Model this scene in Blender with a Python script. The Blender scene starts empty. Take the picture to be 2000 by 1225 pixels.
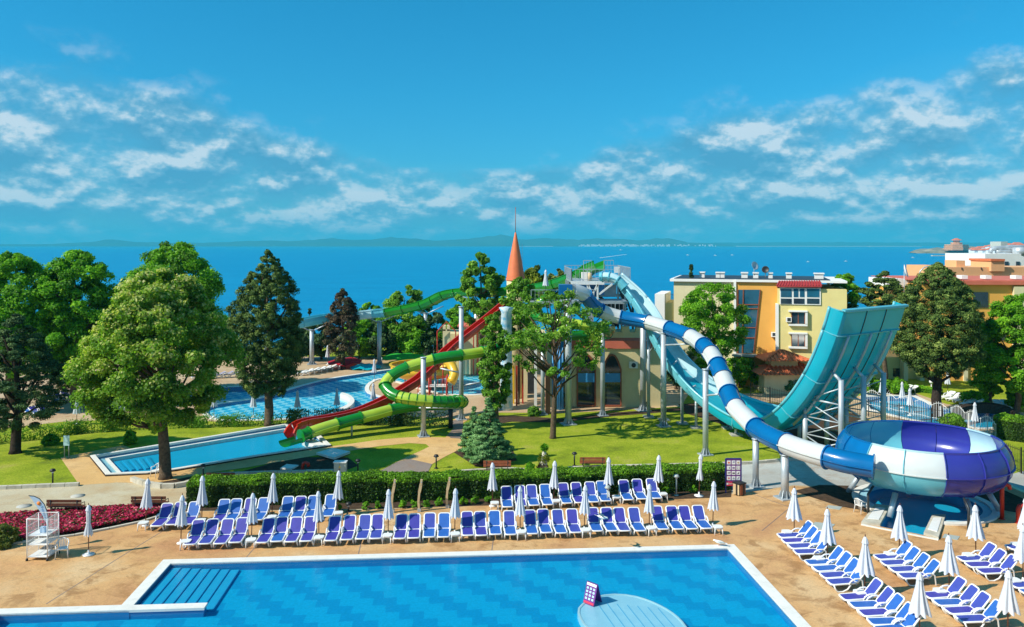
import bpy, bmesh, math, random
import numpy as np
from mathutils import Vector, Matrix
from mathutils.geometry import delaunay_2d_cdt
R = math.radians
SC = bpy.context.scene
COL = SC.collection
# ---------------------------------------------------------------- camera
F, CX, HY, H = 1580.0, 1000.0, 478.0, 15.5
cam_d = bpy.data.cameras.new('camera'); cam = bpy.data.objects.new('camera', cam_d); COL.objects.link(cam)
cam.location = (0, 0, H); cam.rotation_euler = (R(90), 0, 0)
cam_d.sensor_width = 36; cam_d.lens = F/2000*36; cam_d.shift_y = -134.5/2000
cam_d.clip_start = .1; cam_d.clip_end = 60000
SC.camera = cam
# ---------------------------------------------------------------- view, sun, sky
SC.view_settings.view_transform = 'Standard'; SC.view_settings.look = 'None'
SC.view_settings.gamma = 1; SC.view_settings.use_curve_mapping = False
SC.view_settings.exposure = 0.32
SC.cycles.max_bounces = 6; SC.cycles.diffuse_bounces = 3; SC.cycles.glossy_bounces = 3
SC.cycles.transparent_max_bounces = 10; SC.cycles.transmission_bounces = 3
SC.cycles.caustics_reflective = False; SC.cycles.caustics_refractive = False
SUN_AZ, SUN_EL = 22.0, 41.0        # light travels towards +X, turned 22 degrees to +Y
sd = bpy.data.lights.new('sun', 'SUN'); sd.energy = 4.8; sd.angle = R(.5); sd.color = (1, .94, .82)
sun = bpy.data.objects.new('sun', sd); COL.objects.link(sun)
ldir = Vector((math.cos(R(SUN_EL))*math.cos(R(SUN_AZ)), math.cos(R(SUN_EL))*math.sin(R(SUN_AZ)), -math.sin(R(SUN_EL))))
sun.rotation_euler = ldir.to_track_quat('-Z', 'Y').to_euler()
W = bpy.data.worlds.new('World'); SC.world = W; W.use_nodes = True
wn, wl = W.node_tree.nodes, W.node_tree.links
wn.clear()
def wnode(t, **kw):
    n = wn.new(t)
    for k, v in kw.items(): setattr(n, k, v)
    return n
def wmath(op, a, b=None, c=None, clamp=False):
    n = wnode('ShaderNodeMath', operation=op); n.use_clamp = clamp
    for i, v in enumerate((a, b, c)):
        if v is None: continue
        if isinstance(v, (int, float)): n.inputs[i].default_value = v
        else: wl.new(v, n.inputs[i])
    return n.outputs[0]
def wramp(fac, stops, interp='LINEAR'):
    n = wnode('ShaderNodeValToRGB'); cr = n.color_ramp; cr.interpolation = interp
    while len(cr.elements) < len(stops): cr.elements.new(.5)
    for e, (p, c) in zip(cr.elements, stops):
        e.position = p; e.color = (c if len(c) == 4 else (*c, 1)) if isinstance(c, (tuple, list)) else (c, c, c, 1)
    wl.new(fac, n.inputs[0]); return n.outputs[0]
def wmix(fac, a, b, blend='MIX'):
    n = wnode('ShaderNodeMix', data_type='RGBA', blend_type=blend)
    if isinstance(fac, (int, float)): n.inputs[0].default_value = fac
    else: wl.new(fac, n.inputs[0])
    for i, v in ((6, a), (7, b)):
        if isinstance(v, tuple): n.inputs[i].default_value = (*v, 1)
        else: wl.new(v, n.inputs[i])
    return n.outputs[2]
sky = wnode('ShaderNodeTexSky', sky_type='NISHITA'); sky.sun_disc = False
sky.sun_elevation = R(SUN_EL); sky.sun_rotation = math.atan2(-ldir.x, -ldir.y); sky.altitude = 30
sky.air_density = 1.0; sky.dust_density = .3; sky.ozone_density = 2.0
tc = wnode('ShaderNodeTexCoord'); sx = wnode('ShaderNodeSeparateXYZ'); wl.new(tc.outputs['Generated'], sx.inputs[0])
dx, dy, dz = sx.outputs
el = wmath('ARCSINE', dz); azm = wmath('ARCTAN2', dx, dy)          # 0 ahead, + to the right
el_d = wmath('MULTIPLY', el, 57.2958); az_n = wmath('MULTIPLY_ADD', azm, 1/(2*math.pi), .5, clamp=True)
# cloud ceiling (degrees) around the horizon, as ramp value *30
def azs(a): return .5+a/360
ceil_ = wramp(az_n, [(0, .95), (azs(-120), .85), (azs(-60), .36), (azs(-30), .30), (azs(-24), .28), (azs(-15), .20), (azs(-6), .155), (azs(2), .15), (azs(9), .20), (azs(18), .26), (azs(28), .32), (azs(60), .36), (azs(120), .85), (1, .95)], 'EASE')  # unseen clouds behind the camera raised to add fill light
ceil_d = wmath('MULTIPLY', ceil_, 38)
def angvec(dv):
    c_ = wnode('ShaderNodeCombineXYZ'); e_ = wmath('ADD', el, dv)
    v_ = wmath('MULTIPLY', wmath('POWER', wmath('MAXIMUM', wmath('ADD', e_, .02), .0005), .75), 9.5)
    wl.new(wmath('MULTIPLY', azm, 7.4), c_.inputs[0]); wl.new(v_, c_.inputs[1]); return c_.outputs[0]
def wnoise(v, sc, det, ro, off=0):
    mp = wnode('ShaderNodeMapping'); mp.inputs['Location'].default_value = (off, off*.7, off*1.3); wl.new(v, mp.inputs[0])
    n = wnode('ShaderNodeTexNoise'); n.inputs['Scale'].default_value = sc; n.inputs['Detail'].default_value = det; n.inputs['Roughness'].default_value = ro
    n.inputs['Distortion'].default_value = .0
    wl.new(mp.outputs[0], n.inputs['Vector']); return n.outputs[0]
CLOFF = 5.3
n1 = wnoise(angvec(0.0), 1.25, 10, .56, CLOFF); n2 = wnoise(angvec(.011), 1.25, 10, .56, CLOFF)
rel = wmath('DIVIDE', el_d, ceil_d)
bias = wramp(rel, [(0, .62), (.15, .74), (.6, .73), (.85, .66), (1.0, .42)])
dens = wmath('ADD', n1, wmath('SUBTRACT', bias, .5))
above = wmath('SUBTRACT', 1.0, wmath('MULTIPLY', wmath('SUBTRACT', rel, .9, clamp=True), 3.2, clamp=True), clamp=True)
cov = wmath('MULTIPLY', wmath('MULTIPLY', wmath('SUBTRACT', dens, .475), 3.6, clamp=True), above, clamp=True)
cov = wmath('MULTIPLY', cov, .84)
veil = wmath('MULTIPLY', wramp(rel, [(0, .62), (.45, .62), (.85, .25), (1, 0)]), wmath('MULTIPLY_ADD', n1, 1.6, -.15, clamp=True), clamp=True)
lit = wmath('MULTIPLY_ADD', wmath('SUBTRACT', n1, n2), 8.0, .46, clamp=True)
ccol = wramp(lit, [(0, (.45, 1.8, 3.0)), (.42, (.95, 2.35, 3.45)), (.7, (2.0, 3.2, 4.0)), (1, (3.7, 4.3, 4.7))])
tint = wramp(wmath('DIVIDE', el_d, 30.0), [(0, (.13, .42, .64)), (.35, (.085, .54, .72)), (1, (.045, .71, .84))])
base = wmix(1.0, sky.outputs[0], tint, 'MULTIPLY')
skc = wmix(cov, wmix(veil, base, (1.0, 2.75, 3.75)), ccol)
# haze band right at the horizon
hz = wramp(el_d, [(0, 1), (.01, 1), (1, 0)])
hzf = wmath('MULTIPLY', wmath('SUBTRACT', 1.0, wmath('DIVIDE', wmath('ABSOLUTE', el_d), 2.2), clamp=True), .6, clamp=True)
skc = wmix(hzf, skc, (.5, 2.1, 3.4))
bg = wnode('ShaderNodeBackground'); bg.inputs[1].default_value = .15
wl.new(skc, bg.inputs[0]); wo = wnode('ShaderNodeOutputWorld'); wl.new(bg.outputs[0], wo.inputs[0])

# ---------------------------------------------------------------- helpers
def g(px, py, z=0.0):
    Y = F*(H-z)/(py-HY); return Vector(((px-CX)*Y/F, Y, z))
def at(px, py, Y): return Vector(((px-CX)*Y/F, Y, H-(py-HY)*Y/F))
def tag(o, label=None, cat=None, group=None, kind=None):
    if label: o['label'] = label
    if cat: o['category'] = cat
    if group: o['group'] = group
    if kind: o['kind'] = kind
    return o
def empty(name, loc=(0, 0, 0), label=None, cat=None, group=None, kind=None):
    o = bpy.data.objects.new(name, None); COL.objects.link(o); o.location = loc
    o.empty_display_size = .3
    return tag(o, label, cat, group, kind)
def wloc(p):
    v = Vector((0, 0, 0))
    while p is not None: v += p.location; p = p.parent
    return v
def link_mesh(me, name, parent=None, mat=None):
    o = bpy.data.objects.new(name, me); COL.objects.link(o)
    if mat is not None: me.materials.append(mat)
    if parent: o.parent = parent
    return o
def kids(o): return [c for c in bpy.data.objects if c.parent is o]
def tree_of(o):
    if '_kids' not in globals(): pass
    return [(c, tree_of(c)) for c in o.children]
def copy_tree(o, t=None, parent=None):
    if t is None: t = tree_of(o)
    c = o.copy(); COL.objects.link(c); c.parent = parent
    for k, kt in t: copy_tree(k, kt, c)
    return c
class MB:
    def __init__(s): s.v = []; s.f = []; s.sm = []
    def add(s, vs, fs, sm=False):
        b = len(s.v); s.v += [tuple(v) for v in vs]; s.f += [tuple(i+b for i in f) for f in fs]; s.sm += [sm]*len(fs); return s
    def box(s, c, d, rz=0, M=None):
        hx, hy, hz = d[0]/2, d[1]/2, d[2]/2; ca, sa = math.cos(rz), math.sin(rz); vs = []
        for z in (-hz, hz):
            for x, y in ((-hx, -hy), (hx, -hy), (hx, hy), (-hx, hy)):
                p = Vector((x*ca-y*sa, x*sa+y*ca, z))
                if M: p = M @ Vector((x, y, z))
                vs.append(p+Vector(c))
        return s.add(vs, [(3, 2, 1, 0), (4, 5, 6, 7), (0, 1, 5, 4), (1, 2, 6, 5), (2, 3, 7, 6), (3, 0, 4, 7)])
    def bb(s, x0, y0, z0, x1, y1, z1): return s.box(((x0+x1)/2, (y0+y1)/2, (z0+z1)/2), (abs(x1-x0), abs(y1-y0), abs(z1-z0)))
    def bar(s, a, b, w, h=None, sides=4):
        a, b = Vector(a), Vector(b); h = h or w; d = (b-a).normalized()
        up = Vector((0, 0, 1)) if abs(d.z) < .99 else Vector((0, 1, 0))
        sd_ = d.cross(up).normalized(); u = sd_.cross(d)
        vs = [p+sd_*x*w/2+u*y*h/2 for p in (a, b) for x, y in ((-1, -1), (1, -1), (1, 1), (-1, 1))]
        return s.add(vs, [(0, 1, 2, 3), (7, 6, 5, 4), (0, 4, 5, 1), (1, 5, 6, 2), (2, 6, 7, 3), (3, 7, 4, 0)])
    def tube(s, pts, r, n=8, caps=True, closed=False):
        pts = [Vector(p) for p in pts]; m = len(pts); rs = r if isinstance(r, (list, tuple)) else [r]*m
        vs = []; prev = None
        for i, p in enumerate(pts):
            if closed: d = pts[(i+1) % m]-pts[i-1]
            else: d = pts[min(i+1, m-1)]-pts[max(i-1, 0)]
            d.normalize()
            if prev is None:
                up = Vector((0, 0, 1)) if abs(d.z) < .9 else Vector((1, 0, 0)); u = d.cross(up).normalized()
            else: u = (prev-d*prev.dot(d)).normalized()
            prev = u; w = d.cross(u)
            for k in range(n):
                a = 2*math.pi*k/n; vs.append(p+(u*math.cos(a)+w*math.sin(a))*rs[i])
        fs = []
        for i in range(m if closed else m-1):
            j = (i+1) % m
            for k in range(n): k2 = (k+1) % n; fs.append((i*n+k, i*n+k2, j*n+k2, j*n+k))
        s.add(vs, fs, True)
        if caps and not closed:
            b = len(s.v)-len(vs); s.f.append(tuple(b+k for k in range(n))[::-1]); s.f.append(tuple(b+(m-1)*n+k for k in range(n))); s.sm += [False, False]
        return s
    def lathe(s, prof, n=16, c=(0, 0, 0), fold=0, foldn=8, sm=True, a0=0, a1=2*math.pi):
        c = Vector(c); vs = []; full = abs(a1-a0-2*math.pi) < 1e-6; cols = n if full else n+1
        for r, z in prof:
            for k in range(cols):
                a = a0+(a1-a0)*k/n; rr = r*(1+fold*math.cos(foldn*a)); vs.append(c+Vector((rr*math.cos(a), rr*math.sin(a), z)))
        fs = []
        for i in range(len(prof)-1):
            for k in range(n):
                k2 = (k+1) % cols; fs.append((i*cols+k, i*cols+k2, (i+1)*cols+k2, (i+1)*cols+k))
        return s.add(vs, fs, sm)
    def prism(s, poly, z0, z1):
        n = len(poly); vs = [(p[0], p[1], z0) for p in poly]+[(p[0], p[1], z1) for p in poly]
        return s.add(vs, [tuple(range(n))[::-1], tuple(range(n, 2*n))]+[(i, (i+1) % n, (i+1) % n+n, i+n) for i in range(n)])
    def slab(s, poly3, d):      # polygon in 3D extruded along vector d
        n = len(poly3); d = Vector(d); vs = [Vector(p) for p in poly3]; vs += [p+d for p in vs]
        return s.add(vs, [tuple(range(n))[::-1], tuple(range(n, 2*n))]+[(i, (i+1) % n, (i+1) % n+n, i+n) for i in range(n)])
    def build(s, name, mat, parent=None, fix=True):
        me = bpy.data.meshes.new(name); off = wloc(parent) if parent else Vector((0, 0, 0))
        me.from_pydata([(v[0]-off.x, v[1]-off.y, v[2]-off.z) for v in s.v], [], s.f)
        me.polygons.foreach_set('use_smooth', s.sm)
        if fix:
            bm = bmesh.new(); bm.from_mesh(me); bmesh.ops.recalc_face_normals(bm, faces=bm.faces); bm.to_mesh(me); bm.free()
        me.update(); return link_mesh(me, name, parent, mat)
def spline(pts, step=.35):
    """Catmull-Rom through pts -> list of (t, Vector), t = float control index"""
    P = [Vector(p) for p in pts]; n = len(P); out = []
    for i in range(n-1):
        p0, p1, p2, p3 = P[max(i-1, 0)], P[i], P[i+1], P[min(i+2, n-1)]
        k = max(1, int(math.ceil((p2-p1).length/step)))
        for j in range(k):
            t = j/k
            out.append((i+t, .5*((2*p1)+(p2-p0)*t+(2*p0-5*p1+4*p2-p3)*t*t+(-p0+3*p1-3*p2+p3)*t**3)))
    out.append((float(n-1), P[-1])); return out
def sweep(mb, pts, section, closed=True, sm=False, caps=True):
    """section = list of (side, up); frames keep up near +Z"""
    m = len(pts); n = len(section); vs = []
    for i, p in enumerate(pts):
        d = (pts[min(i+1, m-1)]-pts[max(i-1, 0)]).normalized()
        s_ = d.cross(Vector((0, 0, 1))).normalized(); u = s_.cross(d)
        for a, b in section: vs.append(p+s_*a+u*b)
    fs = []; e = n if closed else n-1
    for i in range(m-1):
        for k in range(e): k2 = (k+1) % n; fs.append((i*n+k, i*n+k2, (i+1)*n+k2, (i+1)*n+k))
    if caps and closed: fs.append(tuple(range(n))[::-1]); fs.append(tuple(range((m-1)*n, m*n)))
    mb.add(vs, fs, sm); return mb
def pip(p, poly):
    x, y = p; c = False; n = len(poly)
    for i in range(n):
        x1, y1 = poly[i][:2]; x2, y2 = poly[i-1][:2]
        if (y1 > y) != (y2 > y) and x < (x2-x1)*(y-y1)/(y2-y1)+x1: c = not c
    return c
def sheet(name, outer, holes, z, mat, parent=None, kind='structure', extra=()):
    vs = []; es = []
    for loop in [outer]+list(holes):
        b = len(vs); vs += [Vector((p[0], p[1])) for p in loop]; es += [(b+i, b+(i+1) % len(loop)) for i in range(len(loop))]
    rv, re, rf, *_ = delaunay_2d_cdt(vs, es, [], 0, 1e-5)
    fs = []
    for f in rf:
        cx = sum(rv[i].x for i in f)/len(f); cy = sum(rv[i].y for i in f)/len(f)
        if pip((cx, cy), outer) and not any(pip((cx, cy), h) for h in holes): fs.append(tuple(f))
    me = bpy.data.meshes.new(name); off = wloc(parent)
    me.from_pydata([(v.x-off.x, v.y-off.y, z-off.z) for v in rv], [], fs); me.update()
    bm = bmesh.new(); bm.from_mesh(me); bmesh.ops.recalc_face_normals(bm, faces=bm.faces)
    for f in bm.faces:
        if f.normal.z < 0: f.normal_flip()
    bm.to_mesh(me); bm.free()
    o = link_mesh(me, name, parent, mat)
    if kind and not parent: o['kind'] = kind
    return o
def area2(p): return sum(p[i-1][0]*p[i][1]-p[i][0]*p[i-1][1] for i in range(len(p)))
def offset_poly(poly, d):
    """outward for d>0"""
    n = len(poly); s_ = 1 if area2(poly) > 0 else -1; out = []
    for i in range(n):
        a, b, c = [Vector((q[0], q[1])) for q in (poly[i-1], poly[i], poly[(i+1) % n])]
        e1 = (b-a).normalized(); e2 = (c-b).normalized()
        n1_ = Vector((e1.y, -e1.x))*s_; n2_ = Vector((e2.y, -e2.x))*s_
        m = n1_+n2_; L = max(m.length, .3); m = m/L; k = d/max(m.dot(n1_), .4); out.append((b.x+m.x*k, b.y+m.y*k))
    return out
def ring(name, inner, outer, z0, z1, mat, parent=None):
    mb = MB(); n = len(inner)
    vs = [(p[0], p[1], z) for z in (z0, z1) for L in (inner, outer) for p in L]
    fs = []
    for i in range(n):
        j = (i+1) % n
        fs += [(2*n+i, 2*n+j, 3*n+j, 3*n+i), (i, n+i, n+j, j), (n+i, 3*n+i, 3*n+j, n+j), (i, j, 2*n+j, 2*n+i)]
    mb.add(vs, fs); return mb.build(name, mat, parent)
def px_poly(pts, z=0): return [tuple(g(x, y, z).xy) for x, y in pts]
def smooth_poly(pts, step=.6):
    P = [Vector((p[0], p[1], 0)) for p in pts]; n = len(P); out = []
    for i in range(n):
        p0, p1, p2, p3 = P[i-1], P[i], P[(i+1) % n], P[(i+2) % n]; k = max(1, int((p2-p1).length/step))
        for j in range(k):
            t = j/k; q = .5*((2*p1)+(p2-p0)*t+(2*p0-5*p1+4*p2-p3)*t*t+(-p0+3*p1-3*p2+p3)*t**3); out.append((q.x, q.y))
    return out
# ---------------------------------------------------------------- materials
def nmat(name):
    m = bpy.data.materials.new(name); m.use_nodes = True; n, l = m.node_tree.nodes, m.node_tree.links
    return m, n, l, n['Principled BSDF']
def ramp(n, stops):
    r = n.new('ShaderNodeValToRGB'); cr = r.color_ramp
    while len(cr.elements) < len(stops): cr.elements.new(.5)
    for e, (p, c) in zip(cr.elements, stops): e.position = p; e.color = (*c, 1) if isinstance(c, tuple) else (c, c, c, 1)
    return r
def noise(n, l, vec, sc, det=4, ro=.55, dist=0):
    t = n.new('ShaderNodeTexNoise'); t.inputs['Scale'].default_value = sc; t.inputs['Detail'].default_value = det
    t.inputs['Roughness'].default_value = ro; t.inputs['Distortion'].default_value = dist
    if vec is not None: l.new(vec, t.inputs['Vector'])
    return t.outputs[0]
def mixc(n, l, fac, a, b, blend='MIX'):
    m = n.new('ShaderNodeMix'); m.data_type = 'RGBA'; m.blend_type = blend
    for i, v in ((0, fac), (6, a), (7, b)):
        if isinstance(v, (int, float)): m.inputs[i].default_value = v
        elif isinstance(v, tuple): m.inputs[i].default_value = (*v, 1)
        else: l.new(v, m.inputs[i])
    return m.outputs[2]
def mth(n, l, op, a, b=None, c=None, clamp=False):
    m = n.new('ShaderNodeMath'); m.operation = op; m.use_clamp = clamp
    for i, v in enumerate((a, b, c)):
        if v is None: continue
        if isinstance(v, (int, float)): m.inputs[i].default_value = v
        else: l.new(v, m.inputs[i])
    return m.outputs[0]
def wpos(n, sc=(1, 1, 1), rz=0):
    gm = n.new('ShaderNodeNewGeometry'); mp = n.new('ShaderNodeMapping'); mp.inputs['Scale'].default_value = sc
    mp.inputs['Rotation'].default_value = (0, 0, rz); n.id_data.links.new(gm.outputs['Position'], mp.inputs[0]); return mp.outputs[0]
def pm(name, c1, c2=None, sc=2.0, rough=.6, metal=0, spec=.5, bump=0, bsc=None, coat=0, dirt=.0, trans=0, det=5):
    """plain surface: two-tone noise grain, optional bump and wear"""
    m, n, l, b = nmat(name); v = wpos(n)
    c2 = c2 or tuple(min(1, x*.86) for x in c1)
    f = noise(n, l, v, sc, det); r = ramp(n, [(.3, c2), (.7, c1)]); l.new(f, r.inputs[0]); col = r.outputs[0]
    if dirt:
        f2 = noise(n, l, wpos(n, (1, 1, .25)), sc*2.3, 6, .7); rr = ramp(n, [(.52, 0), (.75, 1)]); l.new(f2, rr.inputs[0])
        col = mixc(n, l, mth(n, l, 'MULTIPLY', rr.outputs[0], dirt), col, (.16, .13, .09))
    l.new(col, b.inputs['Base Color'])
    b.inputs['Roughness'].default_value = rough; b.inputs['Metallic'].default_value = metal
    b.inputs['Specular IOR Level'].default_value = spec
    if coat: b.inputs['Coat Weight'].default_value = coat; b.inputs['Coat Roughness'].default_value = .12
    if bump:
        bp = n.new('ShaderNodeBump'); bp.inputs['Strength'].default_value = bump; bp.inputs['Distance'].default_value = .05
        l.new(noise(n, l, v, bsc or sc*6, 5), bp.inputs['Height']); l.new(bp.outputs[0], b.inputs['Normal'])
    if trans:
        tr = n.new('ShaderNodeBsdfTranslucent'); l.new(col, tr.inputs[0]); mx = n.new('ShaderNodeMixShader'); mx.inputs[0].default_value = trans
        l.new(b.outputs[0], mx.inputs[1]); l.new(tr.outputs[0], mx.inputs[2]); l.new(mx.outputs[0], n['Material Output'].inputs[0])
    return m
def leafmat(name, stops, trans=.35, rough=.55):
    m, n, l, b = nmat(name)
    a = n.new('ShaderNodeAttribute'); a.attribute_name = 'tint'; a.attribute_type = 'GEOMETRY'
    r = ramp(n, stops); l.new(a.outputs['Fac'], r.inputs[0])
    l.new(r.outputs[0], b.inputs['Base Color']); b.inputs['Roughness'].default_value = rough; b.inputs['Specular IOR Level'].default_value = .25
    tr = n.new('ShaderNodeBsdfTranslucent'); l.new(mixc(n, l, 1.0, r.outputs[0], (1.0, 1.1, .5), 'MULTIPLY'), tr.inputs[0])
    mx = n.new('ShaderNodeMixShader'); mx.inputs[0].default_value = trans
    l.new(b.outputs[0], mx.inputs[1]); l.new(tr.outputs[0], mx.inputs[2]); l.new(mx.outputs[0], n['Material Output'].inputs[0])
    return m
M = {}
def deckmat(name, c1, c2, c3, wear=1.0):
    m, n, l, b = nmat(name); v = wpos(n)
    f = noise(n, l, v, .22, 5, .6, .6); r = ramp(n, [(.32, c2), (.5, c1), (.68, c3)]); l.new(f, r.inputs[0])
    # stamped stone relief and browned stains
    vo = n.new('ShaderNodeTexVoronoi'); vo.feature = 'DISTANCE_TO_EDGE'; vo.inputs['Scale'].default_value = 1.15
    wv = n.new('ShaderNodeMapping'); wv.inputs['Scale'].default_value = (.75, 1.2, 1)
    add = n.new('ShaderNodeVectorMath'); add.operation = 'ADD'; l.new(v, add.inputs[0])
    nz = n.new('ShaderNodeTexNoise'); nz.inputs['Scale'].default_value = 1.1; nz.inputs['Detail'].default_value = 4; l.new(v, nz.inputs['Vector'])
    scl = n.new('ShaderNodeVectorMath'); scl.operation = 'SCALE'; scl.inputs['Scale'].default_value = .8; l.new(nz.outputs['Color'], scl.inputs[0]); l.new(scl.outputs[0], add.inputs[1])
    l.new(add.outputs[0], wv.inputs[0]); l.new(wv.outputs[0], vo.inputs['Vector'])
    er = ramp(n, [(.0, 1), (.035, 0)]); l.new(vo.outputs['Distance'], er.inputs[0])
    st = noise(n, l, v, .9, 7, .68, .5); sr = ramp(n, [(.50, 0), (.62, 1)]); l.new(st, sr.inputs[0])
    big = noise(n, l, v, .11, 2); br = ramp(n, [(.38, .15), (.55, 1)]); l.new(big, br.inputs[0])
    col = mixc(n, l, mth(n, l, 'MULTIPLY', mth(n, l, 'MULTIPLY', sr.outputs[0], br.outputs[0]), .8*wear), r.outputs[0], (.34, .17, .06))
    col = mixc(n, l, mth(n, l, 'MULTIPLY', er.outputs[0], .22*wear), col, (.25, .13, .06))
    fine = noise(n, l, v, 14, 4, .6); fr = ramp(n, [(.3, .82), (.7, 1.08)]); l.new(fine, fr.inputs[0])
    col = mixc(n, l, 1.0, col, fr.outputs[0], 'MULTIPLY')
    l.new(col, b.inputs['Base Color']); b.inputs['Roughness'].default_value = .62; b.inputs['Specular IOR Level'].default_value = .3
    bp = n.new('ShaderNodeBump'); bp.inputs['Strength'].default_value = .25; bp.inputs['Distance'].default_value = .03
    l.new(mth(n, l, 'ADD', noise(n, l, v, 5, 5), vo.outputs['Distance']), bp.inputs['Height']); l.new(bp.outputs[0], b.inputs['Normal'])
    return m
M['deck'] = deckmat('stamped_deck', (.64, .37, .155), (.53, .27, .12), (.68, .46, .24))
M['orange_path'] = deckmat('orange_path', (.70, .43, .17), (.64, .38, .15), (.74, .48, .22), .35)
M['terrace'] = deckmat('terrace_paving', (.56, .40, .24), (.50, .32, .19), (.62, .48, .30), .6)
M['promenade'] = deckmat('promenade_concrete', (.55, .46, .30), (.52, .38, .22), (.60, .54, .40), .35)
M['concrete'] = deckmat('grey_concrete', (.46, .46, .42), (.38, .37, .33), (.56, .57, .52), .5)
M['brown_and_shaded_path'] = deckmat('brown_and_shaded_path', (.26, .20, .17), (.22, .16, .13), (.30, .24, .20), .3)
def grassmat(name, stops):
    m, n, l, b = nmat(name); v = wpos(n)
    f = noise(n, l, v, .35, 8, .65); r = ramp(n, stops); l.new(f, r.inputs[0])
    fine = noise(n, l, wpos(n, (1, .6, 1)), 9, 6, .75); fr = ramp(n, [(.3, .5), (.7, 1.35)]); l.new(fine, fr.inputs[0])
    l.new(mixc(n, l, 1.0, r.outputs[0], fr.outputs[0], 'MULTIPLY'), b.inputs['Base Color']); b.inputs['Roughness'].default_value = .9
    b.inputs['Specular IOR Level'].default_value = .1
    bp = n.new('ShaderNodeBump'); bp.inputs['Strength'].default_value = .6; bp.inputs['Distance'].default_value = .08
    l.new(noise(n, l, v, 12, 6, .7), bp.inputs['Height']); l.new(bp.outputs[0], b.inputs['Normal']); return m
M['lawn'] = grassmat('lawn', [(.28, (.13, .17, .02)), (.45, (.25, .32, .018)), (.58, (.33, .38, .03)), (.72, (.40, .37, .08))])
M['soil'] = pm('bare_soil', (.10, .065, .04), (.045, .03, .02), 3, .95, bump=.6, spec=.1)
M['white'] = pm('white_plastic', (.82, .82, .80), (.76, .76, .75), 3, .35, dirt=.06)
M['coping'] = pm('white_coping', (.80, .78, .72), (.70, .68, .62), 1.5, .6, dirt=.18, bump=.1)
M['kerb'] = pm('pale_kerbstone', (.62, .58, .48), (.42, .38, .30), 1.6, .85, dirt=.25, bump=.3)
M['wood'] = pm('brown_wood', (.16, .05, .02), (.08, .025, .012), 6, .55)
M['redwood'] = pm('red_brown_wood', (.36, .10, .04), (.22, .06, .025), 6, .55)
M['palewood'] = pm('pale_timber', (.62, .48, .28), (.50, .36, .20), 5, .7)
M['galv'] = pm('galvanised_steel', (.50, .56, .60), (.38, .43, .47), 1.4, .42, metal=.35, dirt=.08)
M['darksteel'] = pm('dark_steel', (.06, .07, .08), (.03, .035, .04), 3, .5, metal=.4)
M['black'] = pm('black_metal', (.02, .02, .022), (.01, .01, .01), 3, .5)
M['cream'] = pm('cream_render', (.72, .64, .40), (.66, .58, .35), .8, .85, dirt=.1)
M['paleyellow'] = pm('pale_yellow_render', (.78, .66, .27), (.72, .60, .24), .8, .85, dirt=.05)
M['ochre'] = pm('orange_ochre_render', (.80, .40, .08), (.74, .36, .07), .8, .85, dirt=.04)
M['peach'] = pm('peach_render', (.78, .42, .20), (.72, .38, .18), .8, .85, dirt=.05)
M['castle'] = pm('castle_render', (.72, .60, .33), (.64, .53, .28), 1.0, .9, dirt=.12, bump=.2)
M['pinkband'] = pm('pink_band', (.62, .16, .10), (.54, .13, .08), 1.2, .8)
M['whitewall'] = pm('white_render', (.82, .81, .78), (.76, .75, .72), .8, .8, dirt=.05)
M['terracotta'] = pm('terracotta_tile', (.72, .20, .07), (.50, .12, .05), 5, .75, bump=.2)
M['roofred'] = pm('red_roof_tile', (.42, .04, .04), (.30, .03, .03), 4, .6)
M['cone'] = pm('orange_cone_roof', (.78, .19, .06), (.66, .15, .05), 2, .6, dirt=.1)
M['glassdark'] = pm('dark_window_glass', (.03, .045, .06), (.015, .02, .03), 1.2, .06, spec=.9)
M['glassblue'] = pm('blue_window_glass', (.02, .12, .20), (.015, .07, .12), .7, .05, spec=1.0)
M['bark'] = pm('bark', (.17, .12, .075), (.07, .05, .035), 6, .95, bump=.8, bsc=14, spec=.1)
M['barkdark'] = pm('dark_bark', (.06, .045, .035), (.03, .022, .018), 6, .95, bump=.8, bsc=14, spec=.1)
M['red'] = pm('red_fibreglass', (.62, .035, .012), (.52, .03, .01), 1.2, .3, coat=.4, trans=.1)
M['green'] = pm('green_fibreglass', (.015, .27, .02), (.01, .22, .015), 1.2, .28, coat=.4, trans=.12)
M['lime'] = pm('lime_fibreglass', (.50, .68, .06), (.42, .60, .05), 1.2, .3, coat=.4, trans=.15)
M['tubeblue'] = pm('blue_fibreglass', (.003, .20, .52), (.003, .17, .45), 1.2, .25, coat=.5, trans=.32)
M['tubewhite'] = pm('white_fibreglass', (.80, .82, .80), (.74, .77, .76), 1.2, .3, coat=.3, trans=.32)
M['teal'] = pm('teal_fibreglass', (.012, .56, .70), (.010, .50, .64), .6, .25, coat=.4, trans=.35)
M['cyan'] = pm('cyan_fibreglass', (.20, .66, .76), (.16, .60, .70), .8, .3, coat=.3, trans=.3)
M['ice'] = pm('ice_blue_and_sunlit_fibreglass', (.60, .83, .87), (.52, .78, .84), .8, .3, coat=.3, trans=.2)  # lightened to imitate sun on the turquoise slide's upper far wall
M['purple'] = pm('violet_fibreglass', (.055, .065, .46), (.045, .055, .40), .6, .25, coat=.5, trans=.32)
M['yellow'] = pm('yellow_fibreglass', (.80, .50, .03), (.72, .44, .025), 1, .35, coat=.3)
M['navy'] = pm('navy_paint', (.015, .02, .20), (.01, .015, .15), 3, .4)
M['fabpurple'] = pm('violet_mesh_fabric', (.058, .052, .36), (.046, .042, .30), 3, .5, bump=.1)
M['fabblue_skylit'] = pm('skylit_blue_mesh_fabric', (.025, .13, .46), (.02, .105, .39), 3, .5, bump=.1)  # violet lounger cloth with sky and sun sheen put into the colour
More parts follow.
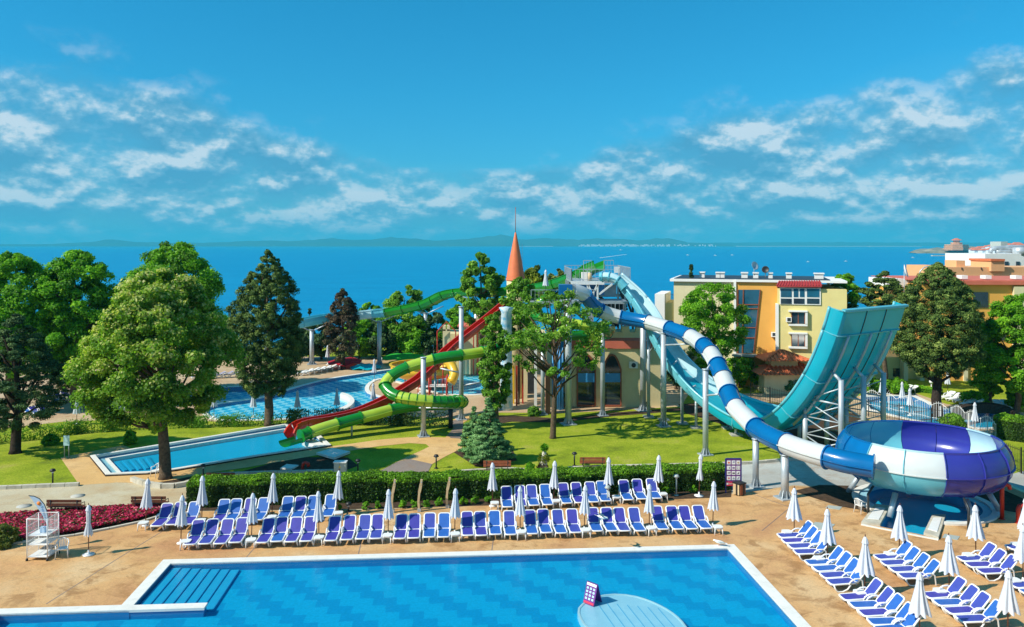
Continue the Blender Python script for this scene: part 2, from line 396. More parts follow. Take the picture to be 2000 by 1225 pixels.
M['fabmid'] = pm('violet_blue_mesh_fabric', (.05, .075, .38), (.04, .06, .32), 3, .5, bump=.1)
M['canvas'] = pm('white_canvas', (.70, .73, .79), (.62, .66, .73), 2, .9, bump=.15, trans=.15)
M['bluecanvas'] = pm('pale_blue_canvas', (.50, .66, .82), (.44, .60, .78), 2, .9, trans=.15)
M['tilelight'] = pm('pale_pool_tile', (.34, .62, .74), (.28, .56, .70), 2, .35)
M['redpaint'] = pm('red_paint', (.50, .03, .015), (.40, .02, .01), 3, .45)
M['greycab'] = pm('grey_cabinet', (.42, .46, .42), (.36, .40, .37), 2, .5)
M['greenfab'] = pm('green_shade_cloth', (.02, .45, .03), (.015, .38, .02), 2, .8, trans=.2)
M['crimson'] = pm('crimson_shade_cloth', (.55, .01, .03), (.45, .01, .02), 2, .8, trans=.2)
M['skyblue'] = pm('sky_blue_paint', (.05, .30, .62), (.04, .25, .55), 1.5, .45)
M['mottled'] = pm('mottled_blue_white', (.75, .80, .82), (.12, .42, .66), 2.6, .6, det=2)
M['orangeprint'] = pm('orange_print', (.8, .25, .04), None, 8, .7)
M['rock'] = pm('coastal_rock', (.42, .34, .22), (.12, .13, .08), .02, .9, spec=.1)
M['hill'] = pm('wooded_hills', (.06, .10, .05), (.04, .075, .04), .002, .95, spec=.05)
M['pinkfl'] = None
# ---------------------------------------------------------------- water and pool tiles
def tilemat(name, base, dark, per, row, shift, duty, rz, gro=.0, wob=.12):
    m, n, l, b = nmat(name); v = wpos(n, (1, 1, 1), -rz)
    nz = n.new('ShaderNodeTexNoise'); nz.inputs['Scale'].default_value = 1.6; nz.inputs['Detail'].default_value = 3; l.new(v, nz.inputs['Vector'])
    sc_ = n.new('ShaderNodeVectorMath'); sc_.operation = 'SCALE'; sc_.inputs['Scale'].default_value = wob*2; l.new(nz.outputs['Color'], sc_.inputs[0])
    ad = n.new('ShaderNodeVectorMath'); l.new(v, ad.inputs[0]); l.new(sc_.outputs[0], ad.inputs[1])
    s = n.new('ShaderNodeSeparateXYZ'); l.new(ad.outputs[0], s.inputs[0])
    rw = mth(n, l, 'FLOOR', mth(n, l, 'DIVIDE', s.outputs[1], row))
    x = mth(n, l, 'FRACT', mth(n, l, 'DIVIDE', mth(n, l, 'MULTIPLY_ADD', rw, shift, s.outputs[0]), per))
    f = mth(n, l, 'LESS_THAN', x, duty)
    spk = noise(n, l, wpos(n), 9, 2, .6); sr = ramp(n, [(.3, .90), (.7, 1.08)]); l.new(spk, sr.inputs[0])
    col = mixc(n, l, f, base, dark); col = mixc(n, l, 1.0, col, sr.outputs[0], 'MULTIPLY')
    l.new(col, b.inputs['Base Color']); b.inputs['Roughness'].default_value = .5; b.inputs['Specular IOR Level'].default_value = .1
    return m
PR = R(4.1)
M['pooltile'] = tilemat('blue_pool_tiles', (.003, .33, .59), (.002, .26, .52), 2.5, .72, .62, .42, PR, wob=.09)
M['pooltile2'] = tilemat('pale_blue_pool_tiles', (.01, .42, .68), (.26, .66, .78), 1.25, .9, .62, .5, 0, wob=.18)
M['poolplain'] = pm('plain_blue_pool_lining', (.012, .38, .62), (.008, .35, .58), .6, .5, spec=.1)
M['poolstep'] = pm('blue_pool_steps', (.008, .36, .62), (.007, .33, .58), 2, .5)
M['poolwall'] = pm('deep_blue_pool_wall', (.004, .22, .48), (.004, .19, .44), 2, .5)
def watermat(name, tint=(.94, 1, 1), wave=.022, sc=2.6):
    m, n, l, b = nmat(name); n.remove(b)
    v = wpos(n, (1, 1.3, 1)); bp = n.new('ShaderNodeBump'); bp.inputs['Strength'].default_value = 1; bp.inputs['Distance'].default_value = wave
    l.new(noise(n, l, v, sc, 4, .6, .4), bp.inputs['Height'])
    t = n.new('ShaderNodeBsdfTransparent'); t.inputs[0].default_value = (*tint, 1)
    gl = n.new('ShaderNodeBsdfGlossy'); gl.inputs['Roughness'].default_value = .04; l.new(bp.outputs[0], gl.inputs['Normal'])
    fr = n.new('ShaderNodeFresnel'); fr.inputs[0].default_value = 1.33; l.new(bp.outputs[0], fr.inputs['Normal'])
    mx = n.new('ShaderNodeMixShader'); l.new(mth(n, l, 'MULTIPLY', mth(n, l, 'MINIMUM', fr.outputs[0], .4), .5), mx.inputs[0]); l.new(t.outputs[0], mx.inputs[1]); l.new(gl.outputs[0], mx.inputs[2])
    l.new(mx.outputs[0], n['Material Output'].inputs[0]); return m
M['water'] = watermat('pool_water')
m, n, l, b = nmat('sea_water')
v = wpos(n, (.012, .03, 1)); f = noise(n, l, v, 1, 8, .6); r = ramp(n, [(.3, (.0, .20, .40)), (.7, (.002, .26, .47))]); l.new(f, r.inputs[0])
f2 = noise(n, l, wpos(n, (.25, .5, 1)), 1, 6, .7); r2 = ramp(n, [(.3, .72), (.7, 1.2)]); l.new(f2, r2.inputs[0])
gy = n.new('ShaderNodeNewGeometry'); 
l.new(mixc(n, l, 1.0, r.outputs[0], r2.outputs[0], 'MULTIPLY'), b.inputs['Base Color'])
b.inputs['Roughness'].default_value = .45; b.inputs['Specular IOR Level'].default_value = .18
bp = n.new('ShaderNodeBump'); bp.inputs['Strength'].default_value = .5; bp.inputs['Distance'].default_value = .4
l.new(noise(n, l, wpos(n, (.3, .6, 1)), 1, 6, .7), bp.inputs['Height']); l.new(bp.outputs[0], b.inputs['Normal'])
M['sea'] = m
# ---------------------------------------------------------------- pool outlines (ground metres)
cr, sr_ = math.cos(PR), math.sin(PR)
def rot2(x, y, o): return (o[0]+x*cr-y*sr_, o[1]+x*sr_+y*cr)
# main pool, axes turned 4.1 degrees; origin at its far right inner corner
O1 = tuple(g(1421, 1073).xy)
tl = tuple(g(333, 1103).xy); bl = tuple(g(261, 1184).xy); wend = g(393, 1183).xy
L1 = (Vector(O1)-Vector(tl)).length
P1 = [rot2(-L1, 0, O1), rot2(0, 0, O1), rot2(0, -22, O1), rot2(-L1-30, -22, O1)]
led_y = -4.5
P1 = [rot2(-L1, 0, O1), rot2(0, 0, O1), rot2(0, -22, O1), rot2(-L1-5.3, -22, O1), rot2(-L1-5.3, -5.0, O1), rot2(-L1, -5.0, O1)]
P2 = smooth_poly(px_poly([(402, 797), (430, 789), (480, 782), (520, 776), (560, 764), (600, 752), (650, 740), (700, 732), (760, 723), (800, 719), (860, 719), (920, 725), (950, 732), (955, 750), (950, 768), (900, 771), (860, 768), (815, 757), (775, 745), (742, 740), (722, 747), (713, 757), (716, 767), (735, 775), (755, 781), (727, 794), (687, 799), (661, 805), (609, 813), (544, 819), (440, 820), (410, 812)]))
P2b = smooth_poly(px_poly([(380, 772), (405, 763), (430, 758), (470, 756), (500, 759), (505, 770), (485, 778), (440, 783), (400, 785), (380, 782)]))
P3 = px_poly([(187, 894), (557, 833), (600, 838), (637, 872), (500, 892.5), (340, 919), (290, 925), (216, 928)])
c4 = g(1803, 983); C4 = (c4.x, c4.y)
RA = [tuple(g(x, y).xy) for x, y in ((1739, 993), (1719, 1029), (1804, 1046), (1821, 1010))]
def circ(c, r, n=48, a0=0): return [(c[0]+r*math.cos(a0+2*math.pi*k/n), c[1]+r*math.sin(a0+2*math.pi*k/n)) for k in range(n)]
def catch_outline(r):
    pts = circ(C4, r, 72, math.pi/2); out = []; done = False
    a0_ = math.atan2(RA[0][1]-C4[1], RA[0][0]-C4[0]) % (2*math.pi); a1_ = math.atan2(RA[3][1]-C4[1], RA[3][0]-C4[0]) % (2*math.pi)
    for p in pts:
        a = math.atan2(p[1]-C4[1], p[0]-C4[0]) % (2*math.pi)
        if a0_ <= a <= a1_:
            if not done: out += [RA[0], RA[1], RA[2], RA[3]]; done = True
        else: out.append(p)
    return out
P4 = catch_outline(3.1)
P5 = px_poly([(1690, 776), (1745, 774), (1783, 775), (1822, 793), (1865, 805), (1840, 832), (1760, 815), (1700, 800)])
P6 = smooth_poly(px_poly([(1864, 812), (1900, 803), (1950, 803), (1982, 814), (1960, 832), (1900, 835)]))
POOLS = [P1, P2, P2b, P3, P4, P5, P6]
# ---------------------------------------------------------------- ground sheets
tb = empty('terrain', (0, 0, 0), kind='structure'); tb['label'] = 'mown green lawn ground with the bank falling to the sea'
sheet('lawn', [(-320, -30), (320, -30), (320, 122), (-320, 122)], POOLS, 0, M['lawn'], tb)
M['scrub'] = grassmat('scrub_bank', [(.3, (.04, .07, .02)), (.6, (.09, .13, .03))])
MB().add([(-320, 122, 0), (320, 122, 0), (320, 190, -21), (-320, 190, -21)], [(0, 1, 2, 3)]).build('seaward_bank', M['scrub'], tb)
MB().add([(-320, -30, 0), (-320, 122, 0), (-320, 190, -21), (-900, 190, -21), (-900, -30, -1)], [(0, 1, 2, 3, 4)]).build('side_bank', M['scrub'], tb)
MB().add([(320, -30, 0), (900, -30, -1), (900, 190, -21), (320, 190, -21), (320, 122, 0)], [(0, 1, 2, 3, 4)]).build('side_bank', M['scrub'], tb)
MB().add([(-40000, 120, -20), (40000, 120, -20), (40000, 45000, -20), (-40000, 45000, -20)], [(0, 1, 2, 3)]).build('sea', M['sea'])['kind'] = 'structure'
def paved(name, pts, z, mat, ground=True):
    poly = px_poly(pts) if ground else pts
    def hit(h): return any(pip(p, poly) for p in h) or any(pip(p, h) for p in poly)
    return sheet(name, poly, [h for h in POOLS if hit(h)], z, mat)
paved('terrace_paving', [(-700, 905), (-200, 860), (0, 838), (120, 824), (300, 817), (430, 824), (600, 820), (740, 813), (880, 816), (902, 822), (925, 806), (1000, 806), (1100, 807), (1200, 802), (1330, 794), (1345, 770), (1345, 712), (1200, 700), (-700, 690)], .006, M['terrace'])
paved('promenade', [(-600, 985), (0, 953), (155, 947), (260, 938), (275, 944), (313, 953), (350, 952), (386, 940), (400, 936), (652, 930), (700, 931), (832, 926), (944, 920), (1001, 919), (1048, 923), (1085, 922), (1114, 917), (1184, 914), (1250, 913), (1446, 908), (1563, 899), (1640, 905), (1730, 950), (1640, 1020), (1440, 1010), (1000, 1000), (300, 1030), (0, 1065), (-600, 1130)], .010, M['promenade'])
paved('concrete_path', [(1380, 909), (1446, 907.5), (1563, 899), (1625, 903), (1760, 960), (1690, 975), (1600, 950), (1550, 948), (1455, 962), (1380, 962)], .016, M['concrete'])
paved('service_road', [(1930, 940), (2000, 920), (2300, 990), (2300, 1060), (2010, 1010), (1925, 985)], .016, M['concrete'])
paved('pool_plaza', [(118, 894), (242, 870), (262, 880), (340, 868), (350, 935), (300, 946), (262, 939), (215, 944), (155, 948)], .014, M['orange_path'])
paved('curved_path', [(214, 929), (340, 921), (400, 911.5), (500, 894), (640, 873), (687, 867), (734, 860), (776, 856), (820, 853.5), (870, 855), (886, 837), (883, 821), (905, 812), (940, 806), (925, 815), (905, 826), (903, 846), (905, 862), (902, 876), (870, 892), (844, 907), (831, 932), (753, 932), (719, 931), (753, 915), (792, 894), (826, 879), (838, 873), (832, 868), (800, 866), (770, 869), (740, 872), (677, 882), (617, 890), (478, 914), (400, 925), (350, 936), (300, 944), (230, 943)], .018, M['orange_path'])
paved('brown_and_shaded_path', [(844, 907), (831, 931.5), (721, 931), (753, 915), (775, 903), (800, 897)], .024, M['brown_and_shaded_path'])
paved('brown_and_shaded_path', [(883, 822), (905, 818), (902, 846), (904, 858), (880, 856), (874, 850), (886, 837)], .024, M['brown_and_shaded_path'])  # shade on the curved path laid in as a darker sheet
dk = [(-900, 1185), (-200, 1090), (0, 1066), (150, 1046), (270, 1022), (340, 1001), (420, 999), (690, 997), (960, 988), (1200, 980), (1440, 965), (1548, 950), (1600, 952), (1690, 975), (1705, 955), (1800, 948), (1900, 955), (1960, 990), (2020, 1012), (2300, 1060)]
dkw = px_poly(dk)+[(60, 24), (60, -6), (-60, -6)]
paved('pool_deck', dkw, .022, M['deck'], False)
soil = [[(925, 812), (1000, 812), (1100, 818), (1200, 806), (1330, 797), (1330, 803), (1200, 813), (1090, 826), (1000, 824), (950, 832)],
        [(1325, 790), (1420, 783), (1560, 790), (1690, 812), (1720, 850), (1640, 872), (1540, 866), (1420, 832), (1340, 808)],
        [(271, 938), (300, 926), (345, 924), (380, 930), (386, 936), (350, 949), (313, 950), (280, 943)],
        [(530, 905), (590, 893), (680, 894), (700, 910), (660, 925), (500, 930), (470, 922)],  # linden's cast shadow laid in as a dark ground sheet
        [(1548, 960), (1600, 948), (1680, 950), (1690, 975), (1700, 1000), (1640, 990)],
        [(880, 880), (930, 872), (1000, 875), (1010, 900), (930, 912)],
        [(1900, 960), (1930, 950), (2060, 985), (2000, 1005), (1930, 992)],
        [(355, 975), (1430, 945), (1428, 972), (1100, 984), (690, 995), (355, 999)]]
for i, s_ in enumerate(soil): paved('soil_and_shade_bed', s_, .014 if i not in (4, 6, 7) else .028, M['soil'])
# garden of the neighbouring hotel
paved('garden_paving', [(1660, 778), (1700, 768), (1790, 769), (1850, 790), (1960, 800), (2060, 815), (2060, 850), (1860, 850), (1760, 836), (1660, 810)], .010, M['terrace'])
paved('garden_yard', [(1420, 770), (1590, 765), (1640, 800), (1560, 790), (1420, 780)], .010, M['terrace'])
# ---------------------------------------------------------------- pools
def pool(name, outline, tile, depth, cop, wz=-.07, wallmat='poolwall', cz=.06, label=None, smoothed=False):
    c = Vector((sum(p[0] for p in outline)/len(outline), sum(p[1] for p in outline)/len(outline), 0))
    e = empty(name, c, kind='structure'); 
    if label: e['label'] = label
    sheet('pool_floor', outline, [], -depth, M[tile], e)
    n_ = len(outline); mb = MB(); mb.add([(p[0], p[1], -depth) for p in outline]+[(p[0], p[1], .002) for p in outline], [(i, (i+1) % n_, (i+1) % n_+n_, i+n_) for i in range(n_)]); mb.build('pool_wall', M[wallmat], e)
    sheet('water', outline, [], wz, M['water'], e)
    if cop: ring('coping', outline, offset_poly(outline, cop), -.05, cz, M['coping'], e)
    return e
p1 = pool('main_pool', P1, 'pooltile', .36, .52, label='large blue tiled pool with white coping in the sunbathing deck')
MB().prism([rot2(-L1-.005, -5.02, O1), rot2(-L1+3.1, -5.02, O1), rot2(-L1+3.1, -4.52, O1), rot2(-L1-.005, -4.52, O1)], -.05, .058).build('ledge_top', M['coping'], p1)
MB().prism([rot2(-L1+.01, -4.98, O1), rot2(-L1+3.06, -4.98, O1), rot2(-L1+3.06, -4.56, O1), rot2(-L1+.01, -4.56, O1)], -.36, -.051).build('ledge_wall', M['poolwall'], p1)
for k in range(7):
    a = .1+k*.46; zt = -.12-k*.028
    q = [rot2(-L1+a, -.12, O1), rot2(-L1+a+.47, -.12, O1), rot2(-L1+a+.47, led_y+.05, O1), rot2(-L1+a, led_y+.05, O1)]
    MB().prism(q, -.36, zt).build('pool_step', M['poolstep'], p1)
    q2 = [rot2(-L1+a+.42, -.12, O1), rot2(-L1+a+.458, -.12, O1), rot2(-L1+a+.458, led_y+.05, O1), rot2(-L1+a+.42, led_y+.05, O1)]
    MB().prism(q2, zt, zt+.012).build('step_nosing', M['poolwall'], p1)
ip = smooth_poly(px_poly([(1128, 1192), (1136, 1175), (1160, 1161), (1200, 1155), (1245, 1160), (1290, 1177), (1325, 1200), (1345, 1228), (1340, 1262), (1290, 1275), (1215, 1255), (1150, 1225)]), .4)
MB().prism(ip, -.36, -.13).build('submerged_platform', M['tilelight'], p1)
ring('platform_rim', offset_poly(ip, -.09), ip, -.13, -.105, M['ice'], p1)
for k in range(9):
    a = Vector(g(1165+k*20, 1170+k*2).xy); dv = Vector((.55, -2.6))
    b_ = a+dv
    if pip(tuple(a), ip) and pip(tuple(b_), ip): MB().bar((a.x, a.y, -.126), (b_.x, b_.y, -.126), .025, .01).build('tile_joint', M['poolstep'], p1)
p2 = pool('leisure_pool', P2, 'pooltile2', .3, .45, label='free-form leisure pool with chequered pale blue tiles on the upper terrace')
wl_ = smooth_poly(px_poly([(664, 776), (676, 780), (683, 787), (680, 795), (668, 802), (650, 809), (655, 811), (676, 805), (689, 796), (692, 787), (683, 778), (668, 773)]), .5)
MB().prism(wl_, -.6, .35).build('curved_wall', M['coping'], p2)
pool('toddler_pool', P2b, 'pooltile2', .5, .4, label='small chequered blue pool behind the linden tree')
p3 = pool('splashdown_pool', P3, 'poolplain', .30, .32, wz=-.04, cz=.16, label='long wedge-shaped splashdown pool under the red and green slides')
ch = offset_poly(P3, -.75); ring('inner_ledge', ch, offset_poly(ch, .22), -.3, -.03, M['coping'], p3)
ring('gutter_floor', offset_poly(ch, .24), offset_poly(P3, -.02), -.3, -.12, M['tilelight'], p3)
ring('plinth', offset_poly(P3, .30), offset_poly(P3, .36), -.02, .10, M['barkdark'], p3)
for k in range(6):
    a = Vector(g(232+k*14, 914-k*1.2).xy); b_ = Vector(g(205+k*15+8, 898-k*2.2).xy)
    MB().bar((a.x, a.y, -.25), (b_.x, b_.y, -.25), .22, .12).build('pool_step', M['poolstep'], p3)
MB().prism(px_poly([(606, 858), (637, 872), (616, 876), (590, 862)]), -.3, .14).build('corner_slab', M['coping'], p3)
p4 = pool('catch_pool', P4, 'poolplain', .6, None, label='round blue catch pool under the bowl slide')
ro = circ(C4, 4.0, 72, math.pi/2); ri = circ(C4, 3.1, 72, math.pi/2)
a0_ = math.atan2(RA[0][1]-C4[1], RA[0][0]-C4[0]) % (2*math.pi); a1_ = math.atan2(RA[3][1]-C4[1], RA[3][0]-C4[0]) % (2*math.pi)
for nm, r0, r1, z1, mt in (('tiled_gutter', 3.1, 3.55, .03, 'tilelight'), ('coping', 3.55, 3.95, .12, 'coping')):
    mb = MB(); N_ = 72
    for k in range(N_):
        t0, t1 = 2*math.pi*k/N_, 2*math.pi*(k+1)/N_
        if a0_ <= (t0+t1)/2 <= a1_: continue
        q = [(C4[0]+r*math.cos(t), C4[1]+r*math.sin(t)) for r, t in ((r0, t0), (r1, t0), (r1, t1), (r0, t1))]
        mb.prism(q, -.02, z1)
    mb.build(nm, M[mt], p4)
for side in ([(1710, 989), (1739, 993), (1719, 1029), (1682, 1025)], [(1821, 1010), (1847, 1010), (1833, 1055), (1804, 1046)]):
    q = px_poly(side); MB().prism(q, -.02, .16).build('side_ramp', M['kerb'], p4)
    cq = Vector((sum(p[0] for p in q)/4, sum(p[1] for p in q)/4)); q2 = [tuple(cq+(Vector(p)-cq)*.62) for p in q]
    MB().prism(q2, .16, .19).build('ramp_strip', M['white'], p4)
a, b_ = g(1682, 1026), g(1833, 1056); MB().bar((a.x, a.y, .02), (b_.x, b_.y, .02), .18, .08).build('front_kerb', M['coping'], p4)
pool('garden_pool', P5, 'poolplain', .5, .5, label='blue pool of the neighbouring hotel garden behind a white fence')
p6 = pool('round_garden_pool', P6, 'poolplain', .5, .4, label='small round blue pool at the right edge behind the white fence')
rim = spline([at(1858, 816, 71), at(1872, 803, 72), at(1900, 797, 73), at(1930, 796, 73.5), at(1960, 801, 73), at(1980, 811, 72)], .5)
mb = MB(); sweep(mb, [p for _, p in rim], [(-.25, -.5), (.25, -.5), (.35, .35), (-.1, .45)]); mb.build('pool_canopy', M['barkdark'], p6)
# deck joints, hatches
for (x0, y0, x1, y1) in [(480, 1090, 560, 998), (90, 1180, 240, 1085), (700, 1082, 720, 1000), (1545, 990, 1488, 1037), (1470, 965, 1545, 992), (960, 1080, 972, 990), (240, 1085, 330, 1030)]:
    a, b_ = g(x0, y0, .022), g(x1, y1, .022); j = MB().bar((a.x, a.y, .022), (b_.x, b_.y, .022), .05, .008).build('paving_joint', M['brown_and_shaded_path']); j['kind'] = 'structure'
for pts in ([(1578, 1033), (1592, 1021), (1631, 1025), (1620, 1037)], [(1612, 993), (1618, 988), (1645, 991), (1640, 997)], [(1840, 1051), (1845, 1044), (1875, 1049), (1870, 1056)]):
    o = MB().prism(px_poly(pts), .0, .04).build('access_hatch', M['greycab']); o['kind'] = 'structure'
for cx_, cy_ in ((152, 969), (47, 989)):
    c = g(cx_, cy_); o = MB().lathe([(0, .008), (.42, .008), (.42, .018), (0, .018)], 24, c).build('manhole_cover', M['concrete']); o['kind'] = 'structure'
# kerbs made of single blocks
def kerb(pts, blk=.9, w=.28, h=.22, label=None):
    P = [g(x, y).xy for x, y in pts]; c = P[0]; e = empty('stone_kerb', (c.x, c.y, 0), kind='structure')
    if label: e['label'] = label
    L = [0]
    for a, b_ in zip(P, P[1:]): L.append(L[-1]+(b_-a).length)
    def pt(s):
        for i in range(len(P)-1):
            if s <= L[i+1] or i == len(P)-2: return P[i].lerp(P[i+1], (s-L[i])/(L[i+1]-L[i]))
    k = max(1, round(L[-1]/blk)); rr = random.Random(len(pts))
    for i in range(k):
        a, b_ = pt(L[-1]*i/k), pt(L[-1]*(i+1)/k); d = (b_-a); ln = d.length; m_ = (a+b_)/2
        MB().box((m_.x, m_.y, (h+rr.uniform(-.015, .015))/2), (ln-.03, w, h), math.atan2(d.y, d.x)).build('kerbstone', M['kerb'], e)
kerb([(-40, 957), (0, 956), (155, 949)], label='pale kerbstones between the left lawn and the promenade')
kerb([(258, 940), (272, 945), (290, 950), (313, 954), (350, 953), (372, 947), (390, 940), (402, 938)], .75, .3, .3, 'curved kerb of pale blocks round the linden tree bed')
kerb([(402, 938), (500, 934), (652, 930)], .95, .25, .45, 'low block wall behind the clipped hedge')
kerb([(886, 925), (944, 921), (1001, 919), (1048, 923), (1085, 922), (1114, 917), (1184, 914), (1250, 913), (1350, 910), (1446, 908), (1563, 899)], 1.4, .22, .2, 'long wavy white kerb at the foot of the big lawn')
kerb([(0, 1067), (150, 1047), (270, 1023), (330, 1004)], 1.6, .16, .12, 'thin tan edging of the pink flower bed')
# distant land
def ridge(name, x0, x1, Y, prof, mat, depth=2500):
    xs = [x0+(x1-x0)*i/160 for i in range(161)]; rr = random.Random(int(x0)+7); ph = [rr.uniform(0, 6.28) for _ in range(5)]
    vs = []; 
    for i, px in enumerate(xs):
        hh = 0
        for j in range(len(prof)-1):
            if prof[j][0] <= px <= prof[j+1][0]:
                t = (px-prof[j][0])/(prof[j+1][0]-prof[j][0]); t = t*t*(3-2*t); hh = prof[j][1]*(1-t)+prof[j+1][1]*t
        hh *= 1+.06*math.sin(px*.11+ph[0])+.05*math.sin(px*.23+ph[1]); X = (px-CX)*Y/F
        z = H+hh*Y/F
        vs += [(X, Y-900, -22), (X, Y-300, z*.45), (X, Y, z), (X, Y+depth, -22)]
    fs = [(i*4+k, (i+1)*4+k, (i+1)*4+k+1, i*4+k+1) for i in range(160) for k in range(3)]
    o = MB().add(vs, fs, True).build(name, mat); o['kind'] = 'structure'; return o
ridge('hills', -600, 1420, 16000, [(-600, 1), (80, 1), (180, 5), (215, 11), (250, 5), (400, 4), (520, 8), (570, 7), (650, 12), (700, 9), (770, 14), (860, 8), (920, 12), (975, 19), (1030, 10), (1070, 13), (1110, 10), (1185, 12), (1250, 9), (1300, 13), (1350, 4), (1420, 1)], M['hill'])
ridge('hills', 1250, 2600, 19000, [(1250, 1), (1400, 4), (1600, 5), (1800, 4), (2600, 5)], M['hill'])
M['sand'] = pm('pale_beach', (.62, .55, .42), None, .01, .9)
mb = MB()
for x0, x1, Y in ((1440, 1620, 14500), (1700, 1800, 14500), (1010, 1080, 14500), (1470, 1800, 14600)):
    mb.bb((x0-CX)*Y/F, Y, -20, (x1-CX)*Y/F, Y+80, -9)
mb.build('beach', M['sand'])['kind'] = 'structure'
rr = random.Random(5); mb = MB()
for _ in range(230):
    px = rr.gauss(1215, 60) if rr.random() < .8 else rr.uniform(1130, 1400); Y = 14800+rr.uniform(0, 500); X = (px-CX)*Y/F
    w = rr.uniform(12, 34); hgt = rr.uniform(8, 26); zb = rr.uniform(-18, 6)
    if px < 1130: continue
    mb.bb(X, Y, zb-8, X+w, Y+20, zb+hgt)
o = mb.build('distant_town', M['whitewall']); tag(o, 'white houses of the town across the bay', kind='stuff')
# headland on the right
Yc = 3300
def cape():
    mb = MB(); n_ = 60; vs = []
    for i in range(n_+1):
        px = 1788+i*(2300-1788)/n_; X = (px-CX)*Yc/F; t = min(1, (px-1788)/150); hgt = 4+22*t**.6+3*math.sin(px*.21)+2*math.sin(px*.57)
        vs += [(X, Yc-170*t-10, -21), (X, Yc-100*t, -20+hgt*.6), (X, Yc+60, -20+hgt), (X*(Yc+1500)/Yc, Yc+1500, -18+hgt), (X*(Yc+1600)/Yc, Yc+1600, -22)]
    mb.add(vs, [(i*5+k, (i+1)*5+k, (i+1)*5+k+1, i*5+k+1) for i in range(n_) for k in range(4)], True); o = mb.build('headland', M['rock']); o['kind'] = 'structure'
    mb = MB(); mb.bb((1822-CX)*2500/F, 2500, -21, (1945-CX)*2500/F, 2512, -17); o = mb.build('breakwater', M['kerb']); o['kind'] = 'structure'
cape()
bt = at(1868, 487, 3250)
e = empty('hotel_building', (bt.x, bt.y, 0), 'red and ochre octagonal hotel block out on the headland', 'building')
M['brick'] = pm('brown_brick', (.40, .16, .08), (.30, .11, .06), .1, .8)
for k in range(5):
    r_ = 48-k*(2 if k < 3 else 9); MB().lathe([(0, -8+k*8), (r_, -8+k*8), (r_, -4+k*8), (0, -4+k*8)], 8, (bt.x, bt.y, 0), sm=False).build('storey', M['brick'], e)
    MB().lathe([(0, -4+k*8), (r_+1, -4+k*8), (r_+1, 0+k*8), (0, 0+k*8)], 8, (bt.x, bt.y, 0), sm=False).build('balcony_band', M['peach'], e)
MB().lathe([(22, 33), (8, 40), (0, 42)], 8, (bt.x, bt.y, 0), sm=False).build('roof', M['terracotta'], e)
rr = random.Random(11); k = 0
spots_ = [(1903, 487, 26), (1915, 485, 30), (1928, 484, 26), (1935, 482, 24), (1941, 481, 30), (1950, 480, 26), (1958, 478, 30), (1968, 479, 30), (1977, 481, 26), (1986, 478, 30), (1995, 480, 30), (1909, 489, 30), (1922, 489, 24), (1938, 488, 28), (1947, 486, 26)]
for i, (px, py, w) in enumerate(spots_):
    c = at(px, py, 3000-i*25); hgt = rr.uniform(12, 20)
    e = empty('town_house', (c.x, c.y, 0), '%s small red-roofed house on the headland, counted from the brown hotel' % ['first', 'second', 'third', 'fourth', 'fifth', 'sixth', 'seventh', 'eighth', 'ninth', 'tenth', 'eleventh', 'twelfth', 'thirteenth', 'fourteenth', 'fifteenth'][sorted(range(15), key=lambda q: spots_[q][0]).index(i)], 'house', 'red-roofed houses on the headland')
    MB().bb(c.x-w*.55, c.y-12, -22, c.x+w*.55, c.y+12, c.z).build('wall', M['whitewall'], e)
    x0, x1, y0, y1, z0, z1 = c.x-w*.62, c.x+w*.62, c.y-14, c.y+14, c.z, c.z+hgt*.45
    MB().add([(x0, y0, z0), (x1, y0, z0), (x1, y1, z0), (x0, y1, z0), (x0+w*.3, c.y, z1), (x1-w*.3, c.y, z1)], [(0, 1, 5, 4), (1, 2, 5), (2, 3, 4, 5), (3, 0, 4), (0, 3, 2, 1)]).build('roof', M['terracotta'], e)
# boats and buoys far out
proto = None
for i, (px, py, lab) in enumerate([(1343, 499, 'tiny white boat alone left of the others on the bay'), (1397, 500, 'tiny white boat under two buoys on the bay'), (1430, 499, 'tiny white boat near the middle of the bay'), (1578, 512, 'tiny white boat below the far beach'), (1652, 511, 'tiny white boat nearest the cape buildings'), (1783, 504, 'tiny white boat close to the headland tip'), (1212, 489, 'long low dark-hulled boat far out on the bay')]):
    c = g(px, py, -20)
    e = empty('boat', (c.x, c.y, -20), lab, 'boat', 'boats on the bay')
    s_ = c.y/F*2.2
    MB().add([(c.x-s_*1.5, c.y-s_*.4, -19.8+s_*.35), (c.x-s_*1.5, c.y+s_*.4, -19.8+s_*.35), (c.x+s_*1.7, c.y, -19.8+s_*.45), (c.x-s_*1.2, c.y-s_*.25, -20.2), (c.x-s_*1.2, c.y+s_*.25, -20.2), (c.x+s_*1.1, c.y, -20.2)], [(0, 2, 1), (0, 3, 5, 2), (1, 2, 5, 4), (0, 1, 4, 3)]).build('hull', M['whitewall'], e)
    MB().bb(c.x-s_*.5, c.y-s_*.2, -20, c.x+s_*.3, c.y+s_*.2, -20+s_*.9).build('cabin', M['whitewall'], e)
mb = MB()
for k in range(46):
    px = 1172+k*1.15; py = 504-k*.15+.35*math.sin(k*1.7); c = g(px, py, -20); 
    mb.bb(c.x-.7, c.y-1, -20.5, c.x+.9, c.y+1, -19)
tag(mb.build('float_line', M['whitewall']), 'pale line of mooring floats on the bay', kind='stuff')

hz_ = MB().bb(-22000, -60, -22.5, 22000, 26000, 330).build('haze', None); hz_['kind'] = 'stuff'
m, n, l, b = nmat('sea_haze'); n.remove(b); pv = n.new('ShaderNodeVolumePrincipled'); pv.inputs['Density'].default_value = 8e-5; pv.inputs['Color'].default_value = (.07, .72, 1, 1); pv.inputs['Anisotropy'].default_value = 0
l.new(pv.outputs[0], n['Material Output'].inputs['Volume']); hz_.data.materials.append(m)
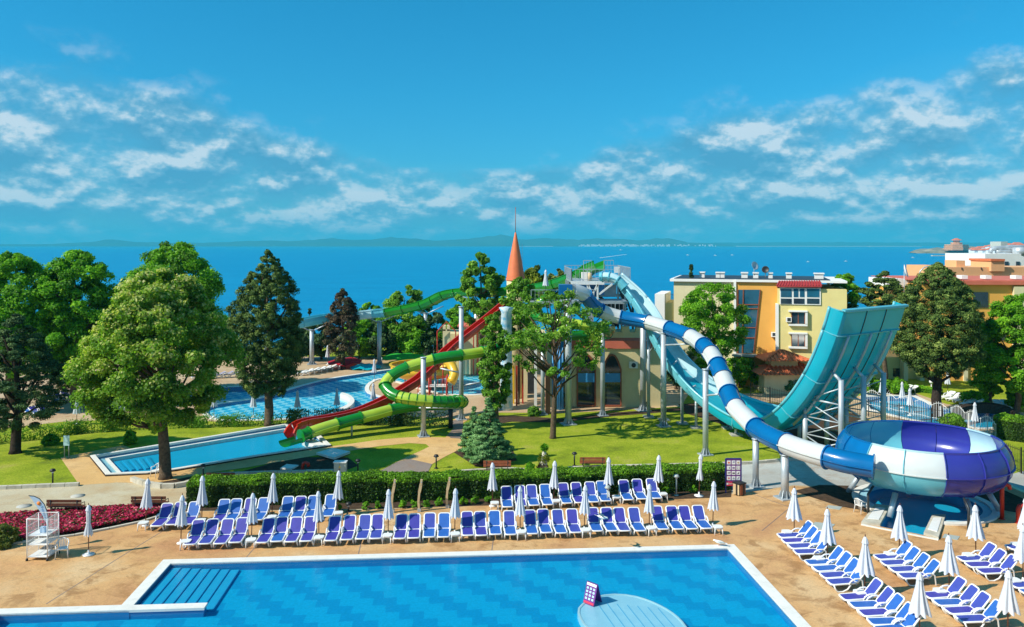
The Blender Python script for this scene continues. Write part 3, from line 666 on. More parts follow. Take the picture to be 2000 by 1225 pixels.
# ---------------------------------------------------------------- steel columns
def column(root, px, pyb, pytop=None, r=.28, ztop=None, arm=None, tri=False, mat='galv', flare=True):
    b = g(px, pyb); zt = ztop if ztop is not None else H-(pytop-HY)*b.y/F
    c = MB().tube([b, (b.x, b.y, zt)], r, 14).build('support_column', M[mat], root)
    if flare:
        mb = MB(); mb.box((b.x, b.y, .05), (r*4.2, r*4.2, .08), .3)
        for k in range(8):
            a = k*math.pi/4; d = Vector((math.cos(a), math.sin(a), 0))
            mb.slab([b+d*r*.9+Vector((0, 0, .09)), b+d*r*1.75+Vector((0, 0, .09)), b+d*r*.95+Vector((0, 0, .55))], Vector((-d.y, d.x, 0))*.03)
        mb.build('base_flange', M[mat], c)
    MB().lathe([(0, zt), (r*1.3, zt), (r*1.3, zt+.05), (0, zt+.05)], 14, (b.x, b.y, 0)).build('top_plate', M[mat], c)
    if arm: 
        for tx in arm:
            t = Vector(tx); MB().tube([(b.x, b.y, min(t.z-.4, zt-.15)), t], .07, 8).build('bracket_arm', M[mat], c)
    return c
# ---------------------------------------------------------------- slide tubes
def tube_slide(root, ctrl, r, segs, flange_mat, names='tube_segment', cover=None, ringw=.08, rings_on=(), step=.3):
    P = spline([at(*c) for c in ctrl], step)
    def pos(t):
        for i in range(len(P)-1):
            if P[i+1][0] >= t: k = (t-P[i][0])/max(1e-6, P[i+1][0]-P[i][0]); return P[i][1].lerp(P[i+1][1], k)
        return P[-1][1]
    for i, (t0, t1, mt) in enumerate(segs):
        pts = [pos(t0)]+[p for t, p in P if t0+.02 < t < t1-.02]+[pos(t1)]
        n_ = 20; sec = [(r*math.cos(2*math.pi*k/n_), r*math.sin(2*math.pi*k/n_)) for k in range(n_)]
        mb = MB(); sweep(mb, pts, sec, sm=True, caps=False); s_ = mb.build(names, M[mt], root)
        # side seam flanges
        for sg in (-1, 1):
            mb = MB(); sweep(mb, pts, [(sg*(r-.01), -.03), (sg*(r+.09), -.03), (sg*(r+.09), .03), (sg*(r-.01), .03)]); mb.build('seam_flange', M[flange_mat if mt not in ('tubewhite', 'lime') else mt], s_)
        # joint ring
        q = pos(t1); d = (pos(min(t1+.05, P[-1][0]))-pos(t1-.05)).normalized()
        mb = MB(); sec2 = [((r+.09)*math.cos(2*math.pi*k/n_), (r+.09)*math.sin(2*math.pi*k/n_)) for k in range(n_)]
        sweep(mb, [q-d*ringw/2, q+d*ringw/2], sec2); mb.build('joint_flange', M[flange_mat], s_)
        if i in rings_on:
            L_ = 0; ks = max(2, int((pts[-1]-pts[0]).length/.5))
            for k in range(1, ks):
                tt = t0+(t1-t0)*k/ks; q = pos(tt); d = (pos(tt+.03)-pos(tt-.03)).normalized()
                mb = MB(); sec3 = [((r+.05)*math.cos(2*math.pi*j/n_), (r+.05)*math.sin(2*math.pi*j/n_)) for j in range(n_)]
                sweep(mb, [q-d*.025, q+d*.025], sec3); mb.build('rib_ring', M['green'], s_)
    return pos
# blue and white tube to the bowl
bs = g(1110, 829)
bt_ = empty('tube_slide', (bs.x, bs.y, 0), 'enclosed tube slide striped in blue and white, running down to the big bowl', 'water slide')
ctrl = [(1118, 568, 70.5), (1140, 575, 71), (1157, 595, 71.5), (1177, 609, 72), (1212, 620, 72), (1262, 629, 71), (1307, 642, 69), (1345, 656, 66.5), (1370, 672, 64), (1388, 690, 62), (1404, 718, 60), (1415, 745, 58.8), (1425, 771, 57.5), (1438, 797, 55.8), (1459, 819, 54), (1480, 839, 52.5), (1506, 854, 50.8), (1535, 867, 49.4), (1571, 880, 48), (1616, 893, 46.7), (1655, 903, 45.9), (1706, 912, 45.2)]
bds = [0, 1.2, 2.8, 4.0, 5.05, 6.0, 7.1, 8.2, 9, 9.8, 10.6, 11.8, 12.9, 14.8, 17, 19, 21]
segs = [(bds[i], bds[i+1], 'tubewhite' if i % 2 == 0 else 'tubeblue') for i in range(len(bds)-1)]
pos1 = tube_slide(bt_, ctrl, .63, segs, 'tubeblue')
q = at(1104, 569, 70.5); MB().box(q, (1.15, 1.3, 1.2)).build('entry_box', M['tubeblue'], bt_)
column(bt_, 1110, 829, 586, r=.28); column(bt_, 1177, 812, 628, r=.21, arm=[pos1(3.0)-Vector((0, 0, .6))])
column(bt_, 1256, 802, 606, r=.28, arm=[pos1(5)-Vector((0, 0, .6)), at(1290, 660, 75)])
column(bt_, 1296, 833, 651, r=.24, arm=[at(1349, 672, 66.5), at(1262, 640, 71)])
column(bt_, 1378, 889, 722, r=.21, arm=[at(1397, 697, 61), at(1403, 770, 58)])
column(bt_, 1476, 951, 858, r=.20); column(bt_, 1533, 974, 889, r=.24, arm=[pos1(16.6)-Vector((0, 0, .6))])
# ---------------------------------------------------------------- bowl
C4p = C4; C4 = (C4[0]-.05, C4[1]+.1)
bw = empty('bowl_slide', (C4[0], C4[1], 0), 'huge round bowl slide in blue, white and violet panels over the catch pool', 'water slide')
outp = [(2.2, 1.05), (3.2, 1.15), (4.15, 1.45), (4.7, 1.85), (5.0, 2.35), (5.08, 2.75)]
outu = [(5.08, 2.79), (5.05, 3.1), (4.9, 3.5), (4.68, 3.82), (4.52, 4.0)]
inn = [(4.48, 4.0), (4.62, 3.8), (4.82, 3.45), (4.92, 3.0), (4.85, 2.6), (4.45, 2.1), (3.6, 1.75), (2.2, 1.5), (.95, 1.4)]
outp, outu, inn = [[(r_*.935, z_+.14*max(0, 1-(z_-1)/1.8)) for r_, z_ in L_] for L_ in (outp, outu, inn)]
NS = 14; st0 = -12.0
def secmat(phi):
    p = phi % 360
    if p >= 348 or p < 90: return 'purple', 'purple'
    if p < 115: return 'ice', 'cyan'
    if p < 178: return 'purple', 'purple'
    if p < 297: return 'tubeblue', 'tubeblue'
    return 'tubewhite', 'cyan'
for k in range(NS):
    ph0 = st0+k*360/NS; mid = ph0+180/NS; mu, ml = secmat(mid)
    a0, a1 = R(ph0-90+.25), R(ph0+360/NS-90-.25)
    MB().lathe(outu, 8, (C4[0], C4[1], 0), a0=a0, a1=a1).build('upper_panel', M[mu], bw)
    MB().lathe(outp, 8, (C4[0], C4[1], 0), a0=a0, a1=a1).build('lower_panel', M[ml], bw)
    mi = {'tubewhite': 'ice', 'tubeblue': 'cyan'}.get(mu, mu)
    MB().lathe(inn, 8, (C4[0], C4[1], 0), a0=a0, a1=a1).build('inner_panel', M[mi], bw)
    c_, s_ = math.cos(R(ph0-90)), math.sin(R(ph0-90)); u_ = Vector((c_, s_, 0)); t_ = Vector((-s_, c_, 0))*.035
    pl = [Vector((C4[0], C4[1], 0))+u_*r_+Vector((0, 0, z_)) for r_, z_ in outp+outu]
    pl2 = [Vector((C4[0], C4[1], 0))+u_*(r_+.07)+Vector((0, 0, z_+(0.05 if z_ > 3.4 else 0)-(.05 if z_ < 1.6 else 0))) for r_, z_ in outp+outu]
    mb = MB(); n_ = len(pl)
    for i in range(n_-1): mb.slab([pl[i]-t_/2, pl[i+1]-t_/2, pl2[i+1]-t_/2, pl2[i]-t_/2], t_)
    mb.build('panel_flange', M['cyan' if mu == 'tubewhite' else ('tubeblue' if mu != 'purple' else 'purple')], bw)
for k in range(NS):
    ph0 = st0+k*360/NS; mu, ml = secmat(ph0+180/NS); a0, a1 = R(ph0-90), R(ph0+360/NS-90)
    MB().lathe([(4.73, 2.75), (4.84, 2.75), (4.84, 2.80), (4.73, 2.80), (4.73, 2.75)], 8, (C4[0], C4[1], 0), a0=a0, a1=a1, sm=False).build('belt_flange', M[mu], bw)
    MB().lathe([(4.17, 3.97), (4.27, 3.97), (4.27, 4.05), (4.17, 4.05), (4.17, 3.97)], 8, (C4[0], C4[1], 0), a0=a0, a1=a1, sm=False).build('rim', M['ice' if mu == 'tubewhite' else mu], bw)
MB().lathe([(.89, 1.4), (.89, 1.0), (2.06, 1.05)], 32, (C4[0], C4[1], 0)).build('drop_hole', M['teal'], bw)
for ph in (-50, 14, 62, 120, 180, 240):
    u_ = Vector((math.sin(R(ph)), -math.cos(R(ph)), 0)); c_ = Vector((C4[0], C4[1], 0))
    MB().tube([c_+u_*4.1+Vector((0, 0, 0)), c_+u_*3.4+Vector((0, 0, 1.25))], .16, 12).build('bowl_leg', M['galv'], bw)
for ph in (-62, 2):
    u_ = Vector((math.sin(R(ph)), -math.cos(R(ph)), 0)); c_ = Vector((C4[0], C4[1], 0))
    MB().tube([c_+u_*4.7+Vector((0, 0, 0)), c_+u_*4.75+Vector((0, 0, 1.2)), c_+u_*4.3+Vector((0, 0, 1.6))], .07, 8).build('water_pipe', M['darksteel'], bw)
C4 = C4p
# ---------------------------------------------------------------- teal boomerang slide
bm_ = empty('boomerang_slide', (19, 64, 0), 'big open turquoise slide plunging from the tower and up a tall curved wall', 'water slide')
rim_px = [(1200, 535), (1207, 545), (1228, 571), (1251, 604), (1271, 645), (1286, 674), (1302, 702), (1320, 726), (1338, 747), (1365, 773), (1393, 793), (1422, 810), (1448, 819), (1475, 822), (1500, 812), (1524, 792), (1548, 764), (1570, 730), (1588, 694), (1603, 656), (1614, 622), (1620, 599)]
wid = [.9, 1.2, 1.7, 1.9, 2.1, 2.3, 2.6, 2.9, 3.4, 4.1, 5.0, 6.0, 6.9, 7.3, 7.8, 8.1, 8.3, 8.5, 8.6, 8.65, 8.7, 8.7]
far_dz = [0]*len(rim_px)
X0, Y0 = 9.3, 75.0; DX, DY = .59, -.807
St = []
for px, py in rim_px:
    q_ = (px-CX)/F; k = (Y0*q_-X0)/(DX-DY*q_); St.append(at(px, py, Y0+DY*k))
fine = [(t, p) for t, p in spline(St, .45)]
N2 = Vector((-DY, DX, 0)).normalized()
def wat(t): i = min(int(t), len(wid)-2); return wid[i]+(wid[i+1]-wid[i])*(t-i)
def station(i):
    t, p = fine[i]; d = (fine[min(i+1, len(fine)-1)][1]-fine[max(i-1, 0)][1]).normalized()
    w = wat(t); up = N2.cross(d)*-1
    up = d.cross(N2)*-1 if d.cross(N2).z < 0 else d.cross(N2)
    h = .8 if t < 9 else .8+.25*min(1, (t-9)/5)
    sec = [(0, 0), (.05, -h*.55), (.22, -h*.9), (.5, -h), (w*.35, -h-.0), (w*.65, -h), (w-.5, -h), (w-.22, -h*.9), (w-.05, -h*.55), (w, 0)]
    return p, N2, up, sec
def chute_strip(i0, i1, k0, k1, thick, mat, name, parent):
    mb = MB(); rows = []
    for i in range(i0, i1+1):
        p, n_, u, sec = station(i); rows.append([p+n_*a+u*b for a, b in sec[k0:k1+1]]+[p+n_*a+u*(b)-u*thick for a, b in sec[k0:k1+1]][::-1])
    m_ = len(rows[0]); vs = [v for r_ in rows for v in r_]; fs = []
    for i in range(len(rows)-1):
        for k in range(m_): k2 = (k+1) % m_; fs.append((i*m_+k, i*m_+k2, (i+1)*m_+k2, (i+1)*m_+k))
    fs.append(tuple(range(m_))[::-1]); fs.append(tuple(range((len(rows)-1)*m_, len(rows)*m_)))
    mb.add(vs, fs, False); o = mb.build(name, mat, parent); 
    for pl in o.data.polygons: pl.use_smooth = True
    o.data.set_sharp_from_angle(angle=R(35))
    return o
def idx(t): return min(range(len(fine)), key=lambda i: abs(fine[i][0]-t))
cuts = [0, 2.5, 5, 7.5, 9.5, 11.5, 13.5, 15, 17, 19.2, 21]
for a, b_ in zip(cuts, cuts[1:]):
    i0, i1 = idx(a), idx(b_)
    chute_strip(i0, i1, 0, 3, .06, M['teal'] if a > 8 else M['cyan'], 'side_wall', bm_)
    if a < 12.5: chute_strip(i0, i1, 3, 6, .06, M['teal'], 'chute_floor', bm_)
    else:
        for (k0, k1) in ((3, 4), (4, 5), (5, 6)): chute_strip(i0, i1, k0, k1, .06, M['teal'], 'wall_panel', bm_)
    chute_strip(i0, i1, 6, 9, .06, M['teal'] if a > 8 else M['ice'], 'side_wall', bm_)  # upper far wall paler: sunlight put into the colour
    # joint ribs across the outside and rolled rims
    p, n_, u, sec = station(i1); 
    d = u.cross(n_); mb = MB()
    for k in range(9):
        A, B = sec[k], sec[k+1]; A = p+n_*A[0]+u*(A[1]-.06); B = p+n_*B[0]+u*(B[1]-.06)
        mb.slab([A, B, B-u*.13, A-u*.13], d*.06)
    mb.build('cross_flange', M['cyan'], bm_)
    for w_, mt in ((0, 'cyan'), (1, 'ice' if a < 8 else 'cyan')):  # upper far rim follows the painted sunlit tone
        mb = MB(); L_ = [fine[i][1]+N2*(wat(fine[i][0]) if w_ else 0) for i in range(i0, i1+1)]
        mb.tube(L_, .11, 8); mb.build('rim', M[mt], bm_)
iE = len(fine)-1; p, n_, u, sec = station(iE)
MB().slab([p+n_*.1+u*-.92, p+n_*(sec[-1][0]-.1)+u*-.92, p+n_*(sec[-1][0]-.1)+u*(-1.2), p+n_*.1+u*(-1.2)], Vector((0, 0, .12))).build('top_lip', M['cyan'], bm_)
# seams and bent steel ribs on the back of the tall wall
def backpt(t, frac, off):
    i = idx(t); p, n_, u, sec = station(i); w = sec[-1][0]; return p+n_*(w*frac)+u*(-1.05-off)
for fr_ in (.35, .65):
    MB().tube([backpt(t, fr_, .08) for t in np.arange(13.2, 21.01, .4)], .035, 6).build('wall_seam', M['darksteel'], bm_)
posts_px = [(1593, 870, .16), (1620, 880, .24), (1645, 834, .14), (1673, 824, .24), (1707, 822, .24), (1690, 800, .14)]
for fr_ in (.14, .48, .80):
    pts = [backpt(t, fr_, .28) for t in (14.6, 15.5, 16.5, 17.5, 18.5, 19.4)]
    MB().tube(pts, .10, 8).build('wall_rib', M['galv'], bm_)
    top = pts[1]
    for sgn in (0, 1):
        f_ = backpt(15.2+sgn*2.0, fr_, .4); ft = Vector((f_.x+.5-sgn*.1, f_.y-1.6-1.4*sgn, 0)) if sgn else Vector((f_.x, f_.y, 0))
        if sgn: ft = Vector((f_.x+.35, f_.y-.8, 0)); 
        c = MB().tube([ft, (ft.x, ft.y, f_.z+.1)], .19, 12).build('support_column', M['galv'], bm_)
        MB().tube([(ft.x, ft.y, f_.z), f_+Vector((0, 0, .6))], .12, 8).build('rib_link', M['galv'], c)
        if sgn == 0: base_a = ft
        else: base_b = ft
    # lattice between front and rear post
    zt = min(base_a.z, 0)+3.9; mb = MB()
    for z0 in (0.2, 1.5, 2.8, 4.1):
        mb.tube([(base_a.x, base_a.y, min(z0, 4)), (base_b.x, base_b.y, z0+1.2)], .05, 6); mb.tube([(base_b.x, base_b.y, z0), (base_a.x, base_a.y, min(z0+1.2, 4.2))], .05, 6)
        mb.tube([(base_a.x, base_a.y, z0), (base_b.x, base_b.y, z0)], .05, 6)
    mb.build('lattice_bracing', M['galv'], bm_)
for t_, fr_, r_ in ((8.5, .3, .12), (9.6, .7, .1), (10.8, .3, .12), (11.8, .7, .12), (12.8, .3, .12), (13.8, .5, .16), (6.9, .5, .14), (5.2, .5, .16), (3.6, .5, .16)):
    i = idx(t_); p, n_, u, sec = station(i); q_ = p+n_*sec[-1][0]*fr_+u*-.95
    if q_.z > .5:
        c = MB().tube([(q_.x, q_.y, 0), (q_.x, q_.y, q_.z)], r_, 10).build('support_column', M['galv'], bm_); MB().box((q_.x, q_.y, .06), (.9, .9, .1)).build('footing', M['concrete'], c)
        if t_ < 8: MB().tube([(q_.x, q_.y, q_.z*.7), (q_.x+1, q_.y-.9, q_.z-.5)], .07, 6).build('brace', M['galv'], c)
# short pale tube beside its entry
ct = empty('tube_slide', tuple(at(1180, 545, 75)), 'short pale blue tube slide curving off the top deck beside the turquoise slide', 'water slide')
tube_slide(ct, [(1172, 541, 74.5), (1190, 541, 74.2), (1206, 547, 74), (1220, 561, 73.8)], .42, [(0, .35, 'cyan'), (.35, 1, 'ice'), (1, 2, 'ice'), (2, 3, 'cyan')], 'cyan')
# ---------------------------------------------------------------- red straight slide
rs = empty('open_slide', tuple(g(567, 850)), 'straight open red slide dropping into the wedge-shaped pool', 'water slide')
rp = spline([at(*c) for c in [(990, 596, 80), (950, 629, 78), (882, 682, 75), (850, 716, 73.3), (818, 745, 71.8), (792, 762, 70.6), (760, 782, 69.3), (722, 800, 68.2), (687, 813, 67.4), (640, 823, 66.4), (600, 829, 65.4), (578, 838, 64.8), (568, 853, 64.2)]], .6)
def chute(root, P, cuts, mats, w=.5, h=.55, th=.05, seg='chute_segment', flange=None, flare=0):
    for (a, b_), mt in zip(zip(cuts, cuts[1:]), mats):
        pts = [p for t, p in P if a-1e-3 <= t <= b_+1e-3]
        if len(pts) < 2: continue
        outer = [(-w, h), (-w-.02, h*.3), (-w*.8, -h*.45), (-w*.4, -h*.7), (w*.4, -h*.7), (w*.8, -h*.45), (w+.02, h*.3), (w, h)]
        inner_ = [(x*(1-th/w), y+th) if abs(y) < h-.01 else (x*(1-th/w), y) for x, y in outer][::-1]
        mb = MB(); sweep(mb, pts, outer+inner_, sm=False); s_ = mb.build(seg, M[mt], root)
        for sg in (-1, 1):
            mb = MB(); sweep(mb, pts, [(sg*w-.05, h-.02), (sg*w+.08, h-.02), (sg*w+.08, h+.05), (sg*w-.05, h+.05)]); mb.build('rim', M[flange or mt], s_)
        i = min(range(len(P)), key=lambda j: abs(P[j][0]-b_)); q_ = P[i][1]; d = (P[min(i+1, len(P)-1)][1]-P[i-1][1]).normalized()
        mb = MB(); so = [(x*1.12, y*1.12-.02) for x, y in outer]; sweep(mb, [q_-d*.04, q_+d*.04], so+outer[::-1]); mb.build('joint_flange', M[flange or mt], s_)
chute(rs, rp, list(range(0, 13)), ['red']*12, .42, .42)
for t_ in (3, 5, 8):
    q_ = [p for t, p in rp if abs(t-t_) < .01][0]; MB().tube([(q_.x, q_.y, 0), (q_.x, q_.y, q_.z-.25)], .09, 8).build('support_column', M['galv'], rs)
# ---------------------------------------------------------------- green and lime tube
gs = empty('tube_slide', tuple(g(600, 856)), 'enclosed winding tube slide banded in green and lime, ending at the wedge pool', 'water slide')
gc = [(1078, 575, 76), (1056, 592, 76.5), (1040, 612, 75), (1062, 621, 73.5), (1100, 630, 72), (1150, 637, 71.5), (1182, 643, 72.5), (1186, 651, 74.5), (1165, 654, 76), (1110, 656, 75), (1060, 662, 73), (1010, 673, 71), (941, 688, 69), (900, 694, 68), (862, 699, 67.4), (823, 709, 67), (795, 718, 66.6), (768, 732, 66.2), (752, 750, 65.8), (760, 765, 65.2), (778, 775, 64.7), (807, 780, 64.4), (844, 784, 64.6), (878, 785, 65.2), (902, 784, 66.6), (898, 787, 68.2), (870, 790, 68.6), (818, 792, 68.2), (771, 799, 67.4), (730, 810, 66.4), (687, 821, 65.4), (640, 834, 64.2), (604, 846, 63.3), (588, 852, 62.8)]
gsg = [(0, 1, 'green'), (1, 2.4, 'lime'), (2.4, 3.2, 'green'), (3.2, 4.4, 'lime'), (4.4, 5.6, 'lime'), (5.6, 7, 'green'), (7, 8.4, 'lime'), (8.4, 10, 'green'), (10, 11.3, 'lime'), (11.3, 12, 'green'), (12, 13, 'lime'), (13, 14.4, 'green'), (14.4, 16, 'lime'), (16, 17.2, 'green'), (17.2, 18.2, 'lime'), (18.2, 20, 'green'), (20, 22, 'lime'), (22, 23.4, 'green'), (23.4, 25, 'lime'), (25, 28.2, 'green'), (28.2, 29.6, 'lime'), (29.6, 30.6, 'green'), (30.6, 32, 'lime'), (32, 33, 'green')]
pos2 = tube_slide(gs, gc, .46, gsg, 'green', rings_on=(3, 4, 16, 17, 18))
MB().add(*(lambda q_, d: ([q_+Vector((math.cos(a)*.5, 0, math.sin(a)*.5))+d*k for k in (0, 1) for a in [math.pi+math.pi*j/8 for j in range(9)]], [(j, j+1, j+10, j+9) for j in range(8)]))(at(588, 852, 62.8), Vector((-1.1, -.5, -.25)))).build('outlet_trough', M['green'], gs)
column(gs, 827, 853, 699, r=.21); column(gs, 901, 820, 600, r=.21, arm=[at(950, 745, 71.5), at(860, 720, 71.5)]); column(gs, 880, 836, 798, r=.2, mat='darksteel', flare=False)
column(gs, 1060, 810, 665, r=.18); q_ = pos2(30); MB().tube([(q_.x, q_.y, 0), q_], .08, 8).build('support_column', M['galv'], gs)
q_ = at(900, 797, 66.5); MB().tube([at(818, 797, 66), q_], .07, 8).build('bracket_arm', M['galv'], gs)
# ---------------------------------------------------------------- far green and pale blue chute
fs_ = empty('open_slide', tuple(g(741, 712)), 'long open slide behind the pool, green then pale blue, high on steel posts', 'water slide')
fp = spline([at(*c) for c in [(1172, 521, 82), (1150, 530, 83), (1125, 545, 84), (1090, 558, 87), (1050, 566, 90), (1000, 571, 93), (960, 573, 95.5), (920, 572, 97.5), (892, 574, 98.6), (868, 579, 99.4), (848, 589, 100.2), (825, 598, 101), (790, 606, 102), (755, 612, 103), (728, 615, 103), (702, 618, 103), (670, 620, 102.6), (637, 624, 102), (590, 633, 100), (530, 645, 98), (470, 658, 96)]], .8)
chute(fs_, fp, list(range(21)), ['green']*13+['cyan']+['ice']+['cyan']+['cyan']*4, .85, .6)
for px, pb, pt in ((741, 713, 628), (831, 700, 612), (609, 712, 645), (520, 705, 662), (930, 706, 588), (1010, 706, 585)): column(fs_, px, pb, pt, r=.28, arm=[at(px-35, pt-12, F*H/(pb-HY)), at(px+35, pt-14, F*H/(pb-HY))])
# ---------------------------------------------------------------- slide tower of steel
tw = empty('slide_tower', (8.4, 79, 0), 'galvanised steel slide tower with railed decks and stairs behind the castle', 'tower')
X1, X2, Ya, Yb = at(1117, 0, 76).x, at(1236, 0, 76).x, 76.2, 86.5; zt = H-(549-HY)*76/F
xm = at(1168, 0, 76).x
for x in (X1, xm, X2):
    for y in (81.3, 83.8, Yb): MB().box((x, y, (zt-.2)/2), (.22, .22, zt-.2)).build('post', M['galv'], tw)
def railing(a, b_, z, h=1.1, sp=.35, mat='galv'):
    a, b_ = Vector((*a, z)), Vector((*b_, z)); n_ = max(1, int((b_-a).length/sp)); mb = MB(); up = Vector((0, 0, h))
    mb.bar(a+up, b_+up, .06); mb.bar(a+up*.12, b_+up*.12, .04)
    for k in range(n_+1): p = a.lerp(b_, k/n_); mb.bar(p, p+up, .06 if k % 4 == 0 else .025)
    return mb.build('railing', M[mat], tw)
for (x0, y0, x1, y1, z) in ((X1, Ya, xm+.5, Yb, zt), (xm+.5, Ya+1.5, X2, Yb, zt-.1), (X1-1.2, Ya-.6, X2-.5, Ya+3.4, zt-1.9), (xm-.2, Ya-1, X2-1, Ya+3, zt-3.0)):
    MB().bb(x0, y0, z-.22, x1, y1, z).build('deck', M['galv'], tw)
MB().bb(X1-.1, Ya-.12, zt-.35, xm+.6, Ya-.02, zt-.02).build('edge_beam', M['white'], tw)
railing((X1, Ya), (xm+.5, Ya), zt); railing((X1, Yb), (X2, Yb), zt, 1.2); railing((X2, Ya+1.5), (X2, Yb), zt, 1.2); railing((xm+2.2, Ya+1.5), (X2, Ya+1.5), zt, 1.1); railing((X1, Ya), (X1, Yb), zt)
railing((at(1142, 0, 76).x, Ya+1), (at(1158, 0, 76).x, Ya+1), zt+.9, 1.0, .25); railing((at(1180, 0, 78).x, Ya+2), (at(1199, 0, 78).x, Ya+2), zt+.9, 1.0, .25)
railing((X1-1.2, Ya-.6), (xm-.4, Ya-.6), zt-1.9); railing((xm, Ya-1), (X2-1, Ya-1), zt-3.0); railing((X1-3.8, Ya+1), (X1-1.2, Ya+1), zt-1.9, 1.0)
MB().bb(X1-3.9, Ya-.6, zt-2.1, X1-1.2, Ya+3, zt-1.9).build('deck', M['galv'], tw)
q_ = at(1205, 527, 78); MB().box(q_, (.55, .06, .6)).build('notice_board', M['white'], tw)
q_ = at(1144, 541, 77.5); MB().box(q_, (.8, .6, .9)).build('ride_cabinet', M['whitewall'], tw); q_ = at(1152, 541, 77); MB().lathe([(0, -.45), (.22, -.45), (.22, .35), (0, .4)], 10, q_).build('barrel', M['palewood'], tw)
for (pa, pb_) in (((1148, 556), (1158, 575)), ((1158, 575), (1167, 556)), ((1148, 556), (1148, 585)), ((1167, 550), (1167, 590)), ((1170, 575), (1196, 555)), ((1128, 550), (1128, 580))):
    MB().bar(at(*pa, 75.7), at(*pb_, 75.7), .16).build('truss_member', M['white'], tw)
for (px0, py0, px1, py1) in ((1130, 554, 1147, 574), (1168, 556, 1180, 576), (1114, 585, 1134, 607)): 
    a, b_ = at(px0, py0, 77.5), at(px1, py1, 77.5); MB().bb(a.x, 77.45, b_.z, b_.x, 77.55, a.z).build('screen_panel', M['skyblue'], tw)
for f_ in range(4):
    z0 = zt-3.2-f_*2.2; sgn = 1 if f_ % 2 == 0 else -1; xa = xm-1.9 if sgn > 0 else xm+.9; yy = 81.4+(f_ % 2)*1.3
    fl = MB(); 
    for s_ in (0, 1.1): fl.bar((xa, yy+s_, z0), (xa+sgn*2.6, yy+s_, z0-2.1), .05, .25)
    st_ = fl.build('stair_flight', M['darksteel'], tw)
    for k in range(9):
        MB().box((xa+sgn*(.15+k*.29), yy+.55, z0-.12-k*.235), (.28, 1.1, .05)).build('tread', M['galv'], st_)
for x in (xm+1.2, xm+3.1, X2-.6):
    for k in range(5):
        za = zt-3.4-k*2; MB().bar((x, 81.3, za), (x+1.6*(1 if k % 2 else -1), 81.8, za-2), .1).build('cross_brace', M['darksteel'], tw)
for k in range(5): MB().bar((xm, 81.2, zt-3.6-k*1.7), (X2, 81.2, zt-3.6-k*1.7), .12, .18).build('cross_beam', M['darksteel'], tw)
for py_, d_ in ((577, .3), (590, .22), (604, .18), (618, .18), (632, .18)):
    a, b_ = at(1158, py_, 81.6), at(1226, py_, 81.6); MB().bar(a, b_, .25, d_).build('cross_beam', M['darksteel' if py_ > 580 else 'galv'], tw)
MB().bb(at(1160, 0, 83).x, 83, at(0, 603, 83).z, at(1224, 0, 83).x, 83.1, at(0, 592, 83).z).build('deck', M['darksteel'], tw)
for f_ in range(3):
    xa, sgn, z0 = (at(1172, 0, 82).x, 1, at(0, 580, 82).z-f_*2.1) if f_ % 2 == 0 else (at(1220, 0, 82).x, -1, at(0, 580, 82).z-f_*2.1)
    fl = MB(); [fl.bar((xa, 82+s_, z0), (xa+sgn*2.5, 82+s_, z0-2.1), .05, .25) for s_ in (0, 1.0)]; st_ = fl.build('stair_flight', M['darksteel'], tw)
    for k in range(9): MB().box((xa+sgn*(.14+k*.28), 82.5, z0-.12-k*.235), (.27, 1.0, .05)).build('tread', M['darksteel'], st_)
for a, b_ in (((1213, 556), (1240, 628)), ((1228, 556), (1206, 640)), ((1236, 570), (1236, 650)), ((1180, 592), (1200, 640)), ((1200, 592), (1180, 640)), ((1206, 556), (1224, 600))):
    MB().bar(at(*a, 81.4), at(*b_, 81.4), .2).build('cross_brace', M['darksteel'], tw)
a, b_ = at(1117, 552, 78), at(1166, 578, 78); MB().bb(a.x, 78, b_.z, b_.x, 78.1, a.z).build('screen_panel', M['tubeblue'], tw)
a, b_ = at(1170, 556, 79), at(1204, 578, 79); MB().bb(a.x, 79, b_.z, b_.x, 79.1, a.z).build('screen_panel', M['galv'], tw)
# ---------------------------------------------------------------- toy castle
ca = empty('castle_playhouse', (8, 77.5, 0), 'cream toy castle with battlements, pink band and pointed arched windows', 'building')
Yc_ = 77.3; xl, xr = at(1068, 0, Yc_).x, at(1290, 0, Yc_).x; zb = H-(681-HY)*Yc_/F; ztp = H-(650-HY)*Yc_/F
wall_ = MB().bb(xl, Yc_, 0, xr, Yc_+3.6, zb).build('wall', M['castle'], ca)
MB().bb(xl-.12, Yc_-.14, zb, xr+.1, Yc_+3.7, zb+.75).build('cornice_band', M['pinkband'], ca)
MB().slab([(xl-.1, Yc_-.12, zb+.75), (xr+.1, Yc_-.12, zb+.75), (xr+.1, Yc_+.5, zb+1.0), (xl-.1, Yc_+.5, zb+1.0)], (0, .1, -.1)).build('sloping_band', M['pinkband'], ca)
xq = at(1188, 0, Yc_).x
MB().bb(xq, Yc_+.45, zb+.5, xr-.1, Yc_+3.4, ztp).build('parapet', M['castle'], ca)
k = 0; x = xq
while x < xr-.5: MB().bb(x, Yc_+.45, ztp, x+.75, Yc_+1.0, ztp+.55).build('merlon', M['castle'], ca); x += 1.35
x = xl
while x < xq-.6: MB().bb(x, Yc_+.5, zb+.75, x+.6, Yc_+1.0, zb+1.5).build('merlon', M['castle'], ca); x += 1.15
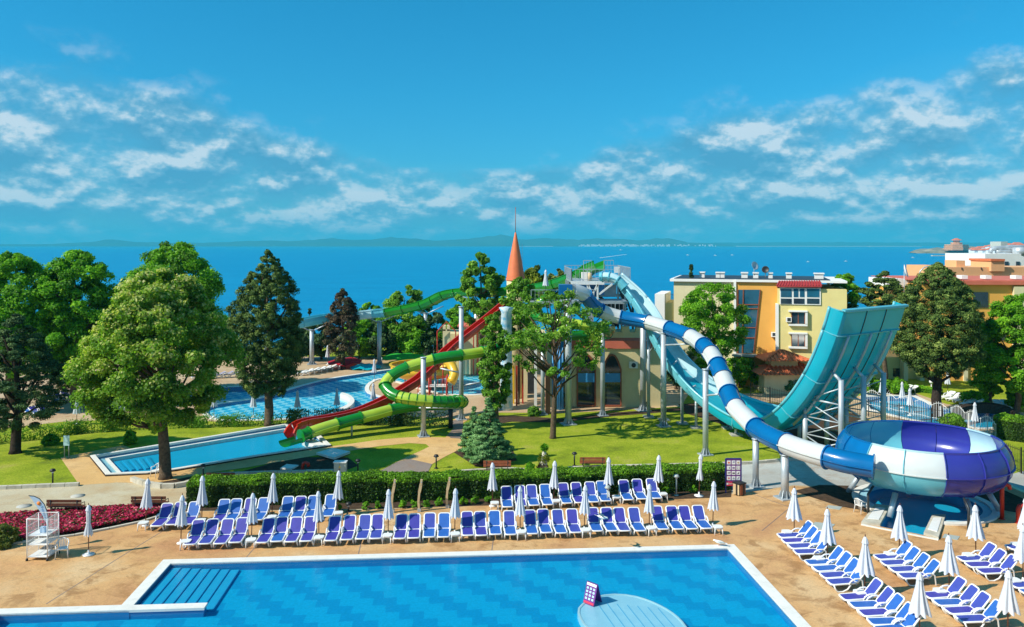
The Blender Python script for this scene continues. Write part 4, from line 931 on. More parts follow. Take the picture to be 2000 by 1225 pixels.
def arch(cx, w, z0, z1, y, root):
    hw = w/2; sp = z1-w*.85; pts = [(cx-hw, z0), (cx+hw, z0), (cx+hw, sp)]+[(cx+hw*(1-t)**.8, sp+(z1-sp)*math.sin(t*math.pi/2)) for t in (.25, .5, .75)]+[(cx, z1)]+[(cx-hw*(1-t)**.8, sp+(z1-sp)*math.sin(t*math.pi/2)) for t in (.75, .5, .25)]+[(cx-hw, sp)]
    w_ = MB().slab([(a, y-.03, b_) for a, b_ in pts], (0, .1, 0)).build('arched_window', M['glassdark'], root)
    mb = MB()
    for i in range(len(pts)): a, b_ = pts[i-1], pts[i]; mb.bar((a[0], y-.08, a[1]), (b_[0], y-.08, b_[1]), .12, .16)
    mb.build('window_frame', M['redwood'], w_)
    MB().bb(cx-hw+.06, y-.09, z0+2.25, cx+hw-.06, y-.04, z0+3.1).build('blue_fascia', M['skyblue'], w_)
for px in (1145, 1195): arch(at(px, 0, Yc_).x, 1.72, .12, 5.0, Yc_, ca)
arch(at(1098, 0, Yc_).x, 1.6, .12, 5.0, Yc_, ca)
def ac(root, q_, s=.8):
    a = MB().box(q_, (s, .35, s*.75)).build('air_conditioner', M['whitewall'], root)
    MB().lathe([(0, 0), (s*.27, 0), (s*.27, .02), (0, .02)], 14).build('fan_grille', M['darksteel'], a)
    f_ = a.children[0]; f_.rotation_euler = (R(90), 0, 0); f_.location = Vector(q_)+Vector((0, -.18, 0))-wloc(root)
    for v in a.children[0].data.vertices: pass
    f_.data.transform(Matrix.Translation(wloc(a)))
    return a
ac(ca, at(1237, 713, Yc_-.2))
# towers and left wing
tx = at(1006, 0, 82).x
tr = empty('castle_turret', (tx, 82, 0), 'tall pale turret with a sharp orange cone roof and a thin mast', 'tower')
MB().lathe([(0, 0), (.85, 0), (.85, 12.0), (0, 12.0)], 24, (tx, 82, 0)).build('turret_wall', M['castle'], tr)
MB().lathe([(.98, 11.9), (.9, 12.3), (.62, 14.0), (.3, 15.6), (.08, 16.7), (0, 16.8)], 24, (tx+.05, 82, 0)).build('cone_roof', M['cone'], tr)
MB().tube([(tx+.05, 82, 16.6), (tx+.05, 82, 19.3)], .035, 6).build('mast', M['redwood'], tr)
MB().tube([(tx+.75, 82.2, 12), (tx+.72, 82.2, 15.6)], .02, 6).build('mast', M['galv'], tr)
bx_ = at(989, 0, 76).x
bc = empty('water_column', (bx_, 76, 0), 'slim column mottled in white and pale blue beside the red slide', 'column')
MB().lathe([(0, 0), (.62, 0), (.55, 4), (.5, 9.2), (.7, 9.6), (0, 9.7)], 16, (bx_, 76, 0)).build('column_shaft', M['mottled'], bc)
lw = empty('castle_wing', (-6, 97, 0), 'cream castle wing with a colonnade behind the leisure pool', 'building')
MB().bb(at(868, 0, 99).x, 99, 0, at(1066, 0, 99).x, 104, 4.6).build('wall', M['castle'], lw)
for px, pt in ((872, 643), (912, 690), (943, 690), (972, 680), (1003, 680), (1024, 680)): 
    q_ = at(px, pt, 97); MB().bb(q_.x-.42, 96.7, 0, q_.x+.42, 97.5, q_.z).build('pillar', M['cream'], lw)
for px in (868, 876): q_ = at(px, 641, 97); MB().bb(q_.x-.17, 96.7, q_.z-.3, q_.x+.17, 97.5, q_.z+.35).build('merlon', M['cream'], lw)
a, b_ = at(900, 636, 98), at(930, 690, 98); MB().bb(a.x, 98, b_.z-3, b_.x, 100, a.z).build('gatehouse', M['cream'], lw)
MB().slab([(a.x-.4, 97.6, a.z), (b_.x+.6, 97.6, a.z-.1), (b_.x+.3, 100, a.z+.7), (a.x, 100, a.z+.7)], (0, 0, -.15)).build('roof', M['pinkband'], lw)
a, b_ = at(930, 610, 98), at(1000, 690, 98); MB().bb(a.x, 98.6, 0, b_.x, 103, a.z).build('upper_wall', M['cream'], lw)
x = a.x
while x < b_.x-.4: MB().bb(x, 98.6, a.z, x+.5, 99.2, a.z+.6).build('merlon', M['cream'], lw); x += 1.0
for px, mt in ((866, 'redpaint'), (909, 'redpaint'), (937, 'redpaint')):
    q_ = at(px+6, 700, 96.3); MB().tube([(q_.x-1.1, 96.3, 0), (q_.x-1.1, 96.3, 5.2), (q_.x, 96.3, 6.3), (q_.x+1.1, 96.3, 5.2), (q_.x+1.1, 96.3, 0)], .07, 6).build('hoop_frame', M[mt], lw)
for i, (px, mt, nm, w_, yt, yb) in enumerate(((1001, 'yellow', 'orange and yellow striped post by the arcade', .35, 715, 780), (1009, 'redpaint', 'slim red post in front of the arcade', .15, 715, 785), (1021, 'redpaint', 'second slim red post nearer the turret', .15, 715, 780), (1026, 'cream', 'cream square post beside the red posts', .4, 715, 775), (1046, 'white', 'tall white square steel post in the play area', .26, 682, 795), (1070, 'brick', 'brown brick pier behind the robinia trunk', .45, 712, 800))):
    Y_ = F*H/(yb-HY+8); q_ = at(px, yt, Y_); o = MB().box((q_.x, Y_, q_.z/2), (w_, w_, q_.z)).build('play_post', M[mt]); tag(o, nm, 'post', 'posts of the castle play area')
q_ = at(1038, 0, 84); o = MB().bb(q_.x-.4, 84, 0, q_.x+.45, 84.15, 2.2).build('service_door', M['darksteel']); tag(o, 'dark blue-grey service door under the castle', 'door')
Yp = 76; bl_ = empty('play_tower', (at(1089, 0, Yp).x, Yp, 0), 'blue corrugated play tower behind the lawn tree trunk', 'tower')
for k in range(7):
    px = 1080+k*3.2; q_ = at(px, 665, Yp); MB().tube([(q_.x, Yp+.25*math.sin(k*1.1), 0), (q_.x, Yp+.25*math.sin(k*1.1), q_.z)], .085, 8).build('corrugation', M['skyblue'], bl_)
a, b_ = at(1079, 0, Yp+.4).x, at(1100, 0, Yp+.4).x; MB().bb(a, Yp+.4, 0, b_, Yp+1.4, H-(664-HY)*Yp/F).build('core', M['tubeblue'], bl_)
# ---------------------------------------------------------------- foliage
def leaf_mesh(name, pts, nrm, size, aspect, tint, parent, mat, droop=0, seed=0):
    rng = np.random.default_rng(seed); n_ = len(pts); off = np.array(wloc(parent)) if parent else np.zeros(3)
    r_ = rng.normal(size=(n_, 3)); t = np.cross(nrm, r_); t /= np.linalg.norm(t, axis=1)[:, None]+1e-9
    b_ = np.cross(nrm, t); s_ = (size*rng.uniform(.65, 1.35, n_))[:, None]
    if droop: t[:, 2] -= droop; t /= np.linalg.norm(t, axis=1)[:, None]
    a = t*s_*.5; c = b_*s_*.5*aspect; bend = nrm*s_*.12
    v = np.stack([pts-a, pts-c*1.0+bend, pts+a, pts+c*1.0+bend], 1).reshape(-1, 3)-off
    me = bpy.data.meshes.new(name); me.vertices.add(n_*4); me.vertices.foreach_set('co', v.astype(np.float32).ravel())
    me.loops.add(n_*4); me.loops.foreach_set('vertex_index', np.arange(n_*4, dtype=np.int32))
    me.polygons.add(n_); me.polygons.foreach_set('loop_start', np.arange(0, n_*4, 4, dtype=np.int32)); me.polygons.foreach_set('loop_total', np.full(n_, 4, dtype=np.int32))
    at_ = me.attributes.new('tint', 'FLOAT', 'FACE'); at_.data.foreach_set('value', np.clip(tint, 0, 1).astype(np.float32))
    me.update(calc_edges=True); return link_mesh(me, name, parent, mat)
PROF = {'round': [(0, .30), (.12, .70), (.35, .97), (.55, 1), (.75, .85), (.9, .55), (1, .15)],
        'linden': [(0, .30), (.1, .70), (.25, .95), (.45, 1), (.62, .86), (.8, .66), (.93, .46), (1, .12)],
        'cone': [(0, .55), (.1, .85), (.25, 1), (.45, .92), (.65, .68), (.85, .36), (1, .05)],
        'egg': [(0, .45), (.12, .8), (.3, 1), (.55, .98), (.75, .75), (.9, .42), (1, .06)],
        'spruce': [(0, .85), (.08, 1), (.3, .78), (.55, .52), (.8, .24), (1, .02)],
        'broad': [(0, .45), (.15, .9), (.4, 1), (.7, .85), (.88, .6), (1, .25)],
        'open': [(0, .5), (.2, .85), (.45, 1), (.7, .9), (.88, .6), (1, .2)],
        'dome': [(0, 1), (.4, .95), (.7, .75), (.9, .45), (1, .1)]}
def tree(name, label, cat, px, pyb, cpx, ptop, pbot, hw, prof, mat, nleaf, leaf, nclump=60, crad=.2, aspect=.7, bark='bark', tr=.22, seed=1, Y=None, group=None, outw=.6, lean=0, tintf=None, droop=0, fill=.25, trunk_top=.8, limbs=10, squash=.8, shell=.5, kz=1.0):
    b = g(px, pyb) if Y is None else Vector(((px-CX)*Y/F, Y, 0)); Yd = b.y; k = Yd/F
    zt, zb = H-(ptop-HY)*k, H-(pbot-HY)*k; cx = (cpx-CX)*k; Rr = hw*k*.93; hgt = zt-zb
    rng = np.random.default_rng(seed); e = empty(name, (b.x, b.y, 0), label, cat, group)
    nclump = int(nclump*2.0) if nclump > 20 else nclump; nleaf = int(nleaf*1.15)
    P = PROF[prof]; tp = [p[0] for p in P]; rp_ = [p[1] for p in P]
    # clump centres, area weighted
    tt = rng.random(nclump*6); w = np.interp(tt, tp, rp_); tt = tt[rng.random(len(tt)) < w+.05][:nclump]; n_ = len(tt)
    ang = rng.random(n_)*2*np.pi; cr_ = Rr*crad
    lump = 1+.10*np.sin(ang*3+seed+tt*4)+.09*np.sin(ang*5+tt*11+seed*2)
    rad = np.maximum(0, (np.interp(tt, tp, rp_)*Rr*lump-cr_*.55))*np.where(rng.random(n_) < fill, rng.random(n_)**.5, rng.uniform(.82, 1.05, n_))
    cen = np.stack([cx+rad*np.cos(ang), Yd+rad*np.sin(ang), zb+cr_*.5+(hgt-cr_)*tt], 1)
    axis = np.stack([np.full(n_, cx), np.full(n_, Yd), cen[:, 2]], 1)
    cs = cr_*rng.uniform(.65, 1.25, n_)*(np.interp(tt, tp, rp_)*.5+.5)
    # leaves on and in the clumps
    ci_ = rng.integers(0, n_, nleaf); d = rng.normal(size=(nleaf, 3)); d /= np.linalg.norm(d, axis=1)[:, None]
    up = rng.random(nleaf) < .45; d[up, 2] = np.abs(d[up, 2])
    rr_ = cs[ci_]*(shell+(1-shell)*rng.random(nleaf)); rr_[rng.random(nleaf) < .12] *= 1.25
    pts = cen[ci_]+d*rr_[:, None]*np.array([1, 1, squash])
    out = cen[ci_]-axis[ci_]; out /= np.linalg.norm(out, axis=1)[:, None]+1e-6
    nr = d*outw+out*.25+np.array([0, 0, .35])+rng.normal(size=(nleaf, 3))*(.55); nr /= np.linalg.norm(nr, axis=1)[:, None]
    ct = rng.normal(0, .17, n_); tint = .42+ct[ci_]+rng.normal(0, .13, nleaf)
    if tintf: tint = tintf(pts, d, cen[ci_], tint, rng, (zb, zt))
    leaf_mesh('crown', pts, nr, leaf, aspect, tint, e, mat, droop, seed)
    # trunk and limbs
    ztr = zb+hgt*trunk_top; mb = MB(); j = rng.normal(0, .05*Rr**.5, (6, 2)); j[0] = 0
    sp = [Vector((b.x+(cx-b.x)*t+j[i][0], b.y+j[i][1], ztr*t)) for i, t in enumerate((0, .15, .35, .55, .78, 1))]
    mb.tube([sp[0]-Vector((0, 0, .1))]+[sp[0]+Vector((0, 0, .25))]+sp[1:], [tr*1.45, tr*1.1, tr, tr*.82, tr*.6, tr*.4, tr*.1], 10)
    for q in range(min(limbs, n_)):
        i = int(rng.integers(0, n_)); c = Vector(cen[i]); tz = max(.30, min(.8, (c.z-Rr*.7)/ztr)); s0 = None
        fi = tz*5; 
        ts = (0, .15, .35, .55, .78, 1)
        for a_ in range(5):
            if ts[a_] <= tz <= ts[a_+1]: s0 = sp[a_].lerp(sp[a_+1], (tz-ts[a_])/(ts[a_+1]-ts[a_]))
        mid = s0.lerp(c, .5)+Vector((0, 0, -.05*Rr)); mb.tube([s0, mid, c], [tr*.42*(1.1-tz*.6), tr*.26, tr*.07], 6)
    mb.build('trunk', M[bark], e, fix=False); return e
L = M
L['lfresh'] = leafmat('fresh_green_leaves', [(0, (0.060, 0.192, 0.010)), (.45, (0.168, 0.444, 0.019)), (.8, (0.312, 0.624, 0.036)), (1, (0.480, 0.744, 0.048))], .5)
L['lbright'] = leafmat('bright_green_leaves', [(0, (0.065, 0.169, 0.010)), (.45, (0.169, 0.429, 0.016)), (.8, (0.286, 0.598, 0.026)), (1, (0.416, 0.702, 0.039))], .45)
L['llinden'] = leafmat('linden_leaves_and_bloom', [(0, (0.050, 0.130, 0.012)), (.4, (0.170, 0.360, 0.025)), (.68, (0.360, 0.520, 0.050)), (.8, (0.560, 0.600, 0.140)), (1, (0.780, 0.750, 0.340))], .5)
L['lcypress'] = leafmat('cypress_foliage', [(0, (0.023, 0.052, 0.009)), (.45, (0.075, 0.138, 0.025)), (.8, (0.172, 0.253, 0.046)), (1, (0.299, 0.368, 0.081))], .12, .7)
L['lcedar'] = leafmat('blue_green_cedar_needles', [(0, (0.014, 0.042, 0.014)), (.45, (0.054, 0.120, 0.036)), (.8, (0.144, 0.240, 0.072)), (1, (0.240, 0.336, 0.108))], .1, .7)
L['lspruce'] = leafmat('blue_spruce_needles', [(0, (0.033, 0.110, 0.033)), (.45, (0.143, 0.330, 0.110)), (.8, (0.286, 0.506, 0.187)), (1, (0.440, 0.638, 0.264))], .15, .7)
L['lrobinia'] = leafmat('airy_green_leaves', [(0, (0.050, 0.150, 0.015)), (.45, (0.163, 0.375, 0.027)), (.8, (0.300, 0.525, 0.050)), (1, (0.500, 0.625, 0.100))], .4)
L['lbrown'] = leafmat('browned_cypress_foliage', [(0, (0.039, 0.033, 0.019)), (.4, (0.117, 0.078, 0.046)), (.7, (0.156, 0.143, 0.065)), (1, (0.130, 0.195, 0.078))], .12, .8)
L['lolive'] = leafmat('olive_green_leaves', [(0, (0.072, 0.096, 0.018)), (.45, (0.180, 0.228, 0.036)), (.8, (0.300, 0.336, 0.060)), (1, (0.432, 0.432, 0.096))], .35)
L['lhedge'] = leafmat('clipped_hedge_leaves', [(0, (0.013, 0.036, 0.008)), (.4, (0.046, 0.111, 0.010)), (.7, (0.156, 0.351, 0.013)), (1, (0.364, 0.650, 0.026))], .25)
L['lyellow'] = leafmat('yellow_green_leaves', [(0, (0.066, 0.110, 0.011)), (.45, (0.198, 0.275, 0.022)), (.8, (0.374, 0.440, 0.033)), (1, (0.550, 0.550, 0.055))], .4)
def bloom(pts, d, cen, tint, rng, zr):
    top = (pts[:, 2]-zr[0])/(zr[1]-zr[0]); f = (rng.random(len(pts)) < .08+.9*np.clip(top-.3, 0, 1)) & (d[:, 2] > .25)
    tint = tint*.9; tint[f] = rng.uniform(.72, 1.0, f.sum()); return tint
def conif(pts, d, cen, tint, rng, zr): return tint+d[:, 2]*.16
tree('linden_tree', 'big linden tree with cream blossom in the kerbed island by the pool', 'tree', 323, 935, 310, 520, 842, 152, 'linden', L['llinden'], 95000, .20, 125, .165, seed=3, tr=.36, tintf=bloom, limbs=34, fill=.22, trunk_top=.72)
tree('cedar_tree', 'dark blue-green cedar on the lawn at the left edge', 'tree', 30, 885, 30, 602, 842, 95, 'cone', L['lcedar'], 46000, .17, 130, .17, .4, seed=4, tr=.35, tintf=conif, squash=.45, bark='barkdark', limbs=20)
tree('leafy_tree', 'broad light-green tree at the far left behind the cedar', 'tree', 20, 800, 24, 488, 740, 100, 'broad', L['lfresh'], 52000, .24, 130, .19, seed=5, tr=.4, limbs=14)
tree('leafy_tree', 'broad fresh green tree with a ragged crown left of the linden', 'tree', 150, 795, 148, 484, 745, 92, 'broad', L['lfresh'], 56000, .24, 125, .19, seed=6, tr=.4, limbs=22)
tree('leafy_tree', 'rounded fresh green tree rising just behind the linden', 'tree', 340, 770, 343, 468, 700, 104, 'broad', L['lbright'], 54000, .24, 125, .19, seed=7, tr=.4, limbs=14)
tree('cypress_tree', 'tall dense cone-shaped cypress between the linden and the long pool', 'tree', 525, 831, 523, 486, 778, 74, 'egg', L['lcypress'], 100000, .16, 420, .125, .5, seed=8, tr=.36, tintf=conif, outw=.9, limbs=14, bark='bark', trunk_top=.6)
tree('cypress_tree', 'thin browned cypress standing behind the leisure pool', 'tree', 670, 722, 669, 560, 706, 34, 'egg', L['lbrown'], 16000, .26, 90, .22, .5, seed=9, tr=.28, bark='barkdark', limbs=16, tintf=lambda p, d, c, t, r, z: t-.1+.3*(p[:, 2] < z[0]+.35*(z[1]-z[0])))
tree('poplar_tree', 'loose light-green tree under the far green slide', 'tree', 782, 697, 792, 556, 680, 52, 'open', L['lrobinia'], 20000, .30, 60, .2, seed=10, tr=.25, limbs=14, fill=.1)
tree('poplar_tree', 'low fresh green tree beside the pale blue end of the far slide', 'tree', 722, 690, 722, 588, 690, 34, 'round', L['lfresh'], 13000, .30, 40, .24, seed=11, tr=.2)
tree('willow_bush', 'olive-green willow-like bush between cedar and linden', 'bush', 142, 778, 140, 684, 772, 36, 'round', L['lolive'], 15000, .15, 60, .2, .3, seed=12, tr=.1, droop=.6)
tree('robinia_tree', 'airy robinia with forked trunk on the big lawn', 'tree', 1080, 856, 1085, 560, 735, 112, 'open', L['lrobinia'], 12000, .23, 60, .125, .5, seed=13, tr=.23, limbs=44, fill=.35, shell=.1)
tree('robinia_tree', 'ivy-wrapped upright tree behind the blue spruce', 'tree', 968, 838, 966, 600, 800, 33, 'broad', L['lrobinia'], 17000, .22, 70, .28, .6, seed=14, tr=.26, limbs=16)
tree('leafy_tree', 'small green tree in front of the orange cone turret', 'tree', 1012, 790, 1018, 540, 660, 42, 'open', L['lrobinia'], 14000, .24, 44, .22, seed=15, tr=.14, limbs=14)
tree('leafy_tree', 'loose green tree left of the cone turret behind the castle', 'tree', 940, 738, 940, 492, 660, 46, 'open', L['lrobinia'], 18000, .30, 46, .22, seed=16, tr=.25, limbs=14, fill=.1)
tree('leafy_tree', 'yellow-green tree right of the cone turret', 'tree', 1045, 735, 1042, 512, 600, 30, 'round', L['lyellow'], 9000, .30, 30, .28, seed=17, tr=.2)
tree('leafy_tree', 'low yellow-green tree left of the top slide deck', 'tree', 1092, 730, 1090, 520, 600, 26, 'round', L['lolive'], 7000, .30, 26, .28, seed=18, tr=.2)
tree('leafy_tree', 'fresh green tree against the yellow apartment house', 'tree', 1400, 775, 1392, 545, 700, 74, 'open', L['lbright'], 26000, .22, 70, .18, .6, seed=19, tr=.16, limbs=26, fill=.35)
tree('cypress_tree', 'dark brown-green cypress behind the turquoise wall slide', 'tree', 1632, 752, 1630, 552, 700, 44, 'egg', L['lcypress'], 22000, .24, 90, .2, .5, seed=20, tr=.26, tintf=conif)
tree('leafy_tree', 'pale green treetop above the dark cypress right of the house', 'tree', 1646, 742, 1646, 527, 620, 32, 'round', L['lfresh'], 9000, .28, 36, .26, seed=21, tr=.18)
tree('cedar_tree', 'flat-topped cedar between the tall wall slide and the round cypress', 'tree', 1728, 765, 1726, 526, 640, 44, 'open', L['lcypress'], 20000, .24, 60, .22, .4, seed=22, tr=.26, tintf=conif, squash=.4)
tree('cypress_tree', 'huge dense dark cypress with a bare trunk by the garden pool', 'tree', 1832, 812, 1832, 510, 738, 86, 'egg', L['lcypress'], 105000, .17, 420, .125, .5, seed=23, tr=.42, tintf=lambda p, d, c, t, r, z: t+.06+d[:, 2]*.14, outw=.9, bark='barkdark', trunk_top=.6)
tree('leafy_tree', 'bright green tree at the right edge of the garden', 'tree', 1985, 810, 1985, 566, 770, 76, 'broad', L['lbright'], 42000, .22, 90, .18, seed=24, tr=.26, limbs=18)
tree('leafy_tree', 'low bright green tree half behind the one at the right edge', 'tree', 1935, 800, 1930, 640, 790, 34, 'round', L['lbright'], 16000, .22, 50, .24, seed=25, tr=.16)
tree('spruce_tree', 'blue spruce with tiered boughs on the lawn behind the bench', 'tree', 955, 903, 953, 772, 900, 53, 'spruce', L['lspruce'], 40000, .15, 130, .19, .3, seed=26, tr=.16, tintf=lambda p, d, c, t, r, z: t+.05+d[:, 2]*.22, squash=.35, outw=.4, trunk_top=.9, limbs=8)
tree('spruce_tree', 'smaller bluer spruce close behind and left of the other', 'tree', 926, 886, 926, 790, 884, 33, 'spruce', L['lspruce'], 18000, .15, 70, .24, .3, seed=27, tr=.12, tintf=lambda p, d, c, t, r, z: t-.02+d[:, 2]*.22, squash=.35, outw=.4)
tree('pine_tree', 'dark little pine poking above the flat roof', 'tree', 1350, 742, 1350, 514, 600, 13, 'spruce', L['lcedar'], 4000, .32, 24, .35, .4, seed=28, tr=.15)
tree('pine_tree', 'small dark conifer top beside the cypress left of the far slide', 'tree', 605, 700, 605, 594, 690, 16, 'spruce', L['lcedar'], 5000, .3, 24, .35, .4, seed=29, tr=.15)
# shrubs and the tree belt behind the upper terrace, each on its own
belt = [(40, 705, 30, 640, 'lcedar', 'dark shrub at the far left of the belt behind the terrace'), (95, 712, 34, 650, 'lfresh', 'green shrub second from the left in the belt'), (200, 706, 42, 640, 'lcedar', 'dark rounded tree behind the olive willow'), (262, 705, 40, 632, 'lfresh', 'mid-green tree hidden low behind the linden'), (330, 702, 44, 628, 'lcedar', 'dark tree below the bright crown behind the linden'), (410, 702, 40, 622, 'lfresh', 'green tree between the linden and the cone cypress'), (455, 704, 26, 640, 'lcedar', 'dark slim tree just left of the cone cypress'), (585, 704, 30, 640, 'lcedar', 'dark shrub just right of the cone cypress'), (628, 702, 30, 625, 'lcedar', 'dark green tree behind the steel post left of the browned cypress'), (702, 700, 34, 622, 'lfresh', 'green tree right behind the browned cypress'), (745, 699, 32, 628, 'lcedar', 'dark tree behind the post with the pale blue slide'), (812, 699, 34, 622, 'lfresh', 'green tree just right of the loose light-green tree'), (852, 700, 30, 615, 'lcedar', 'dark tree behind the castle wing pillar'), (895, 700, 34, 600, 'lfresh', 'green tree above the castle gatehouse'), (1340, 745, 34, 668, 'lcedar', 'dark shrub at the foot of the house behind the white chute'), (1378, 752, 30, 690, 'lfresh', 'leafy shrub under the fresh green tree by the house'), (1445, 757, 34, 690, 'lbright', 'bright green shrub under the leaning glass stairwell'), (1480, 760, 18, 712, 'lbright', 'small bright shrub left of the tiled gatehouse'), (1552, 768, 26, 738, 'lspruce', 'silvery shrub in front of the tiled gatehouse'), (1700, 768, 22, 735, 'lfresh', 'round shrub under the cedar by the garden'), (1752, 770, 24, 738, 'lbright', 'fresh round bush on the far side of the garden pool'), (1985, 800, 20, 758, 'lbright', 'bright bush at the right edge by the lamp'), (1900, 790, 22, 762, 'lfresh', 'leafy bush right of the big cypress trunk'), (1320, 760, 18, 700, 'lcedar', 'dark shrub behind the castle corner')]
for i, (px, pb, hw, pt, mt, lab) in enumerate(belt):
    if px < 470: hw, pt = hw*1.35, pt-22
    elif px < 900: hw, pt = hw*1.2, pt-6
    tree('shrub' if pb-pt < 75 and hw < 31 else 'belt_tree', lab, 'shrub' if pb-pt < 75 and hw < 31 else 'tree', px, pb, px, pt, pb-2, hw, 'round', L[mt], int(13000 if px < 1300 else 7000), .28 if px < 1300 else .2, 36, .26, seed=40+i, tr=.14, limbs=5)
for i, (px, pb, hw, pt, mt, lab) in enumerate([(98, 868, 17, 846, 'lfresh', 'round clipped shrub on the left lawn'), (8, 1066, 30, 1022, 'lolive', 'round olive-green bush at the end of the flower bed'), (1035, 924, 11, 902, 'lfresh', 'small dark-leaved shrub by the kerb right of the bench'), (254, 868, 14, 838, 'lfresh', 'small leafy shrub left of the linden trunk'), (1043, 812, 14, 792, 'lrobinia', 'pale little bush by the castle paving'), (1860, 832, 26, 805, 'lrobinia', 'loose green bush behind the bowl rim')]):
    tree('shrub', lab, 'shrub', px, pb, px, pt, pb, hw, 'dome', L[mt], 5000, .12, 40, .25, seed=80+i, tr=.04, limbs=4)
# ---------------------------------------------------------------- hedges
def hedge(name, pts, w, h, n_, leaf, mat, label, seed=1, zb=.0, topb=.35, rag=.0, parent=None, cat='hedge'):
    P = [g(x, y).xy for x, y in pts]; c = P[0]; e = empty(name, (c.x, c.y, 0), label, cat)
    rng = np.random.default_rng(seed); L_ = [0]
    for a, b_ in zip(P, P[1:]): L_.append(L_[-1]+(b_-a).length)
    s_ = rng.random(n_)*L_[-1]; xs = np.interp(s_, L_, [p.x for p in P]); ys = np.interp(s_, L_, [p.y for p in P])
    i_ = np.clip(np.searchsorted(L_, s_)-1, 0, len(P)-2); T = np.array([((P[i+1]-P[i]).normalized().x, (P[i+1]-P[i]).normalized().y) for i in range(len(P)-1)])[i_]
    Nn = np.stack([T[:, 1], -T[:, 0]], 1)
    u = rng.random(n_); face = np.where(u < .42, 0, np.where(u < .80, 1, 2))     # front, top, back
    wob = .06*np.sin(s_*1.9)+.05*np.sin(s_*4.7+1)+rng.normal(0, .035, n_); hw_ = w/2
    a_ = np.where(face == 0, hw_+wob, np.where(face == 2, -hw_+wob, rng.uniform(-hw_, hw_, n_))); z = np.where(face == 1, h+wob*.9+rag*rng.random(n_)**3, zb+(h-zb)*rng.random(n_))
    if rag: keep = rng.random(n_) < .55+.45*np.sin(s_*1.3+2*np.sin(s_*.7)); 
    pts3 = np.stack([xs+Nn[:, 0]*a_, ys+Nn[:, 1]*a_, z], 1)
    nr = np.where(face[:, None] == 1, np.array([0, 0, 1.]), np.stack([Nn[:, 0], Nn[:, 1], np.zeros(n_)], 1)*np.where(face == 2, -1, 1)[:, None])+rng.normal(size=(n_, 3))*.6; nr /= np.linalg.norm(nr, axis=1)[:, None]
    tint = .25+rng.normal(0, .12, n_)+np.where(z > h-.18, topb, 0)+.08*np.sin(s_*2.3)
    if rag: pts3, nr, tint = pts3[keep], nr[keep], tint[keep]
    leaf_mesh('foliage', pts3, nr, leaf, .7, tint, e, mat, 0, seed)
    mb = MB()
    if not rag:
        for a, b_ in zip(P, P[1:]):
            d = b_-a; m_ = (a+b_)/2; mb.box((m_.x, m_.y, (h+zb)/2-.06), (d.length, w-.24, h-zb-.14), math.atan2(d.y, d.x))
        mb.build('branches', M['barkdark'], e)
    else:
        for k in range(int(L_[-1]*2)):
            s0 = rng.random()*L_[-1]; x, y = np.interp(s0, L_, [p.x for p in P]), np.interp(s0, L_, [p.y for p in P]); mb.bar((x, y, 0), (x+rng.normal(0, .15), y+rng.normal(0, .1), h*.9), .03)
        mb.build('stems', M['barkdark'], e)
    return e
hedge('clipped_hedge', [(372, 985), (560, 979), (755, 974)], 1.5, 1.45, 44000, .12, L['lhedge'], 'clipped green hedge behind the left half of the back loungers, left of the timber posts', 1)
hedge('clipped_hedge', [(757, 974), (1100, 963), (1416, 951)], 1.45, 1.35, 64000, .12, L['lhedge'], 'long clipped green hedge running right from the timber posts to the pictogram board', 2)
hedge('low_hedge', [(-60, 872), (60, 858), (150, 846), (300, 836), (430, 833), (560, 829)], .9, .75, 20000, .13, L['lrobinia'], 'scraggly low hedge along the terrace behind the left lawn', 3, rag=.35, topb=.1)
hedge('low_hedge', [(560, 829), (640, 826), (720, 828), (790, 830), (884, 832)], 1.0, 1.0, 16000, .14, L['lcypress'], 'dark loose hedge under the green and red slides', 4, rag=.3, topb=.1)
hedge('clipped_hedge', [(1948, 852), (2010, 862), (2100, 880)], 1.8, 1.7, 16000, .12, L['lhedge'], 'short clipped hedge at the right edge by the garden pool', 5)
hedge('low_hedge', [(1640, 762), (1720, 762), (1800, 766), (1840, 770)], .8, .6, 7000, .14, L['lfresh'], 'low green hedge along the far side of the garden pool', 6)
# seedlings in front of the hedge, flower bed
lab_ = ['first', 'second', 'third', 'fourth', 'fifth', 'sixth', 'seventh', 'eighth', 'ninth', 'tenth', 'eleventh', 'twelfth', 'thirteenth', 'fourteenth', 'fifteenth']
def ordn(i): return lab_[i] if i < len(lab_) else 'number %d' % (i+1)
for i, (px, py) in enumerate([(517, 1004), (660, 998), (715, 996), (738, 994), (786, 993), (808, 992), (833, 990), (858, 988), (905, 986), (928, 984), (953, 983), (1300, 965), (1355, 964)]):
    tree('seedling_plant', 'small bright green plant at the hedge foot, %s from the left' % ordn(i), 'plant', px, py, px, py-17, py-1, 8.5, 'dome', L['lbright'], 420, .10, 16, .4, seed=100+i, tr=.012, group='young plants along the hedge foot', limbs=3)
fb = px_poly([(-40, 1068), (0, 1064), (150, 1043), (270, 1019), (335, 999), (310, 991), (200, 997), (0, 1011), (-40, 1013)])
rng = np.random.default_rng(9); xs, ys = [p[0] for p in fb], [p[1] for p in fb]; q = []
while len(q) < 15000:
    x, y = rng.uniform(min(xs), max(xs)), rng.uniform(min(ys), max(ys))
    if pip((x, y), fb): q.append((x, y, .16+.14*rng.random()))
q = np.array(q); nr = np.array([0, 0, 1.])+rng.normal(size=q.shape)*.45; nr /= np.linalg.norm(nr, axis=1)[:, None]
M['flowers'] = leafmat('pink_bedding_flowers', [(0, (.02, .05, .01)), (.25, (.05, .09, .015)), (.3, (.30, .01, .07)), (.6, (.60, .02, .10)), (.85, (.70, .05, .12)), (1, (.75, .22, .25))], .25)
e = empty('flower_bed', (fb[0][0], fb[0][1], 0), kind='stuff'); tag(e, 'dense bed of crimson and pink bedding flowers left of the loungers', 'flowers')
